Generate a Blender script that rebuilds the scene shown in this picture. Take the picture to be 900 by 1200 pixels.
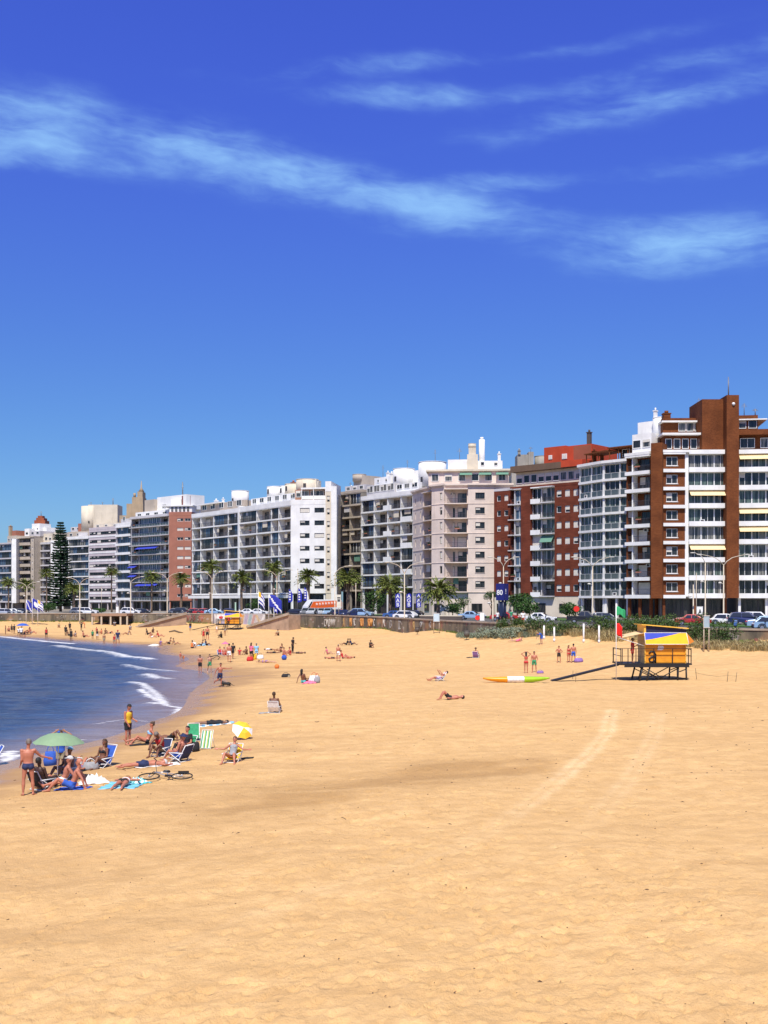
import bpy, bmesh, math, random
import numpy as np
from mathutils import Vector, Matrix

# ------------------------------------------------------------------ clear, camera, world, sun
for o in list(bpy.data.objects):
    bpy.data.objects.remove(o, do_unlink=True)
scene = bpy.context.scene
COL = scene.collection
R = math.radians
rnd = random.Random(7)
CAMZ = 6.3
F = 1300.0

cam_d = bpy.data.cameras.new('camera')
cam = bpy.data.objects.new('camera', cam_d); COL.objects.link(cam)
cam.location = (0, 0, CAMZ); cam.rotation_euler = (R(90), 0, 0)
cam_d.sensor_fit = 'VERTICAL'; cam_d.sensor_height = 24.0; cam_d.lens = 24.0*F/1200.0
cam_d.shift_y = 105.0/1200.0
cam_d.clip_start = 0.1; cam_d.clip_end = 20000
scene.camera = cam
scene.render.resolution_x = 768; scene.render.resolution_y = 1024
scene.view_settings.view_transform = 'Standard'
scene.view_settings.look = 'None'
scene.view_settings.gamma = 1.0
scene.view_settings.exposure = 0.33

SUN_EL = 58.0
SUN_AZ = 187.0      # degrees clockwise from +Y; the sun stands behind the camera, nearly straight
world = bpy.data.worlds.new('World'); scene.world = world; world.use_nodes = True

class NT:
    """small helper for node expressions"""
    def __init__(s, tree): s.t = tree; s.n = tree.nodes; s.l = tree.links
    def node(s, typ, **kw):
        n = s.n.new(typ)
        for k, v in kw.items(): setattr(n, k, v)
        return n
    def put(s, sock, v):
        if isinstance(v, bpy.types.NodeSocket): s.l.new(v, sock)
        elif v is not None:
            try: sock.default_value = v
            except Exception: sock.default_value = tuple(v)+(1.0,)
    def m(s, op, a, b=None, c=None, clamp=False):
        n = s.node('ShaderNodeMath', operation=op); n.use_clamp = clamp
        s.put(n.inputs[0], a)
        if b is not None: s.put(n.inputs[1], b)
        if c is not None: s.put(n.inputs[2], c)
        return n.outputs[0]
    def mix(s, f, a, b, blend='MIX'):
        n = s.node('ShaderNodeMix', data_type='RGBA', blend_type=blend)
        s.put(n.inputs['Factor'], f)
        s.put(n.inputs[6], a if isinstance(a, bpy.types.NodeSocket) else tuple(a)[:3]+(1.0,))
        s.put(n.inputs[7], b if isinstance(b, bpy.types.NodeSocket) else tuple(b)[:3]+(1.0,))
        return n.outputs[2]
    def noise(s, vec, scale, detail=3, rough=.5, w=None):
        n = s.node('ShaderNodeTexNoise'); s.put(n.inputs['Vector'], vec)
        n.inputs['Scale'].default_value = scale; n.inputs['Detail'].default_value = detail
        n.inputs['Roughness'].default_value = rough
        return n.outputs['Fac']
    def ramp(s, f, stops, interp='LINEAR'):
        n = s.node('ShaderNodeValToRGB'); s.put(n.inputs[0], f); cr = n.color_ramp; cr.interpolation = interp
        while len(cr.elements) < len(stops): cr.elements.new(.5)
        for e, (p, c) in zip(cr.elements, stops):
            e.position = p; e.color = (c, c, c, 1) if isinstance(c, (int, float)) else tuple(c)[:3]+(1,)
        return n.outputs[0]
    def smooth(s, v, a, b):
        n = s.node('ShaderNodeMapRange'); n.interpolation_type = 'SMOOTHSTEP'
        s.put(n.inputs[0], v); n.inputs[1].default_value = a; n.inputs[2].default_value = b
        return n.outputs[0]
    def xyz(s, v):
        n = s.node('ShaderNodeSeparateXYZ'); s.put(n.inputs[0], v); return n.outputs
    def comb(s, x, y, z):
        n = s.node('ShaderNodeCombineXYZ')
        for i, v in enumerate((x, y, z)): s.put(n.inputs[i], v)
        return n.outputs[0]

def build_world():
    w = NT(world.node_tree); w.n.clear()
    out = w.node('ShaderNodeOutputWorld'); bg = w.node('ShaderNodeBackground')
    bg.inputs['Strength'].default_value = 0.105
    sky = w.node('ShaderNodeTexSky', sky_type='NISHITA')
    sky.sun_disc = False; sky.sun_elevation = R(SUN_EL); sky.sun_rotation = R(SUN_AZ)
    sky.air_density = 1.0; sky.dust_density = 0.6; sky.ozone_density = 3.0; sky.altitude = 0
    hsv = w.node('ShaderNodeHueSaturation'); w.put(hsv.inputs['Color'], sky.outputs[0])
    hsv.inputs['Hue'].default_value = 0.5; hsv.inputs['Saturation'].default_value = SKY_SAT; hsv.inputs['Value'].default_value = SKY_VAL
    tc = w.node('ShaderNodeTexCoord')
    X, Y, Z = w.xyz(tc.outputs['Generated'])
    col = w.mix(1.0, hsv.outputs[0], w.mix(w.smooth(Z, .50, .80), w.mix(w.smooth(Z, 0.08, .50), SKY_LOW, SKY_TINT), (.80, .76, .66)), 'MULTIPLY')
    az = w.m('ARCTAN2', X, Y)
    el = w.m('ARCSINE', Z)
    # high cirrus: three feathered streaks stepping down to the right, and thin wisps above them
    low = w.m('SUBTRACT', w.noise(w.comb(w.m('MULTIPLY', az, 6), w.m('MULTIPLY', el, 12), 0), 1.0, 4, .55), .5)
    total = None
    for (ca, ce, L, th, sl, s_) in [(-.28, .386, .150, .026, -.03, 1.0), (-.17, .382, .07, .018, -.12, .6), (-.06, .362, .085, .019, -.16, 1.0), (.05, .342, .09, .013, -.15, .8), (.17, .318, .12, .014, -.10, .7), (.285, .300, .13, .021, -.03, 1.0),
                                    (.08, .425, .13, .009, -.02, .8), (.22, .408, .16, .012, .10, .75), (.31, .362, .11, .009, .02, .8), (.10, .358, .07, .009, .02, .6), (-.36, .360, .08, .006, .0, .6), (.06, .452, .22, .008, .05, .55), (.27, .440, .12, .010, .08, .5)]:
        a0 = w.m('SUBTRACT', az, ca); e0 = w.m('SUBTRACT', w.m('SUBTRACT', el, ce), w.m('MULTIPLY', a0, sl))
        e0 = w.m('ADD', e0, w.m('MULTIPLY', low, .030))
        qa = w.m('DIVIDE', a0, L); qe = w.m('DIVIDE', e0, th)
        r2 = w.m('ADD', w.m('MULTIPLY', qa, qa), w.m('MULTIPLY', qe, qe))
        g = w.m('MULTIPLY', w.m('POWER', 2.718, w.m('MULTIPLY', r2, -.8)), s_)
        total = g if total is None else w.m('ADD', total, w.m('MULTIPLY', g, w.m('SUBTRACT', 1.0, total, clamp=True)))
    total = w.m('MULTIPLY', total, w.m('ADD', .52, w.m('MULTIPLY', w.smooth(w.noise(w.comb(w.m('MULTIPLY', az, 6.5), w.m('MULTIPLY', el, 17), 2.2), 1.0, 4, .6), .34, .62), .58)))
    lin = w.m('ADD', w.m('ADD', el, w.m('MULTIPLY', az, .10)), w.m('MULTIPLY', low, .05))
    fib = w.noise(w.comb(w.m('MULTIPLY', az, 9.0), w.m('MULTIPLY', lin, 75), 1.7), 1.0, 8, .66)
    puff = w.noise(w.comb(w.m('MULTIPLY', az, 9.0), w.m('MULTIPLY', lin, 26), 4.1), 1.0, 6, .60)
    tex = w.m('ADD', w.m('MULTIPLY', w.m('SUBTRACT', fib, .5), 1.0), w.m('MULTIPLY', w.m('SUBTRACT', puff, .5), 1.6))
    amt = w.m('MULTIPLY', w.smooth(w.m('ADD', total, w.m('MULTIPLY', tex, w.m('ADD', .35, total))), .05, 1.55), w.smooth(total, .02, .45))
    amt = w.m('MULTIPLY', amt, .70, clamp=True)
    col = w.mix(amt, col, CLOUD)
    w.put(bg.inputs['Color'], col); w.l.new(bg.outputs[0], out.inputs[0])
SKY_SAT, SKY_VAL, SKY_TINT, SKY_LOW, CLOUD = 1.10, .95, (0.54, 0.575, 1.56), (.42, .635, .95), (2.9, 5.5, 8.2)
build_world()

sun_d = bpy.data.lights.new('sun', 'SUN'); sun_d.energy = 4.5; sun_d.angle = R(0.5); sun_d.color = (1.0, .95, .86)
sun = bpy.data.objects.new('sun', sun_d); COL.objects.link(sun)
_e, _a = R(SUN_EL), R(SUN_AZ)
SUNV = Vector((math.sin(_a)*math.cos(_e), math.cos(_a)*math.cos(_e), math.sin(_e)))
sun.rotation_euler = SUNV.to_track_quat('Z', 'Y').to_euler()
sun.location = SUNV*300

# ------------------------------------------------------------------ helpers
def W(px, Y): return (px-450.0)*Y/F
def ZP(py, Y): return CAMZ-(py-705.0)*Y/F
def tag(o, label, cat, group=None, kind=None):
    if label: o['label'] = label
    if cat: o['category'] = cat
    if group: o['group'] = group
    if kind: o['kind'] = kind
    return o
def empty(name, label, cat, loc=(0, 0, 0), rz=0, group=None):
    o = bpy.data.objects.new(name, None); COL.objects.link(o)
    o.location = loc; o.rotation_euler = (0, 0, rz); o.empty_display_size = .3
    return tag(o, label, cat, group)
def link(name, me, parent=None, loc=None, rz=None):
    o = bpy.data.objects.new(name, me); COL.objects.link(o)
    if parent is not None: o.parent = parent
    if loc is not None: o.location = loc
    if rz is not None: o.rotation_euler = (0, 0, rz)
    return o
KIDS = {}
def copy_tree(o, parent=None):
    c = o.copy(); COL.objects.link(c)
    if parent is not None: c.parent = parent
    for ch in list(o.children): copy_tree(ch, c)
    return c

class MB:
    def __init__(s): s.v = []; s.f = []; s.mi = []; s.sm = []
    def add(s, vs, fs, mi=0, smooth=False):
        b = len(s.v); s.v += [tuple(p) for p in vs]
        for f in fs: s.f.append(tuple(b+i for i in f)); s.mi.append(mi); s.sm.append(smooth)
        return s
    def box(s, x0, x1, y0, y1, z0, z1, mi=0):
        vs = [(x0,y0,z0),(x1,y0,z0),(x1,y1,z0),(x0,y1,z0),(x0,y0,z1),(x1,y0,z1),(x1,y1,z1),(x0,y1,z1)]
        return s.add(vs, [(0,3,2,1),(4,5,6,7),(0,1,5,4),(1,2,6,5),(2,3,7,6),(3,0,4,7)], mi)
    def tube(s, pts, rad, n=8, mi=0, cap=True, smooth=True):
        pts = [Vector(p) for p in pts]
        if not isinstance(rad, (list, tuple)): rad = [rad]*len(pts)
        rings = []; b = []
        ref = None
        for i, p in enumerate(pts):
            d = (pts[min(i+1, len(pts)-1)]-pts[max(i-1, 0)])
            d = d.normalized() if d.length > 1e-9 else Vector((0, 0, 1))
            if ref is None: ref = Vector((1, 0, 0)) if abs(d.x) < .8 else Vector((0, 1, 0))
            a = d.cross(ref).normalized(); c = a.cross(d).normalized(); ref = c
            for k in range(n):
                t = 2*math.pi*k/n
                b.append(p+(a*math.cos(t)+c*math.sin(t))*rad[i])
        fs = []
        for i in range(len(pts)-1):
            for k in range(n):
                fs.append((i*n+k, i*n+(k+1) % n, (i+1)*n+(k+1) % n, (i+1)*n+k))
        if cap:
            m = (len(pts)-1)*n; s.add(b, fs, mi, smooth); q0 = len(s.v)-len(b)
            for fc in (tuple(range(n-1, -1, -1)), tuple(range(m, m+n))): s.f.append(tuple(q0+i for i in fc)); s.mi.append(mi); s.sm.append(False)
            return s
        return s.add(b, fs, mi, smooth)
    def cyl(s, x, y, z0, z1, r, n=16, mi=0, r2=None):
        return s.tube([(x, y, z0), (x, y, z1)], [r, r if r2 is None else r2], n, mi)
    def ball(s, c, r, n=8, mi=0):
        rx, ry, rz = r if isinstance(r, (tuple, list)) else (r, r, r)
        vs = [(c[0], c[1], c[2]+rz)]; fs = []; m = n*2
        for i in range(1, n):
            a = math.pi*i/n
            for k in range(m):
                t = 2*math.pi*k/m
                vs.append((c[0]+rx*math.sin(a)*math.cos(t), c[1]+ry*math.sin(a)*math.sin(t), c[2]+rz*math.cos(a)))
        vs.append((c[0], c[1], c[2]-rz)); L = len(vs)-1
        for k in range(m):
            fs.append((0, 1+k, 1+(k+1) % m)); fs.append((L, L-m+(k+1) % m, L-m+k))
        for i in range(n-2):
            for k in range(m):
                a = 1+i*m+k; b2 = 1+i*m+(k+1) % m
                fs.append((a, a+m, b2+m, b2))
        return s.add(vs, fs, mi, True)
    def prism(s, poly, y0, y1, mi=0):
        """poly of (x,z) extruded along y"""
        n = len(poly)
        vs = [(x, y0, z) for x, z in poly]+[(x, y1, z) for x, z in poly]
        fs = [tuple(range(n)), tuple(range(2*n-1, n-1, -1))]+[(i, i+n, (i+1) % n+n, (i+1) % n) for i in range(n)]
        return s.add(vs, fs, mi)
    def plate(s, poly, z0, z1, mi=0):
        """poly of (x,y) extruded along z"""
        n = len(poly)
        vs = [(x, y, z0) for x, y in poly]+[(x, y, z1) for x, y in poly]
        fs = [tuple(range(n-1, -1, -1)), tuple(range(n, 2*n))]+[(i, (i+1) % n, (i+1) % n+n, i+n) for i in range(n)]
        return s.add(vs, fs, mi)
    def mesh(s, name, mats, fix=True):
        me = bpy.data.meshes.new(name); me.from_pydata(s.v, [], s.f)
        for m in (mats if isinstance(mats, (list, tuple)) else [mats]): me.materials.append(m)
        me.polygons.foreach_set('material_index', s.mi)
        me.polygons.foreach_set('use_smooth', s.sm)
        if fix:
            bm = bmesh.new(); bm.from_mesh(me); bmesh.ops.recalc_face_normals(bm, faces=bm.faces); bm.to_mesh(me); bm.free()
        me.update(); return me
    def build(s, name, mats, parent=None, loc=None, rz=None, bevel=0, fix=True):
        o = link(name, s.mesh(name, mats, fix), parent, loc, rz)
        if bevel:
            b = o.modifiers.new('bevel', 'BEVEL'); b.width = bevel; b.segments = 2; b.limit_method = 'ANGLE'
        return o

MATS = {}
def mat(name, col, rough=.7, metal=0, var=.08, scale=3.0, bump=0.0, bscale=20, spec=.5, trans=0, emit=None, obj=False):
    if name in MATS: return MATS[name]
    m = bpy.data.materials.new(name); m.use_nodes = True; t = NT(m.node_tree)
    b = t.n['Principled BSDF']
    b.inputs['Roughness'].default_value = rough; b.inputs['Metallic'].default_value = metal
    b.inputs['Specular IOR Level'].default_value = spec
    tc = t.node('ShaderNodeTexCoord').outputs['Object']
    if var > 0:
        n1 = t.noise(tc, scale, 5, .6)
        f = t.smooth(n1, .3, .7)
        lo = tuple(c*(1-var) for c in col); hi = tuple(min(1, c*(1+var)) for c in col)
        c = t.mix(f, lo, hi)
        t.put(b.inputs['Base Color'], c)
    else: b.inputs['Base Color'].default_value = tuple(col)+(1,)
    if bump > 0:
        bn = t.node('ShaderNodeBump'); bn.inputs['Strength'].default_value = bump; bn.inputs['Distance'].default_value = .02
        t.put(bn.inputs['Height'], t.noise(tc, bscale, 4)); t.put(b.inputs['Normal'], bn.outputs[0])
    if trans > 0:
        b.inputs['Transmission Weight'].default_value = 0
        b.inputs['Subsurface Weight'].default_value = 0
    MATS[name] = m; return m
def weathered(name, col, rough=.75, streak=.22, var=.1):
    """painted render with vertical rain streaks and blotches (real dirt with its own shape)"""
    if name in MATS: return MATS[name]
    m = bpy.data.materials.new(name); m.use_nodes = True; t = NT(m.node_tree); b = t.n['Principled BSDF']
    b.inputs['Roughness'].default_value = rough; b.inputs['Specular IOR Level'].default_value = .3
    g = t.node('ShaderNodeNewGeometry').outputs['Position']; x, y, z = t.xyz(g)
    v = t.comb(t.m('MULTIPLY', x, 1.3), t.m('MULTIPLY', y, 1.3), t.m('MULTIPLY', z, .12))
    s1 = t.smooth(t.noise(v, 1.0, 5, .65), .48, .78)
    s2 = t.smooth(t.noise(g, .35, 5, .6), .35, .7)
    c = t.mix(s2, tuple(k*(1-var) for k in col), tuple(min(1, k*(1+var*.6)) for k in col))
    c = t.mix(t.m('MULTIPLY', s1, streak), c, (col[0]*.35, col[1]*.33, col[2]*.30))
    t.put(b.inputs['Base Color'], c); MATS[name] = m; return m
def brick(name, c1, c2, mortar):
    if name in MATS: return MATS[name]
    m = bpy.data.materials.new(name); m.use_nodes = True; t = NT(m.node_tree); b = t.n['Principled BSDF']
    b.inputs['Roughness'].default_value = .85; b.inputs['Specular IOR Level'].default_value = .2
    g = t.node('ShaderNodeNewGeometry').outputs['Position']; x, y, z = t.xyz(g)
    n = t.node('ShaderNodeTexBrick'); t.put(n.inputs['Vector'], t.comb(t.m('ADD', x, t.m('MULTIPLY', y, .8)), z, 0))
    n.inputs['Scale'].default_value = 2.2; n.inputs['Mortar Size'].default_value = .012
    n.inputs['Color1'].default_value = c1+(1,); n.inputs['Color2'].default_value = c2+(1,); n.inputs['Mortar'].default_value = mortar+(1,)
    c = t.mix(t.smooth(t.noise(g, .5, 5), .35, .7), n.outputs[0], t.mix(1.0, n.outputs[0], (.72, .70, .70), 'MULTIPLY'))
    t.put(b.inputs['Base Color'], c); MATS[name] = m; return m
def glass(name, col, curtain=None):
    if name in MATS: return MATS[name]
    m = bpy.data.materials.new(name); m.use_nodes = True; t = NT(m.node_tree); b = t.n['Principled BSDF']
    b.inputs['Roughness'].default_value = .12; b.inputs['Specular IOR Level'].default_value = .45
    g = t.node('ShaderNodeNewGeometry').outputs['Position']; x, y, z = t.xyz(g)
    # what hangs behind the pane: darker room, paler cloth with folds
    n = t.noise(t.comb(t.m('MULTIPLY', x, 2.2), t.m('MULTIPLY', y, 2.2), t.m('MULTIPLY', z, .25)), 1.0, 3)
    c = t.mix(t.smooth(n, .40, .62), col, curtain or tuple(k*1.9 for k in col))
    t.put(b.inputs['Base Color'], c); MATS[name] = m; return m
# ------------------------------------------------------------------ the ground's height
WALL = [(-420, 262), (-200, 246), (-60, 238), (0, 235), (100, 240), (200, 240), (300, 232), (400, 205), (450, 182), (520, 150),
        (620, 126), (700, 114), (800, 107), (900, 102), (1010, 97)]
wall_xy = [(W(p, Y), Y) for p, Y in WALL]+[(62, 84), (85, 66), (118, 20), (140, -40)]
ctrl = []
def c_z(px, py, z): Y = (CAMZ-z)*F/(py-705.0); ctrl.append((W(px, Y), Y, z))
def c_y(px, py, Y): ctrl.append((W(px, Y), Y, ZP(py, Y)))
SHORE_PX = [(-60, 925), (0, 898), (50, 884), (100, 873), (160, 855), (205, 838), (222, 824), (236, 805), (238, 786), (222, 770), (190, 759),
            (150, 755), (100, 752), (50, 748), (0, 745.5), (-80, 742)]
for p, y in SHORE_PX: c_z(p, y, 0.0)
for p, y, z in [(33, 932, .3), (0, 1200, .5), (450, 1200, .8), (900, 1200, .9), (900, 950, .8), (450, 950, .7), (300, 950, .5), (200, 900, .35),
                (320, 835, .6), (272, 806, .16), (617, 787, .7), (800, 797, .8), (450, 800, .6), (360, 800, .5), (668, 776, .9),
                (120, 900, .25), (300, 775, .45), (400, 765, .7), (260, 760, .5), (90, 745.3, .35), (180, 749, .5), (20, 742.5, .3), (240, 850, .3), (500, 870, .7)]:
    c_z(p, y, z)
for p, y, Y in [(850, 757, 104), (900, 760, 98), (0, 728.5, 234), (100, 729, 239), (200, 730, 239), (300, 731, 231), (400, 736.5, 204), (450, 738, 181), (520, 740, 149),
                (550, 746, 140), (620, 736.5, 123), (660, 737, 119), (700, 738.5, 112.5), (740, 740, 110), (780, 742, 107), (600, 748, 118), (660, 748, 112), (700, 750, 108), (780, 752, 103), (900, 750, 101), (50, 736, 228), (300, 742, 205), (420, 747, 170), (-200, 729, 244)]:
    c_y(p, y, Y)
for x, y, z in [(-40, 60, -1.6), (-60, 100, -2.2), (-60, 150, -2.2), (-95, 190, -1.8), (-150, 150, -3), (-120, 60, -3), (-40, 20, -1.2), (40, 8, 1.2), (90, 20, 1.9), (70, 60, 1.6), (0, 2, .8), (-8, 6, .5), (-160, 215, -.6), (-230, 232, -.6)]:
    ctrl.append((x, y, z))
CP = np.array(ctrl)
def _tps_k(d2): return np.where(d2 > 1e-9, .5*d2*np.log(np.maximum(d2, 1e-12)), 0.0)
_S = 50.0
def _fit():
    P = CP[:, :2]/_S; n = len(P)
    d2 = ((P[:, None]-P[None])**2).sum(-1)
    K = _tps_k(d2)+np.eye(n)*2e-3
    Q = np.hstack([np.ones((n, 1)), P])
    A = np.block([[K, Q], [Q.T, np.zeros((3, 3))]])
    return np.linalg.solve(A, np.concatenate([CP[:, 2], np.zeros(3)]))
_w = _fit()
def hgt_arr(x, y):
    P = CP[:, :2]/_S; x = np.asarray(x, float)/_S; y = np.asarray(y, float)/_S
    out = np.zeros(x.shape)
    for i in range(len(P)):
        out += _w[i]*_tps_k((x-P[i, 0])**2+(y-P[i, 1])**2)
    return np.clip(out+_w[-3]+_w[-2]*x+_w[-1]*y, -4, 3.1)
_rs = np.random.RandomState(3); _G = _rs.rand(256, 256)
def vnoise(x, y):
    xi = np.floor(x).astype(int); yi = np.floor(y).astype(int); fx = x-xi; fy = y-yi
    fx = fx*fx*(3-2*fx); fy = fy*fy*(3-2*fy)
    g = lambda a, b: _G[a & 255, b & 255]
    return (g(xi, yi)*(1-fx)+g(xi+1, yi)*fx)*(1-fy)+(g(xi, yi+1)*(1-fx)+g(xi+1, yi+1)*fx)*fy
def relief(x, y):
    """small hollows and ridges of trodden sand, quieter near the water"""
    r = (vnoise(x*.11, y*.16)-.5)*.22+(vnoise(x*.45+9, y*.55)-.5)*.10+(vnoise(x*1.7, y*1.9+5)-.5)*.035+(vnoise(x*3.9, y*4.2+5)-.5)*.022
    return r
def ground_arr(x, y):
    h = hgt_arr(x, y); return h+relief(np.asarray(x, float), np.asarray(y, float))*np.clip((h-.05)/.4, 0, 1)
def gz(x, y): return float(ground_arr(np.array([x]), np.array([y]))[0])
def hit(px, py):
    """the place on the sand seen at a pixel of the photograph"""
    Y = np.linspace(10, 290, 5600); X = W(px, Y)
    d = ZP(py, Y)-ground_arr(X, Y)
    k = np.where(d < 0)[0]
    i = int(k[0]) if len(k) else len(Y)-1
    return float(X[i]), float(Y[i]), float(ground_arr(X[i:i+1], Y[i:i+1])[0])
def poly_dist(x, y, pts):
    best = np.full(x.shape, 1e9)
    for (ax, ay), (bx, by) in zip(pts[:-1], pts[1:]):
        dx, dy = bx-ax, by-ay; L = dx*dx+dy*dy+1e-9
        t = np.clip(((x-ax)*dx+(y-ay)*dy)/L, 0, 1)
        best = np.minimum(best, np.hypot(x-ax-t*dx, y-ay-t*dy))
    return best
def grid_mesh(name, xs, ys, zf, attrs, m):
    X, Y = np.meshgrid(xs, ys); Z = zf(X, Y); nx, ny = len(xs), len(ys)
    co = np.stack([X, Y, Z], -1).reshape(-1, 3).astype(np.float32)
    idx = np.arange(nx*ny).reshape(ny, nx)
    q = np.stack([idx[:-1, :-1], idx[:-1, 1:], idx[1:, 1:], idx[1:, :-1]], -1).reshape(-1, 4)
    me = bpy.data.meshes.new(name)
    me.vertices.add(len(co)); me.vertices.foreach_set('co', co.ravel())
    me.loops.add(q.size); me.loops.foreach_set('vertex_index', q.ravel().astype(np.int32))
    me.polygons.add(len(q)); me.polygons.foreach_set('loop_start', (np.arange(len(q))*4).astype(np.int32))
    me.polygons.foreach_set('loop_total', np.full(len(q), 4, np.int32))
    me.update(calc_edges=True); me.validate()
    me.polygons.foreach_set('use_smooth', np.ones(len(q), bool))
    for k, f in attrs.items():
        a = me.attributes.new(k, 'FLOAT', 'POINT'); a.data.foreach_set('value', f(X, Y, Z).ravel().astype(np.float32))
    me.materials.append(m); me.update()
    return link(name, me)

# ---- sand
def wallY(px): return float(np.interp(px, [p for p, _ in WALL], [y for _, y in WALL]))
def px_line(pts): return [hit(p, y)[:2] for p, y in pts]
trk = [px_line([(718, 832), (712, 858), (690, 885), (640, 925), (590, 965), (545, 990), (480, 1010), (330, 1060), (150, 1140), (0, 1190)]),
       px_line([(772, 836), (768, 858), (745, 900), (690, 970), (650, 1000)])]
def stamps(xs, ys):
    """footprints and scuffs pressed into the sand, as real hollows with soft rims"""
    xs = np.asarray(xs); ys = np.asarray(ys); D = np.zeros((len(ys), len(xs))); q = np.random.RandomState(11); S = []; ZD = 1.0
    for k in range(19000):
        Y = 12+70*q.rand()**1.5; X = (q.rand()*2-1)*(Y*.37+2)
        if vnoise(np.array([X*.22+3]), np.array([Y*.2]))[0] > q.rand()*.55+.22: S.append((X, Y, .07+.11*q.rand(), .05+.05*q.rand(), q.rand()*3.14, ZD*(.012+.035*q.rand()**2)))
    trails = [px_line(t) for t in ([(0, 1175), (120, 1130), (260, 1115), (420, 1080)], [(100, 1198), (240, 1160), (330, 1150)], [(30, 1100), (200, 1050), (420, 1010), (600, 960)], [(500, 1190), (700, 1060), (880, 1000)], [(300, 905), (420, 960), (560, 1060), (600, 1190)], [(200, 940), (500, 900), (880, 890)])]
    for t in trails:
        for (ax, ay), (bx, by) in zip(t[:-1], t[1:]):
            L = math.hypot(bx-ax, by-ay); n = int(L/.35); an = math.atan2(by-ay, bx-ax)
            for k in range(n): s_ = .13*(1 if k % 2 else -1); S.append((ax+(bx-ax)*k/n-math.sin(an)*s_, ay+(by-ay)*k/n+math.cos(an)*s_, .15, .06, an, .045))
    for X, Y, a, b, an, dp in S:
        i0, i1 = np.searchsorted(xs, [X-.45, X+.45]); j0, j1 = np.searchsorted(ys, [Y-.45, Y+.45])
        if i1 <= i0 or j1 <= j0: continue
        gx, gy = np.meshgrid(xs[i0:i1]-X, ys[j0:j1]-Y); c, s_ = math.cos(an), math.sin(an)
        r2 = ((gx*c+gy*s_)/a)**2+((-gx*s_+gy*c)/b)**2; D[j0:j1, i0:i1] += -dp*np.exp(-r2)+dp*.5*np.exp(-(np.sqrt(r2)-1.55)**2*3)
    return D
def track(X, Y, Z):
    o = np.zeros(X.shape)
    for ln, s in zip(trk, (1.0, .55)):
        d = poly_dist(X, Y, ln); d = np.abs(d-.17)+(vnoise(X*3, Y*3)-.5)*.12; o = np.maximum(o, s*np.exp(-(d/.17)**2)*(.25+.95*vnoise(X*2.6, Y*2.1)))
    return o*np.clip((Y-22)/14, .25, 1)
damp_c = [px_line([(290, 945), (420, 922), (520, 905), (610, 895)])[0:4]]
def damp(X, Y, Z):
    d = poly_dist(X, Y, damp_c[0])+(vnoise(X*.5+4, Y*.6)-.5)*2.2+(vnoise(X*1.9, Y*2.3)-.5)*1.1; d = np.maximum(d, 0); return np.exp(-(d/2.0)**2)*np.clip(.8+(vnoise(X*.9, Y*1.3)-.4)*1.2, 0, 1)
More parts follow.
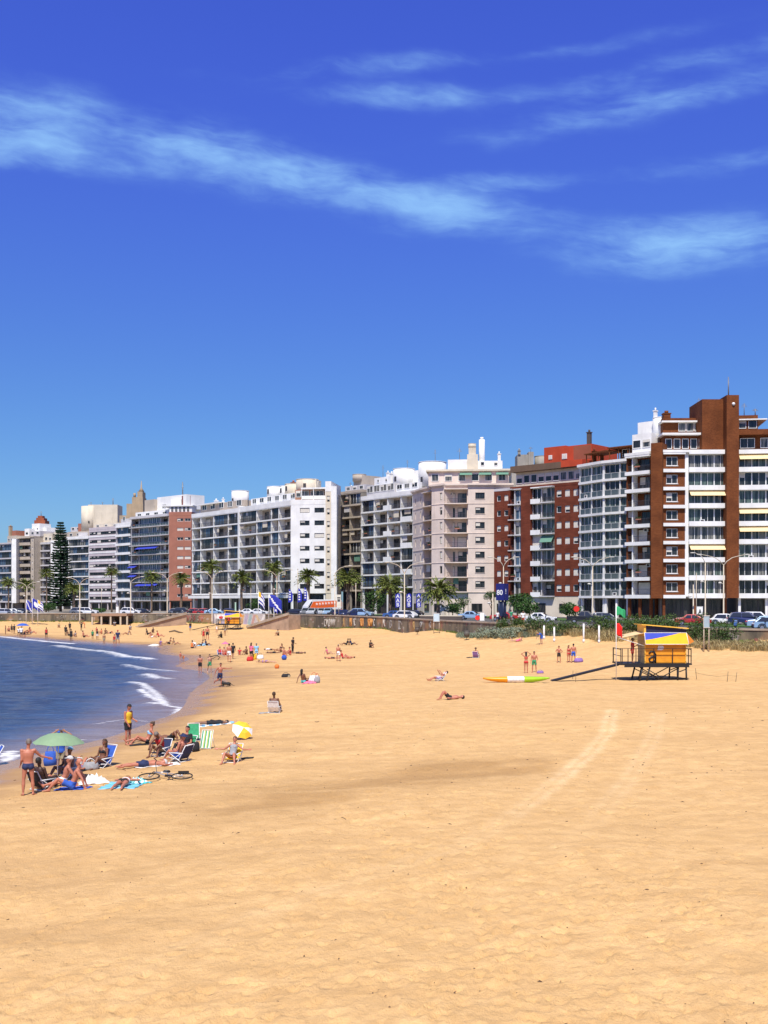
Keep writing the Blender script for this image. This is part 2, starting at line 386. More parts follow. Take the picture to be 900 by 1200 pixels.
def sand_mat():
    m = bpy.data.materials.new('beach_sand'); m.use_nodes = True; t = NT(m.node_tree); b = t.n['Principled BSDF']
    g = t.node('ShaderNodeNewGeometry').outputs['Position']; x, y, z = t.xyz(g)
    def at(n): a = t.node('ShaderNodeAttribute'); a.attribute_name = n; return a.outputs['Fac']
    flat = t.comb(x, t.m('MULTIPLY', y, 1.25), 0)
    big = t.smooth(t.noise(flat, .16, 5, .6), .36, .66)
    mid = t.smooth(t.noise(flat, 1.2, 6, .65), .35, .70)
    fine = t.noise(flat, 14, 6, .75)
    speck = t.smooth(t.noise(flat, 9.0, 3, .6), .70, .76)
    stre = t.smooth(t.noise(t.comb(t.m('MULTIPLY', x, .10), t.m('MULTIPLY', y, .55), 3), 1.0, 5, .6), .50, .66)
    c = t.mix(mid, SAND_LO, SAND_HI)
    c = t.mix(t.m('MULTIPLY', big, .35), c, (.60, .37, .155))
    c = t.mix(t.m('MULTIPLY', stre, .35), c, (.50, .30, .13))
    c = t.mix(t.m('MULTIPLY', t.smooth(fine, .35, .75), .25), c, (.44, .26, .12))
    sc = t.smooth(t.noise(t.comb(t.m('MULTIPLY', x, 1.5), t.m('MULTIPLY', y, 2.0), 5), 1.0, 8, .78), .52, .66)
    c = t.mix(t.m('MULTIPLY', sc, .50), c, (.50, .295, .12))
    c = t.mix(t.m('MULTIPLY', speck, .35), c, (.20, .12, .06))
    c = t.mix(t.m('MULTIPLY', at('damp'), .80), c, (.42, .24, .095))
    c = t.mix(t.m('MULTIPLY', at('track'), .5), c, (.90, .66, .38))
    rip = t.smooth(t.noise(t.comb(t.m('MULTIPLY', x, .07), t.m('MULTIPLY', y, .42), 7), 1.0, 5, .55), .50, .58)
    c = t.mix(t.m('MULTIPLY', t.m('MULTIPLY', rip, t.m('SUBTRACT', 1.0, t.smooth(z, .38, .62))), .50), c, (.50, .30, .13))
    wetn = t.m('ADD', z, t.m('MULTIPLY', t.m('SUBTRACT', t.noise(flat, .35, 4), .5), .34))
    wet = t.m('SUBTRACT', 1.0, t.smooth(wetn, .10, .34))
    c = t.mix(t.m('MULTIPLY', wet, .80), c, (.33, .19, .09))
    t.put(b.inputs['Base Color'], c)
    t.put(b.inputs['Roughness'], t.m('SUBTRACT', .95, t.m('MULTIPLY', t.m('SUBTRACT', 1.0, t.smooth(wetn, .03, .14)), .72)))
    b.inputs['Specular IOR Level'].default_value = .25
    # footprints and scuffs
    vo = t.node('ShaderNodeTexVoronoi'); t.put(vo.inputs['Vector'], t.comb(x, y, t.m('MULTIPLY', t.noise(flat, .7, 2), 1.2))); vo.inputs['Scale'].default_value = 2.1
    hole = t.smooth(vo.outputs['Distance'], .06, .26)
    patch = t.smooth(t.noise(flat, .23, 3), .35, .55)
    h = t.m('ADD', t.m('MULTIPLY', t.m('MULTIPLY', hole, patch), .030), t.m('MULTIPLY', t.noise(t.comb(x, t.m('MULTIPLY', y, .6), 0), 4.5, 6, .72), .11))
    h = t.m('ADD', h, t.m('MULTIPLY', t.noise(t.comb(x, t.m('MULTIPLY', y, .8), 2), 22, 3, .6), .012))
    # tyre lugs
    wv = t.node('ShaderNodeTexWave'); t.put(wv.inputs['Vector'], g); wv.inputs['Scale'].default_value = 1.6; wv.inputs['Distortion'].default_value = 1.0
    h = t.m('ADD', h, t.m('MULTIPLY', t.m('MULTIPLY', wv.outputs['Fac'], at('track')), .03))
    bn = t.node('ShaderNodeBump'); bn.inputs['Distance'].default_value = 1.0
    t.put(bn.inputs['Strength'], t.m('SUBTRACT', .85, t.m('MULTIPLY', wet, .7)))
    t.put(bn.inputs['Height'], h); t.put(b.inputs['Normal'], bn.outputs[0])
    return m
SAND_LO, SAND_HI = (.625, .385, .165), (.775, .495, .225)
ys = [-60, -30, -12, 0, 4, 8]
y = 10.0
while y < 300: ys.append(y); y += max(.06, .0042*y)
xs = list(np.concatenate([np.arange(-260, -110, 4.0), np.arange(-110, -24, .7), np.arange(-24, -11, .16), np.arange(-11, 11, .075), np.arange(11, 24, .16), np.arange(24, 60, .5), np.arange(60, 150, 5.0)]))
def sandz(X, Y):
    return ground_arr(X, Y)+stamps(X[0], Y[:, 0])
sand = grid_mesh('sand', np.array(xs), np.array(ys), sandz, {'track': track, 'damp': damp}, sand_mat()); tag(sand, None, None, kind='structure')

# ---- bits of shell, seaweed and pebbles strewn over the sand
q = np.random.RandomState(5); g = MB()
for k in range(1100):
    Y = 13+45*q.rand()**1.6; X = (q.rand()*2-1)*(Y*.36+1); z = gz(X, Y); s_ = (.008+.016*q.rand()**2)*(.6+Y/40); an = q.rand()*6.28; l_ = s_*(1+2.2*q.rand()**2); c, n_s = math.cos(an), math.sin(an)
    if z < .1: continue
    z -= .004
    P = [(-l_, -s_*.5, 0), (l_, -s_*.6, 0), (l_*.8, s_*.5, 0), (-l_*.7, s_*.6, 0), (0, 0, s_*.9)]
    g.add([(X+a*c-b*n_s, Y+a*n_s+b*c, z+d) for a, b, d in P], [(0, 1, 4), (1, 2, 4), (2, 3, 4), (3, 0, 4)])
tag(g.build('beach_debris', mat('debris_dark', (.10, .055, .03), .9, var=.5, scale=2), None, fix=False), 'tiny dark pebbles, shells and weed scraps strewn over the near sand', 'debris', None, 'stuff')

# ---- sea
def shore_d(X, Y): return poly_dist(X, Y, [(W(p, 8190/(y-705.0)), 8190/(y-705.0)) for p, y in SHORE_PX])
def w_line(pts): return [(W(p, 8190/(y-705.0)), 8190/(y-705.0)) for p, y in pts]
FOAM = [([(64, 757), (90, 761), (128, 765), (150, 771), (176, 773)], .9, 1.0), ([(146, 780), (170, 785), (200, 787)], .7, .9),
        ([(172, 791), (184, 796), (196, 796)], .8, .9), ([(154, 802), (166, 803), (178, 812), (188, 821), (192, 827), (178, 826)], .85, .5),
        ([(164, 812), (176, 820), (196, 828), (212, 829), (206, 838)], .9, .35), ([(0, 745.5), (20, 748), (50, 751), (84, 754)], 1.0, .9), ([(205, 838), (180, 849), (152, 858), (120, 868)], .8, .32),
        ([(0, 886), (14, 880), (8, 891), (20, 884)], .9, .35), ([(62, 872), (80, 868), (100, 866)], .6, .18), ([(70, 812), (110, 818), (135, 826)], .12, .3),
        ([(110, 848), (150, 842), (178, 846)], .55, .22), ([(196, 780), (230, 778)], .35, .3)]
FOAM = [(w_line(a), b, c) for a, b, c in FOAM]
def foam_a(X, Y, Z):
    o = np.zeros(X.shape)
    for ln, s, wd in FOAM: o = np.maximum(o, s*np.exp(-(poly_dist(X, Y, ln)/wd)**2))
    return o
def sea_z(X, Y):
    near = np.exp(-np.hypot(X+20, Y-80)/400)
    z = (vnoise(X*.35+Y*.15, Y*.9)-.5)*.16+(vnoise(X*.9, Y*2.1+7)-.5)*.08
    z = z*np.clip(shore_d(X, Y)/9.0, 0.05, 1)
    # the breaking ridges
    for ln, s, wd in FOAM[:5]: z += .22*np.exp(-(poly_dist(X, Y, ln)/1.1)**2)*s*np.clip(shore_d(X, Y)/4, 0, 1)
    return np.where((X < -200) | (Y > 250), 0, z)-.02
def sea_mat():
    m = bpy.data.materials.new('sea_water'); m.use_nodes = True; t = NT(m.node_tree); b = t.n['Principled BSDF']
    g = t.node('ShaderNodeNewGeometry').outputs['Position']; x, y, z = t.xyz(g)
    def at(n): a = t.node('ShaderNodeAttribute'); a.attribute_name = n; return a.outputs['Fac']
    flat = t.comb(x, t.m('MULTIPLY', y, 2.2), 0)
    n1 = t.noise(t.comb(t.m('MULTIPLY', x, .25), t.m('MULTIPLY', y, .8), 0), 1.0, 6, .65)
    n0 = t.noise(t.comb(t.m('MULTIPLY', x, .9), t.m('MULTIPLY', y, 2.6), 3), 1.0, 6, .7)
    sh = t.m('ADD', at('shore'), t.m('MULTIPLY', t.m('SUBTRACT', n1, .5), 6.0))
    deep = t.mix(t.smooth(n1, .35, .7), (.034, .054, .115), (.060, .10, .205))
    deep = t.mix(t.m('MULTIPLY', t.smooth(n0, .52, .72), .6), deep, (.16, .27, .42))  # cyan glints of the wavelets, put into the water colour
    shallow = t.mix(t.smooth(n1, .4, .62), (.20, .15, .135), (.27, .225, .235))
    c = t.mix(t.smooth(sh, .5, 6.5), shallow, deep)
    fo = t.m('ADD', at('foam'), t.m('MULTIPLY', t.m('SUBTRACT', t.noise(flat, 1.6, 8, .78), .5), 3.0))
    fo = t.m('MULTIPLY', t.smooth(fo, .30, 1.10), t.smooth(at('foam'), .08, .3))
    c = t.mix(fo, c, (.80, .80, .80))
    t.put(b.inputs['Base Color'], c)
    t.put(b.inputs['Roughness'], t.m('ADD', .20, t.m('MULTIPLY', fo, .5)))
    b.inputs['IOR'].default_value = 1.33; b.inputs['Specular IOR Level'].default_value = .42
    h = t.m('ADD', t.m('MULTIPLY', t.noise(flat, .7, 6, .72), 1.1), t.m('MULTIPLY', t.noise(flat, 2.6, 3, .6), .2))
    bn = t.node('ShaderNodeBump'); bn.inputs['Distance'].default_value = 1.0
    t.put(bn.inputs['Strength'], t.m('ADD', .12, t.m('MULTIPLY', t.smooth(at('shore'), 1, 12), .7)))
    t.put(bn.inputs['Height'], h); t.put(b.inputs['Normal'], bn.outputs[0])
    return m
sx = np.concatenate([-np.geomspace(6000, 130, 16), np.arange(-128, -50, .8), np.arange(-50, 2, .22), np.arange(2, 40, 6)])
sy = np.concatenate([[-6000, -2000, -600, -200, -60, 0, 20], np.arange(32, 120, .25), np.arange(120, 232, .6), [240, 260]])
sea = grid_mesh('sea', sx, sy, sea_z, {'shore': lambda X, Y, Z: np.minimum(shore_d(X, Y), 60), 'foam': foam_a}, sea_mat()); tag(sea, None, None, kind='structure')

# ---- land behind the wall: far ground, promenade, kerb, road, verge
ZR = 3.30
def off(pts, d):
    out = []
    for i, p in enumerate(pts):
        a = Vector(pts[max(i-1, 0)]); b = Vector(pts[min(i+1, len(pts)-1)]); t = (b-a).normalized(); n = Vector((-t.y, t.x))
        if n.dot(Vector((0.25, 1))) < 0: n = -n
        out.append((p[0]+n.x*d, p[1]+n.y*d))
    return out
def strip(name, p0, p1, z, m, th=0.0):
    mb = MB(); n = len(p0)
    vs = [(a[0], a[1], z) for a in p0]+[(a[0], a[1], z) for a in p1]
    mb.add(vs, [(i, i+1, n+i+1, n+i) for i in range(n-1)])
    if th:
        vs = [(a[0], a[1], z-th) for a in p0]+[(a[0], a[1], z) for a in p0]; mb.add(vs, [(i, i+1, n+i+1, n+i) for i in range(n-1)])
        vs = [(a[0], a[1], z-th) for a in p1]+[(a[0], a[1], z) for a in p1]; mb.add(vs, [(i, i+1, n+i+1, n+i) for i in range(n-1)])
    return tag(mb.build(name, m, fix=True), None, None, kind='structure')
asphalt = mat('asphalt', (.075, .072, .07), .9, var=.2, scale=.6, bump=.2)
paving = mat('promenade_paving', (.36, .29, .24), .85, var=.15, scale=.8, bump=.1)
grassm = mat('lawn', (.05, .12, .02), .9, var=.35, scale=1.5, bump=.6, bscale=30)
dirt = mat('far_ground', (.22, .19, .15), .9, var=.2, scale=.1)
white_paint = mat('road_paint', (.75, .73, .68), .6, var=.1, scale=4)
land = [(-6000, 262)]+wall_xy+[(400, -6000), (6000, -6000), (6000, 9000), (-6000, 9000)]
bm = bmesh.new(); vs = [bm.verts.new((x, y, ZR-.03)) for x, y in land]; bm.faces.new(vs); bmesh.ops.triangulate(bm, faces=bm.faces)
me = bpy.data.meshes.new('ground'); bm.to_mesh(me); bm.free(); me.materials.append(dirt)
if me.polygons[0].normal.z < 0: me.flip_normals()
tag(link('ground', me), None, None, kind='structure')
strip('promenade', off(wall_xy, .3), off(wall_xy, 7), ZR+.13, paving, .13)
strip('road', off(wall_xy, 7.02), off(wall_xy, 25), ZR, asphalt)
strip('road_marking', off(wall_xy, 15.9), off(wall_xy, 16.1), ZR+.005, white_paint)
strip('kerb', off(wall_xy, 7.02), off(wall_xy, 7.3), ZR+.13, mat('kerb_stone', (.5, .44, .3), .8), .13)
strip('verge', off(wall_xy, 25.1), off(wall_xy, 33), ZR+.12, grassm, .12)
strip('street', off(wall_xy, 33.05), off(wall_xy, 41), ZR-.01, asphalt)
strip('pavement', off(wall_xy, 41.05), off(wall_xy, 70), ZR+.11, mat('sidewalk', (.34, .31, .27), .85, var=.15, scale=.7), .13)

# ---- sea wall
def wall_mat():
    m = bpy.data.materials.new('seawall_stone'); m.use_nodes = True; t = NT(m.node_tree); b = t.n['Principled BSDF']
    b.inputs['Roughness'].default_value = .9
    g = t.node('ShaderNodeNewGeometry').outputs['Position']; x, y, z = t.xyz(g)
    v = t.comb(x, y, t.m('MULTIPLY', z, .25))
    c = t.mix(t.smooth(t.noise(v, .55, 5, .65), .35, .65), (.075, .066, .05), (.22, .18, .12))
    c = t.mix(t.m('MULTIPLY', t.smooth(t.noise(g, .21, 3), .54, .62), .6), c, (.42, .23, .10))
    c = t.mix(t.m('MULTIPLY', t.smooth(t.noise(t.comb(x, y, t.m('MULTIPLY', z, 1.5)), .9, 2), .62, .66), .55), c, (.42, .36, .33))
    c = t.mix(t.m('MULTIPLY', t.smooth(t.noise(t.comb(t.m('ADD', x, 31), y, z), .6, 2), .64, .68), .5), c, (.30, .08, .08))
    t.put(b.inputs['Base Color'], c); return m
wm = wall_mat(); cap_m = mat('wall_coping', (.36, .29, .22), .85, var=.2, scale=.7)
root = empty('seawall', 'long stained stone sea wall with graffiti between the beach and the promenade', 'wall', (0, 0, 0))
def ribbon(name, pts, w, z0, z1, m, parent):
    a = pts; b = off(pts, w); n = len(a); mb = MB()
    vs = [(p[0], p[1], z0) for p in a]+[(p[0], p[1], z0) for p in b]+[(p[0], p[1], z1) for p in a]+[(p[0], p[1], z1) for p in b]
    fs = []
    for i in range(n-1):
        fs += [(i, i+1, 2*n+i+1, 2*n+i), (n+i, 3*n+i, 3*n+i+1, n+i+1), (2*n+i, 2*n+i+1, 3*n+i+1, 3*n+i)]
    fs += [(0, 2*n, 3*n, n), (n-1, 2*n-1, 4*n-1, 3*n-1)]
    mb.add(vs, fs); return mb.build(name, m, parent)
ribbon('wall', wall_xy, .5, -1.0, 3.62, wm, root)
ribbon('coping', off(wall_xy, -.08), .66, 3.623, 3.80, cap_m, root)
# ------------------------------------------------------------------ apartment buildings
WHITE = weathered('white_render', (.78, .77, .74), streak=.16)
CREAM = weathered('cream_render', (.66, .58, .45))
PINK = weathered('pink_render', (.70, .585, .50), streak=.18)
BEIGE = weathered('beige_render', (.46, .39, .31))
GREYB = weathered('grey_brown_render', (.30, .27, .23))
PALEG = weathered('pale_grey_render', (.52, .50, .50))
LILAC = weathered('lilac_grey_render', (.52, .46, .47))
SHADEB = weathered('recess_render', (.27, .235, .20))  # recess walls: balcony shade put into the colour
RECW = weathered('recess_pale_render', (.46, .385, .31))  # darkened too, part of the balcony shade is in this colour
RBRICK = brick('red_brick', (.19, .044, .022), (.135, .03, .015), (.14, .065, .04))
BBRICK = brick('brown_brick', (.205, .062, .018), (.145, .041, .012), (.15, .062, .028))
OBRICK = weathered('orange_brick', (.36, .145, .095), streak=.1)
REDP = weathered('vermilion_render', (.45, .06, .022), streak=.15)
G_DARK = glass('glass_dark', (.010, .012, .015), (.035, .038, .04))
G_CURT = glass('glass_curtained', (.03, .035, .04), (.22, .21, .185))
G_BLUE = glass('glass_blue', (.03, .055, .095), (.09, .145, .215))
G_GREEN = glass('glass_green', (.03, .042, .04), (.11, .15, .13))
FR_W = mat('white_frame', (.72, .72, .70), .5, var=.05)
FR_D = mat('dark_frame', (.045, .04, .04), .5, var=.05)
BLIND = mat('roller_blind', (.62, .58, .50), .7, var=.08)
RAILM = mat('railing_metal', (.06, .06, .065), .5)
RAILW = mat('railing_white', (.60, .60, .60), .5)
RGLASS = mat('railing_glass', (.07, .085, .088), .12, spec=.7, var=.2, scale=.5)
AWN_Y = mat('yellow_awning_canvas', (.80, .62, .32), .85); AWN_B = mat('blue_awning_canvas', (.03, .05, .42), .85); AWN_G = mat('green_awning_canvas', (.12, .25, .18), .85)
METAL = mat('antenna_metal', (.22, .21, .20), .5, metal=.5)
SHOP = glass('glass_shop', (.012, .014, .016), (.06, .055, .05))
BLACKW = mat('inner_wall_dark', (.06, .055, .05), .9)

PLANTG = mat('balcony_leaves', (.03, .07, .015), .8, var=.4, scale=8)
WCACHE = {}
def win_mesh(w, h, style, frame, pane, kind):
    key = (round(w, 2), round(h, 2), style, frame.name, pane.name, kind)
    if key in WCACHE: return WCACHE[key]
    f = MB(); t = .09 if kind != 'door' else .07; D = .10
    f.box(0, w, -D, 0, 0, t); f.box(0, w, -D, 0, h-t, h); f.box(0, t, -D, 0, t, h-t); f.box(w-t, w, -D, 0, t, h-t)
    nm = max(1, int(round(w/1.1)))
    for i in range(1, nm):
        x = w*i/nm; f.box(x-.035, x+.035, -D+.01, -.01, t, h-t)
    if style in (1, 2, 3) :
        dr = {1: .35, 2: .62, 3: .97}[style]*(h-2*t)
        if nm >= 2 and style != 3:
            s = w/nm*(1 if style == 1 else max(1, nm-1)); f.box(t, min(s, w-t), -D-.02, -.03, h-t-dr, h-t, 1)
        else: f.box(t, w-t, -D-.02, -.03, h-t-dr, h-t, 1)
    p = MB(); p.box(t*.5, w-t*.5, -.04, -.015, t*.5, h-t*.5)
    r = (f.mesh('window', [frame, BLIND]), p.mesh('pane', pane)); WCACHE[key] = r; return r
class Seg:
    """one straight piece of facade; local x along it, local y into the building, local z up from the street"""
    def __init__(s, bld, A, B, depth, zt=None):
        s.b = bld; ax, ay = W(*A), A[1]; bx, by = W(*B), B[1]
        s.O = Vector((ax, ay, 0)); d = Vector((bx-ax, by-ay, 0)); s.L = d.length; s.rz = math.atan2(d.y, d.x); s.D = depth
        s.bo = Vector(bld.location)
        s.k = 0
    def put(s, mb_or_me, name, mats=None, x=0, y=0, z=0, parent=None):
        me = mb_or_me.mesh(name, mats) if isinstance(mb_or_me, MB) else mb_or_me
        if parent is not None:
            return link(name, me, parent, (x, y, z), 0)
        c, q = math.cos(s.rz), math.sin(s.rz)
        p = s.O+Vector((x*c-y*q, x*q+y*c, z))-s.bo
        return link(name, me, s.b, p, s.rz)
    def window(s, x, y, z, w, h, style=0, frame=None, pane=None, kind='win'):
        f, p = win_mesh(w, h, style, frame or FR_W, pane or G_DARK, kind)
        o = s.put(f, 'window', None, x, y, z); s.put(p, 'pane', None, parent=o); s.k += 1; return o
    def holes_wall(s, x0, x1, z0, z1, holes, th, m, name='wall', y=0):
        xs = sorted({x0, x1}|{round(h[0], 3) for h in holes}|{round(h[1], 3) for h in holes}); zs = sorted({z0, z1}|{round(h[2], 3) for h in holes}|{round(h[3], 3) for h in holes})
        mb = MB()
        inh = lambda cx, cz: any(h[0] < cx < h[1] and h[2] < cz < h[3] for h in holes)
        for j in range(len(zs)-1):
            run = None
            for i in range(len(xs)-1):
                cx, cz = (xs[i]+xs[i+1])/2, (zs[j]+zs[j+1])/2
                if not inh(cx, cz):
                    if run is None: run = xs[i]
                else:
                    if run is not None: mb.box(run, xs[i], y, y+th, zs[j], zs[j+1]); run = None
            if run is not None: mb.box(run, xs[-1], y, y+th, zs[j], zs[j+1])
        return s.put(mb, name, m)

def rail_mesh(w, kind, mat_):
    key = ('rail', round(w, 2), kind, mat_.name)
    if key in WCACHE: return WCACHE[key]
    r = MB()
    if kind == 'bars':
        r.box(0, w, 0, .05, .95, 1.0); r.box(0, w, 0, .04, .08, .12)
        n = int(w/.16)
        for i in range(n+1): x = min(w-.02, i*w/max(n, 1)); r.box(x, x+.025, .01, .03, .12, .95)
    elif kind == 'glass':
        r.box(0, w, 0, .05, .98, 1.03, 1); r.box(.02, w-.02, .01, .03, .05, .98, 0)
        for i in range(int(w/1.5)+2):
            x = min(w-.05, i*1.5); r.box(x, x+.05, -.01, .045, 0, .98, 1)
    me = r.mesh('railing', [mat_, RAILW] if kind == 'glass' else mat_); WCACHE[key] = me; return me

def facade(bld, A, B, depth, zb, n, fh, cols, wallm, slabm=None, recm=None, R_=1.4, fascia=.9, parapet=True, slab_t=.28,
           over=0.0, ground='open', parapet_h=0.0, railm=None, rail='bars', pane=G_DARK, frame=None, roofm=None, gm=None, seed=1, pierw=.22, pm=None, slab_front=None):
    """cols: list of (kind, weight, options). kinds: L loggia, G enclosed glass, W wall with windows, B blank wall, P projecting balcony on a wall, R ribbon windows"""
    s = Seg(bld, A, B, depth); L = s.L; q = random.Random(seed)
    slabm = slabm or wallm; recm = recm or SHADEB; railm = railm or RAILM; frame = frame or FR_D; pm = pm or slabm
    tot = sum(c[1] for c in cols); H = n*fh; zt = zb+H
    # body behind the recess
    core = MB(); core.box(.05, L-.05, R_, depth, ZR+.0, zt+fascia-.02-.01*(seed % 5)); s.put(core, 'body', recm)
    # end walls closing the recess
    ends = MB(); ends.box(0, .22, .02, depth-.1, zb, zt+.01); ends.box(L-.22, L, .02, depth-.1, zb, zt+.01); s.put(ends, 'end_wall', wallm)
    # roof edge
    rf = MB(); rf.box(-.05, L+.05, -over-.05, depth-.05, zt+.012, zt+fascia-.004*(seed % 7)); s.put(rf, 'roof', roofm or slabm)
    x = 0.0
    for ci, (kind, wgt, op) in enumerate(cols):
        w = L*wgt/tot; x0, x1 = x, x+w; x = x1
        cm = op.get('m', wallm)
        last = ci == len(cols)-1
        if kind in 'WBR':
            holes = []
            for i in range(n):
                z = zb+i*fh
                for (fx, ww, wh, sill) in op.get('win', [] if kind == 'B' else [(.5, 1.2, 1.2, 1.0)]):
                    cx = x0+w*fx
                    hx0, hx1 = cx-ww/2, cx+ww/2
                    if kind == 'R': hx0, hx1 = x0+.15, x1-.15; 
                    holes.append((round(hx0, 3), round(hx1, 3), round(z+sill, 3), round(z+sill+wh, 3)))
                    if kind == 'R':
                        m_ = max(1, int(round((hx1-hx0)/2.4))); sw = (hx1-hx0)/m_
                        for k in range(m_): s.window(hx0+k*sw, .26, z+sill, sw, wh, q.choice([0, 0, 1, 0, 2, 3]), frame, q.choice([pane, G_DARK]))
                    else:
                        s.window(hx0, .24, z+sill, ww, wh, q.choice(op.get('st', [0, 0, 1, 2, 3])), op.get('frame', FR_W), q.choice([pane, G_DARK, G_DARK]))
            yy = -.02 if op.get('proud', 0) == 0 else -op['proud']
            s.holes_wall(x0, x1, zb if not op.get('toground') else ZR, zt+.008+op.get('up', 0), holes, .30-yy if yy < -.05 else .30, cm, op.get('name', 'wall'), yy)
            sd = MB(); sd.box(x0+.003, x0+.18, .285, R_+.02, zb+.01, zt); sd.box(x1-.18, x1-.003, .285, R_+.02, zb+.01, zt); s.put(sd, 'wall_return', cm)
            if op.get('sills'):
                for i in range(n):
                    for (fx, ww, wh, sill) in op['win']:
                        cx = x0+w*fx; mb = MB(); mb.box(cx-ww/2-.08, cx+ww/2+.08, -.10, .1, zb+i*fh+sill-.10, zb+i*fh+sill-.003); s.put(mb, 'sill', slabm)
        for i in range(n):
            z = zb+i*fh
            if kind in 'LG':
                if kind == 'G' or (op.get('gl') and q.random() < op['gl']):
                    m_ = max(1, int(round(w/2.6))); sw = (w-.04)/m_
                    zz = z+slab_t+(.0 if op.get('full') else .0)
                    for k in range(m_):
                        pn = q.choice(op.get('panes', [pane, G_CURT, G_DARK]))
                        s.window(x0+.02+k*sw, .42, z+slab_t/2+.0, sw, fh-slab_t-.01, q.choice(op.get('gst', [0, 0, 0, 0, 1])), op.get('gframe', frame), pn)
                    inner = MB(); 
                else:
                    m_ = max(1, int(round(w/3.2))); sw = w/m_
                    for k in range(m_):
                        dw = min(sw-.5, q.choice([1.8, 2.2, 2.6]))
                        s.window(x0+k*sw+q.uniform(.2, max(.21, sw-dw-.2)), R_-.005, z+slab_t/2, dw, 2.15, q.choice([0, 0, 1, 2, 0, 3]), frame, q.choice([G_DARK, G_DARK, G_CURT]), 'door')
                if q.random() < .22:
                    ac = MB(); ax = x0+q.uniform(.4, max(.5, w-1.2)); ay = (.06 if kind == 'G' else R_-.45); ac.box(ax, ax+.8, ay-.06, ay+.24, z+slab_t/2+.03+(1.7 if kind == 'L' else 0), z+slab_t/2+.6+(1.7 if kind == 'L' else 0)); ac.box(ax+.15, ax+.65, ay-.075, ay-.062, z+slab_t/2+.12+(1.7 if kind == 'L' else 0), z+slab_t/2+.52+(1.7 if kind == 'L' else 0), 1); s.put(ac, 'air_conditioner', [FR_W, FR_D])
                if kind == 'L' and q.random() < .20:
                    sc = MB(); ax = x0+q.uniform(.1, max(.2, w*.5)); sw_ = min(w-.2, q.uniform(.8, 2.4)); ax = min(ax, x1-sw_-.1); sc.box(ax, ax+sw_, .16, .20, z+slab_t/2+q.choice([.9, 1.2, 1.5]), z+fh-slab_t/2-.02); s.put(sc, 'roll_screen', q.choice([BLIND, BEIGE, AWN_G, PALEG, CREAM]))
                if kind == 'L' and q.random() < .25:
                    pl = MB(); ax = x0+q.uniform(.1, max(.2, w-1.4)); pl.box(ax, ax+1.0, -.16, .05, z+slab_t/2+.75, z+slab_t/2+.95)
                    for _ in range(26): px_, pz_ = ax+q.random(), z+slab_t/2+.92+q.random()*.35; a_ = q.uniform(-.1, .1); pl.add([(px_-.09, -.1+a_, pz_), (px_+.09, -.05+a_, pz_-.05), (px_+.03, -.12+a_, pz_+.14)], [(0, 1, 2)], 1)
                    s.put(pl, 'planter', [OBRICK, PLANTG])
                if op.get('rail', rail) and kind == 'L' or op.get('rail'):
                    rk = op.get('rail', rail)
                    s.put(rail_mesh(w-.05, rk, RGLASS if rk == 'glass' else railm), 'railing', None, x0+.025, .06, z+slab_t/2)
                pn_ = op.get('panel')
                if pn_ and (i % 2 == pn_[2]):
                    mb = MB(); mb.box(x0+w*pn_[0], x0+w*pn_[1], -.28, .02, z-.1, z+1.12); s.put(mb, 'balcony_panel', slabm)
            if kind == 'P' or op.get('balc'):
                pass
            if op.get('awn') and i in op['awn']:
                am = op['awnm']; mb = MB(); a0, a1 = x0+.15, x1-.15; d_ = op.get('awd', 1.1); dz = op.get('awz', .9)
                mb.add([(a0, -.05, z+fh-.35), (a1, -.05, z+fh-.35), (a1, -d_, z+fh-.35-dz), (a0, -d_, z+fh-.35-dz), (a0, -.05, z+fh-.30), (a1, -.05, z+fh-.30), (a1, -d_, z+fh-.30-dz), (a0, -d_, z+fh-.30-dz)],
                       [(0, 1, 2, 3), (4, 5, 6, 7), (0, 1, 5, 4), (3, 2, 6, 7), (0, 3, 7, 4), (1, 2, 6, 5)]); s.put(mb, 'awning', am)
        if kind in 'LG' and not last and cols[ci+1][0] in 'LG':
            mb = MB(); mb.box(x1-pierw/2, x1+pierw/2, .04, R_+.01, zb+.02, zt-.0); s.put(mb, 'partition', pm)
    # slabs
    for i in range(n+1):
        z = zb+i*fh; xx = 0.0
        segs = []
        for (kind, wgt, op) in cols:
            w = L*wgt/tot
            if kind in 'LG': segs.append((xx, xx+w, op.get('out', over), op))
            xx += w
        for a, b, ov, op in segs:
            if i == n and ov <= 0: continue
            mb = MB(); mb.box(a+.004, b-.004, -ov-.012, R_+.02, z-slab_t/2, z+slab_t/2)
            if op.get('para') and i < n: mb.box(a+.004, b-.004, -ov-.012, -ov+.12, z+slab_t/2, z+slab_t/2+op['para'])
            s.put(mb, 'balcony', op.get('sm', slabm))
    # ground floor
    g = MB(); gx = 0
    if ground == 'open':
        npil = max(2, int(L/4.5))
        for k in range(npil+1):
            xx = .1+(L-.6)*k/npil; g = MB(); g.box(xx, xx+.4, .25, .7, ZR, zb-slab_t/2-.002); s.put(g, 'pillar', gm or wallm)
        m_ = max(1, int(L/3.2)); sw = (L-.4)/m_; hh = zb-ZR-.6
        for k in range(m_): s.window(.2+k*sw, R_-.003, ZR+.15, sw-.02, hh, 0, FR_D, SHOP)
    elif ground == 'solid':
        g.box(.05, L-.05, .05, R_+.02, ZR, zb-.01); s.put(g, 'ground_wall', gm or wallm)
        m_ = max(1, int(L/4)); sw = L/m_
        for k in range(m_): s.window(k*sw+.7, .04, ZR+.1 if k % 2 else ZR+1.0, min(2.2, sw-1), 2.6 if k % 2 else 1.6, 0, FR_D, SHOP)
    return s, zt+fascia

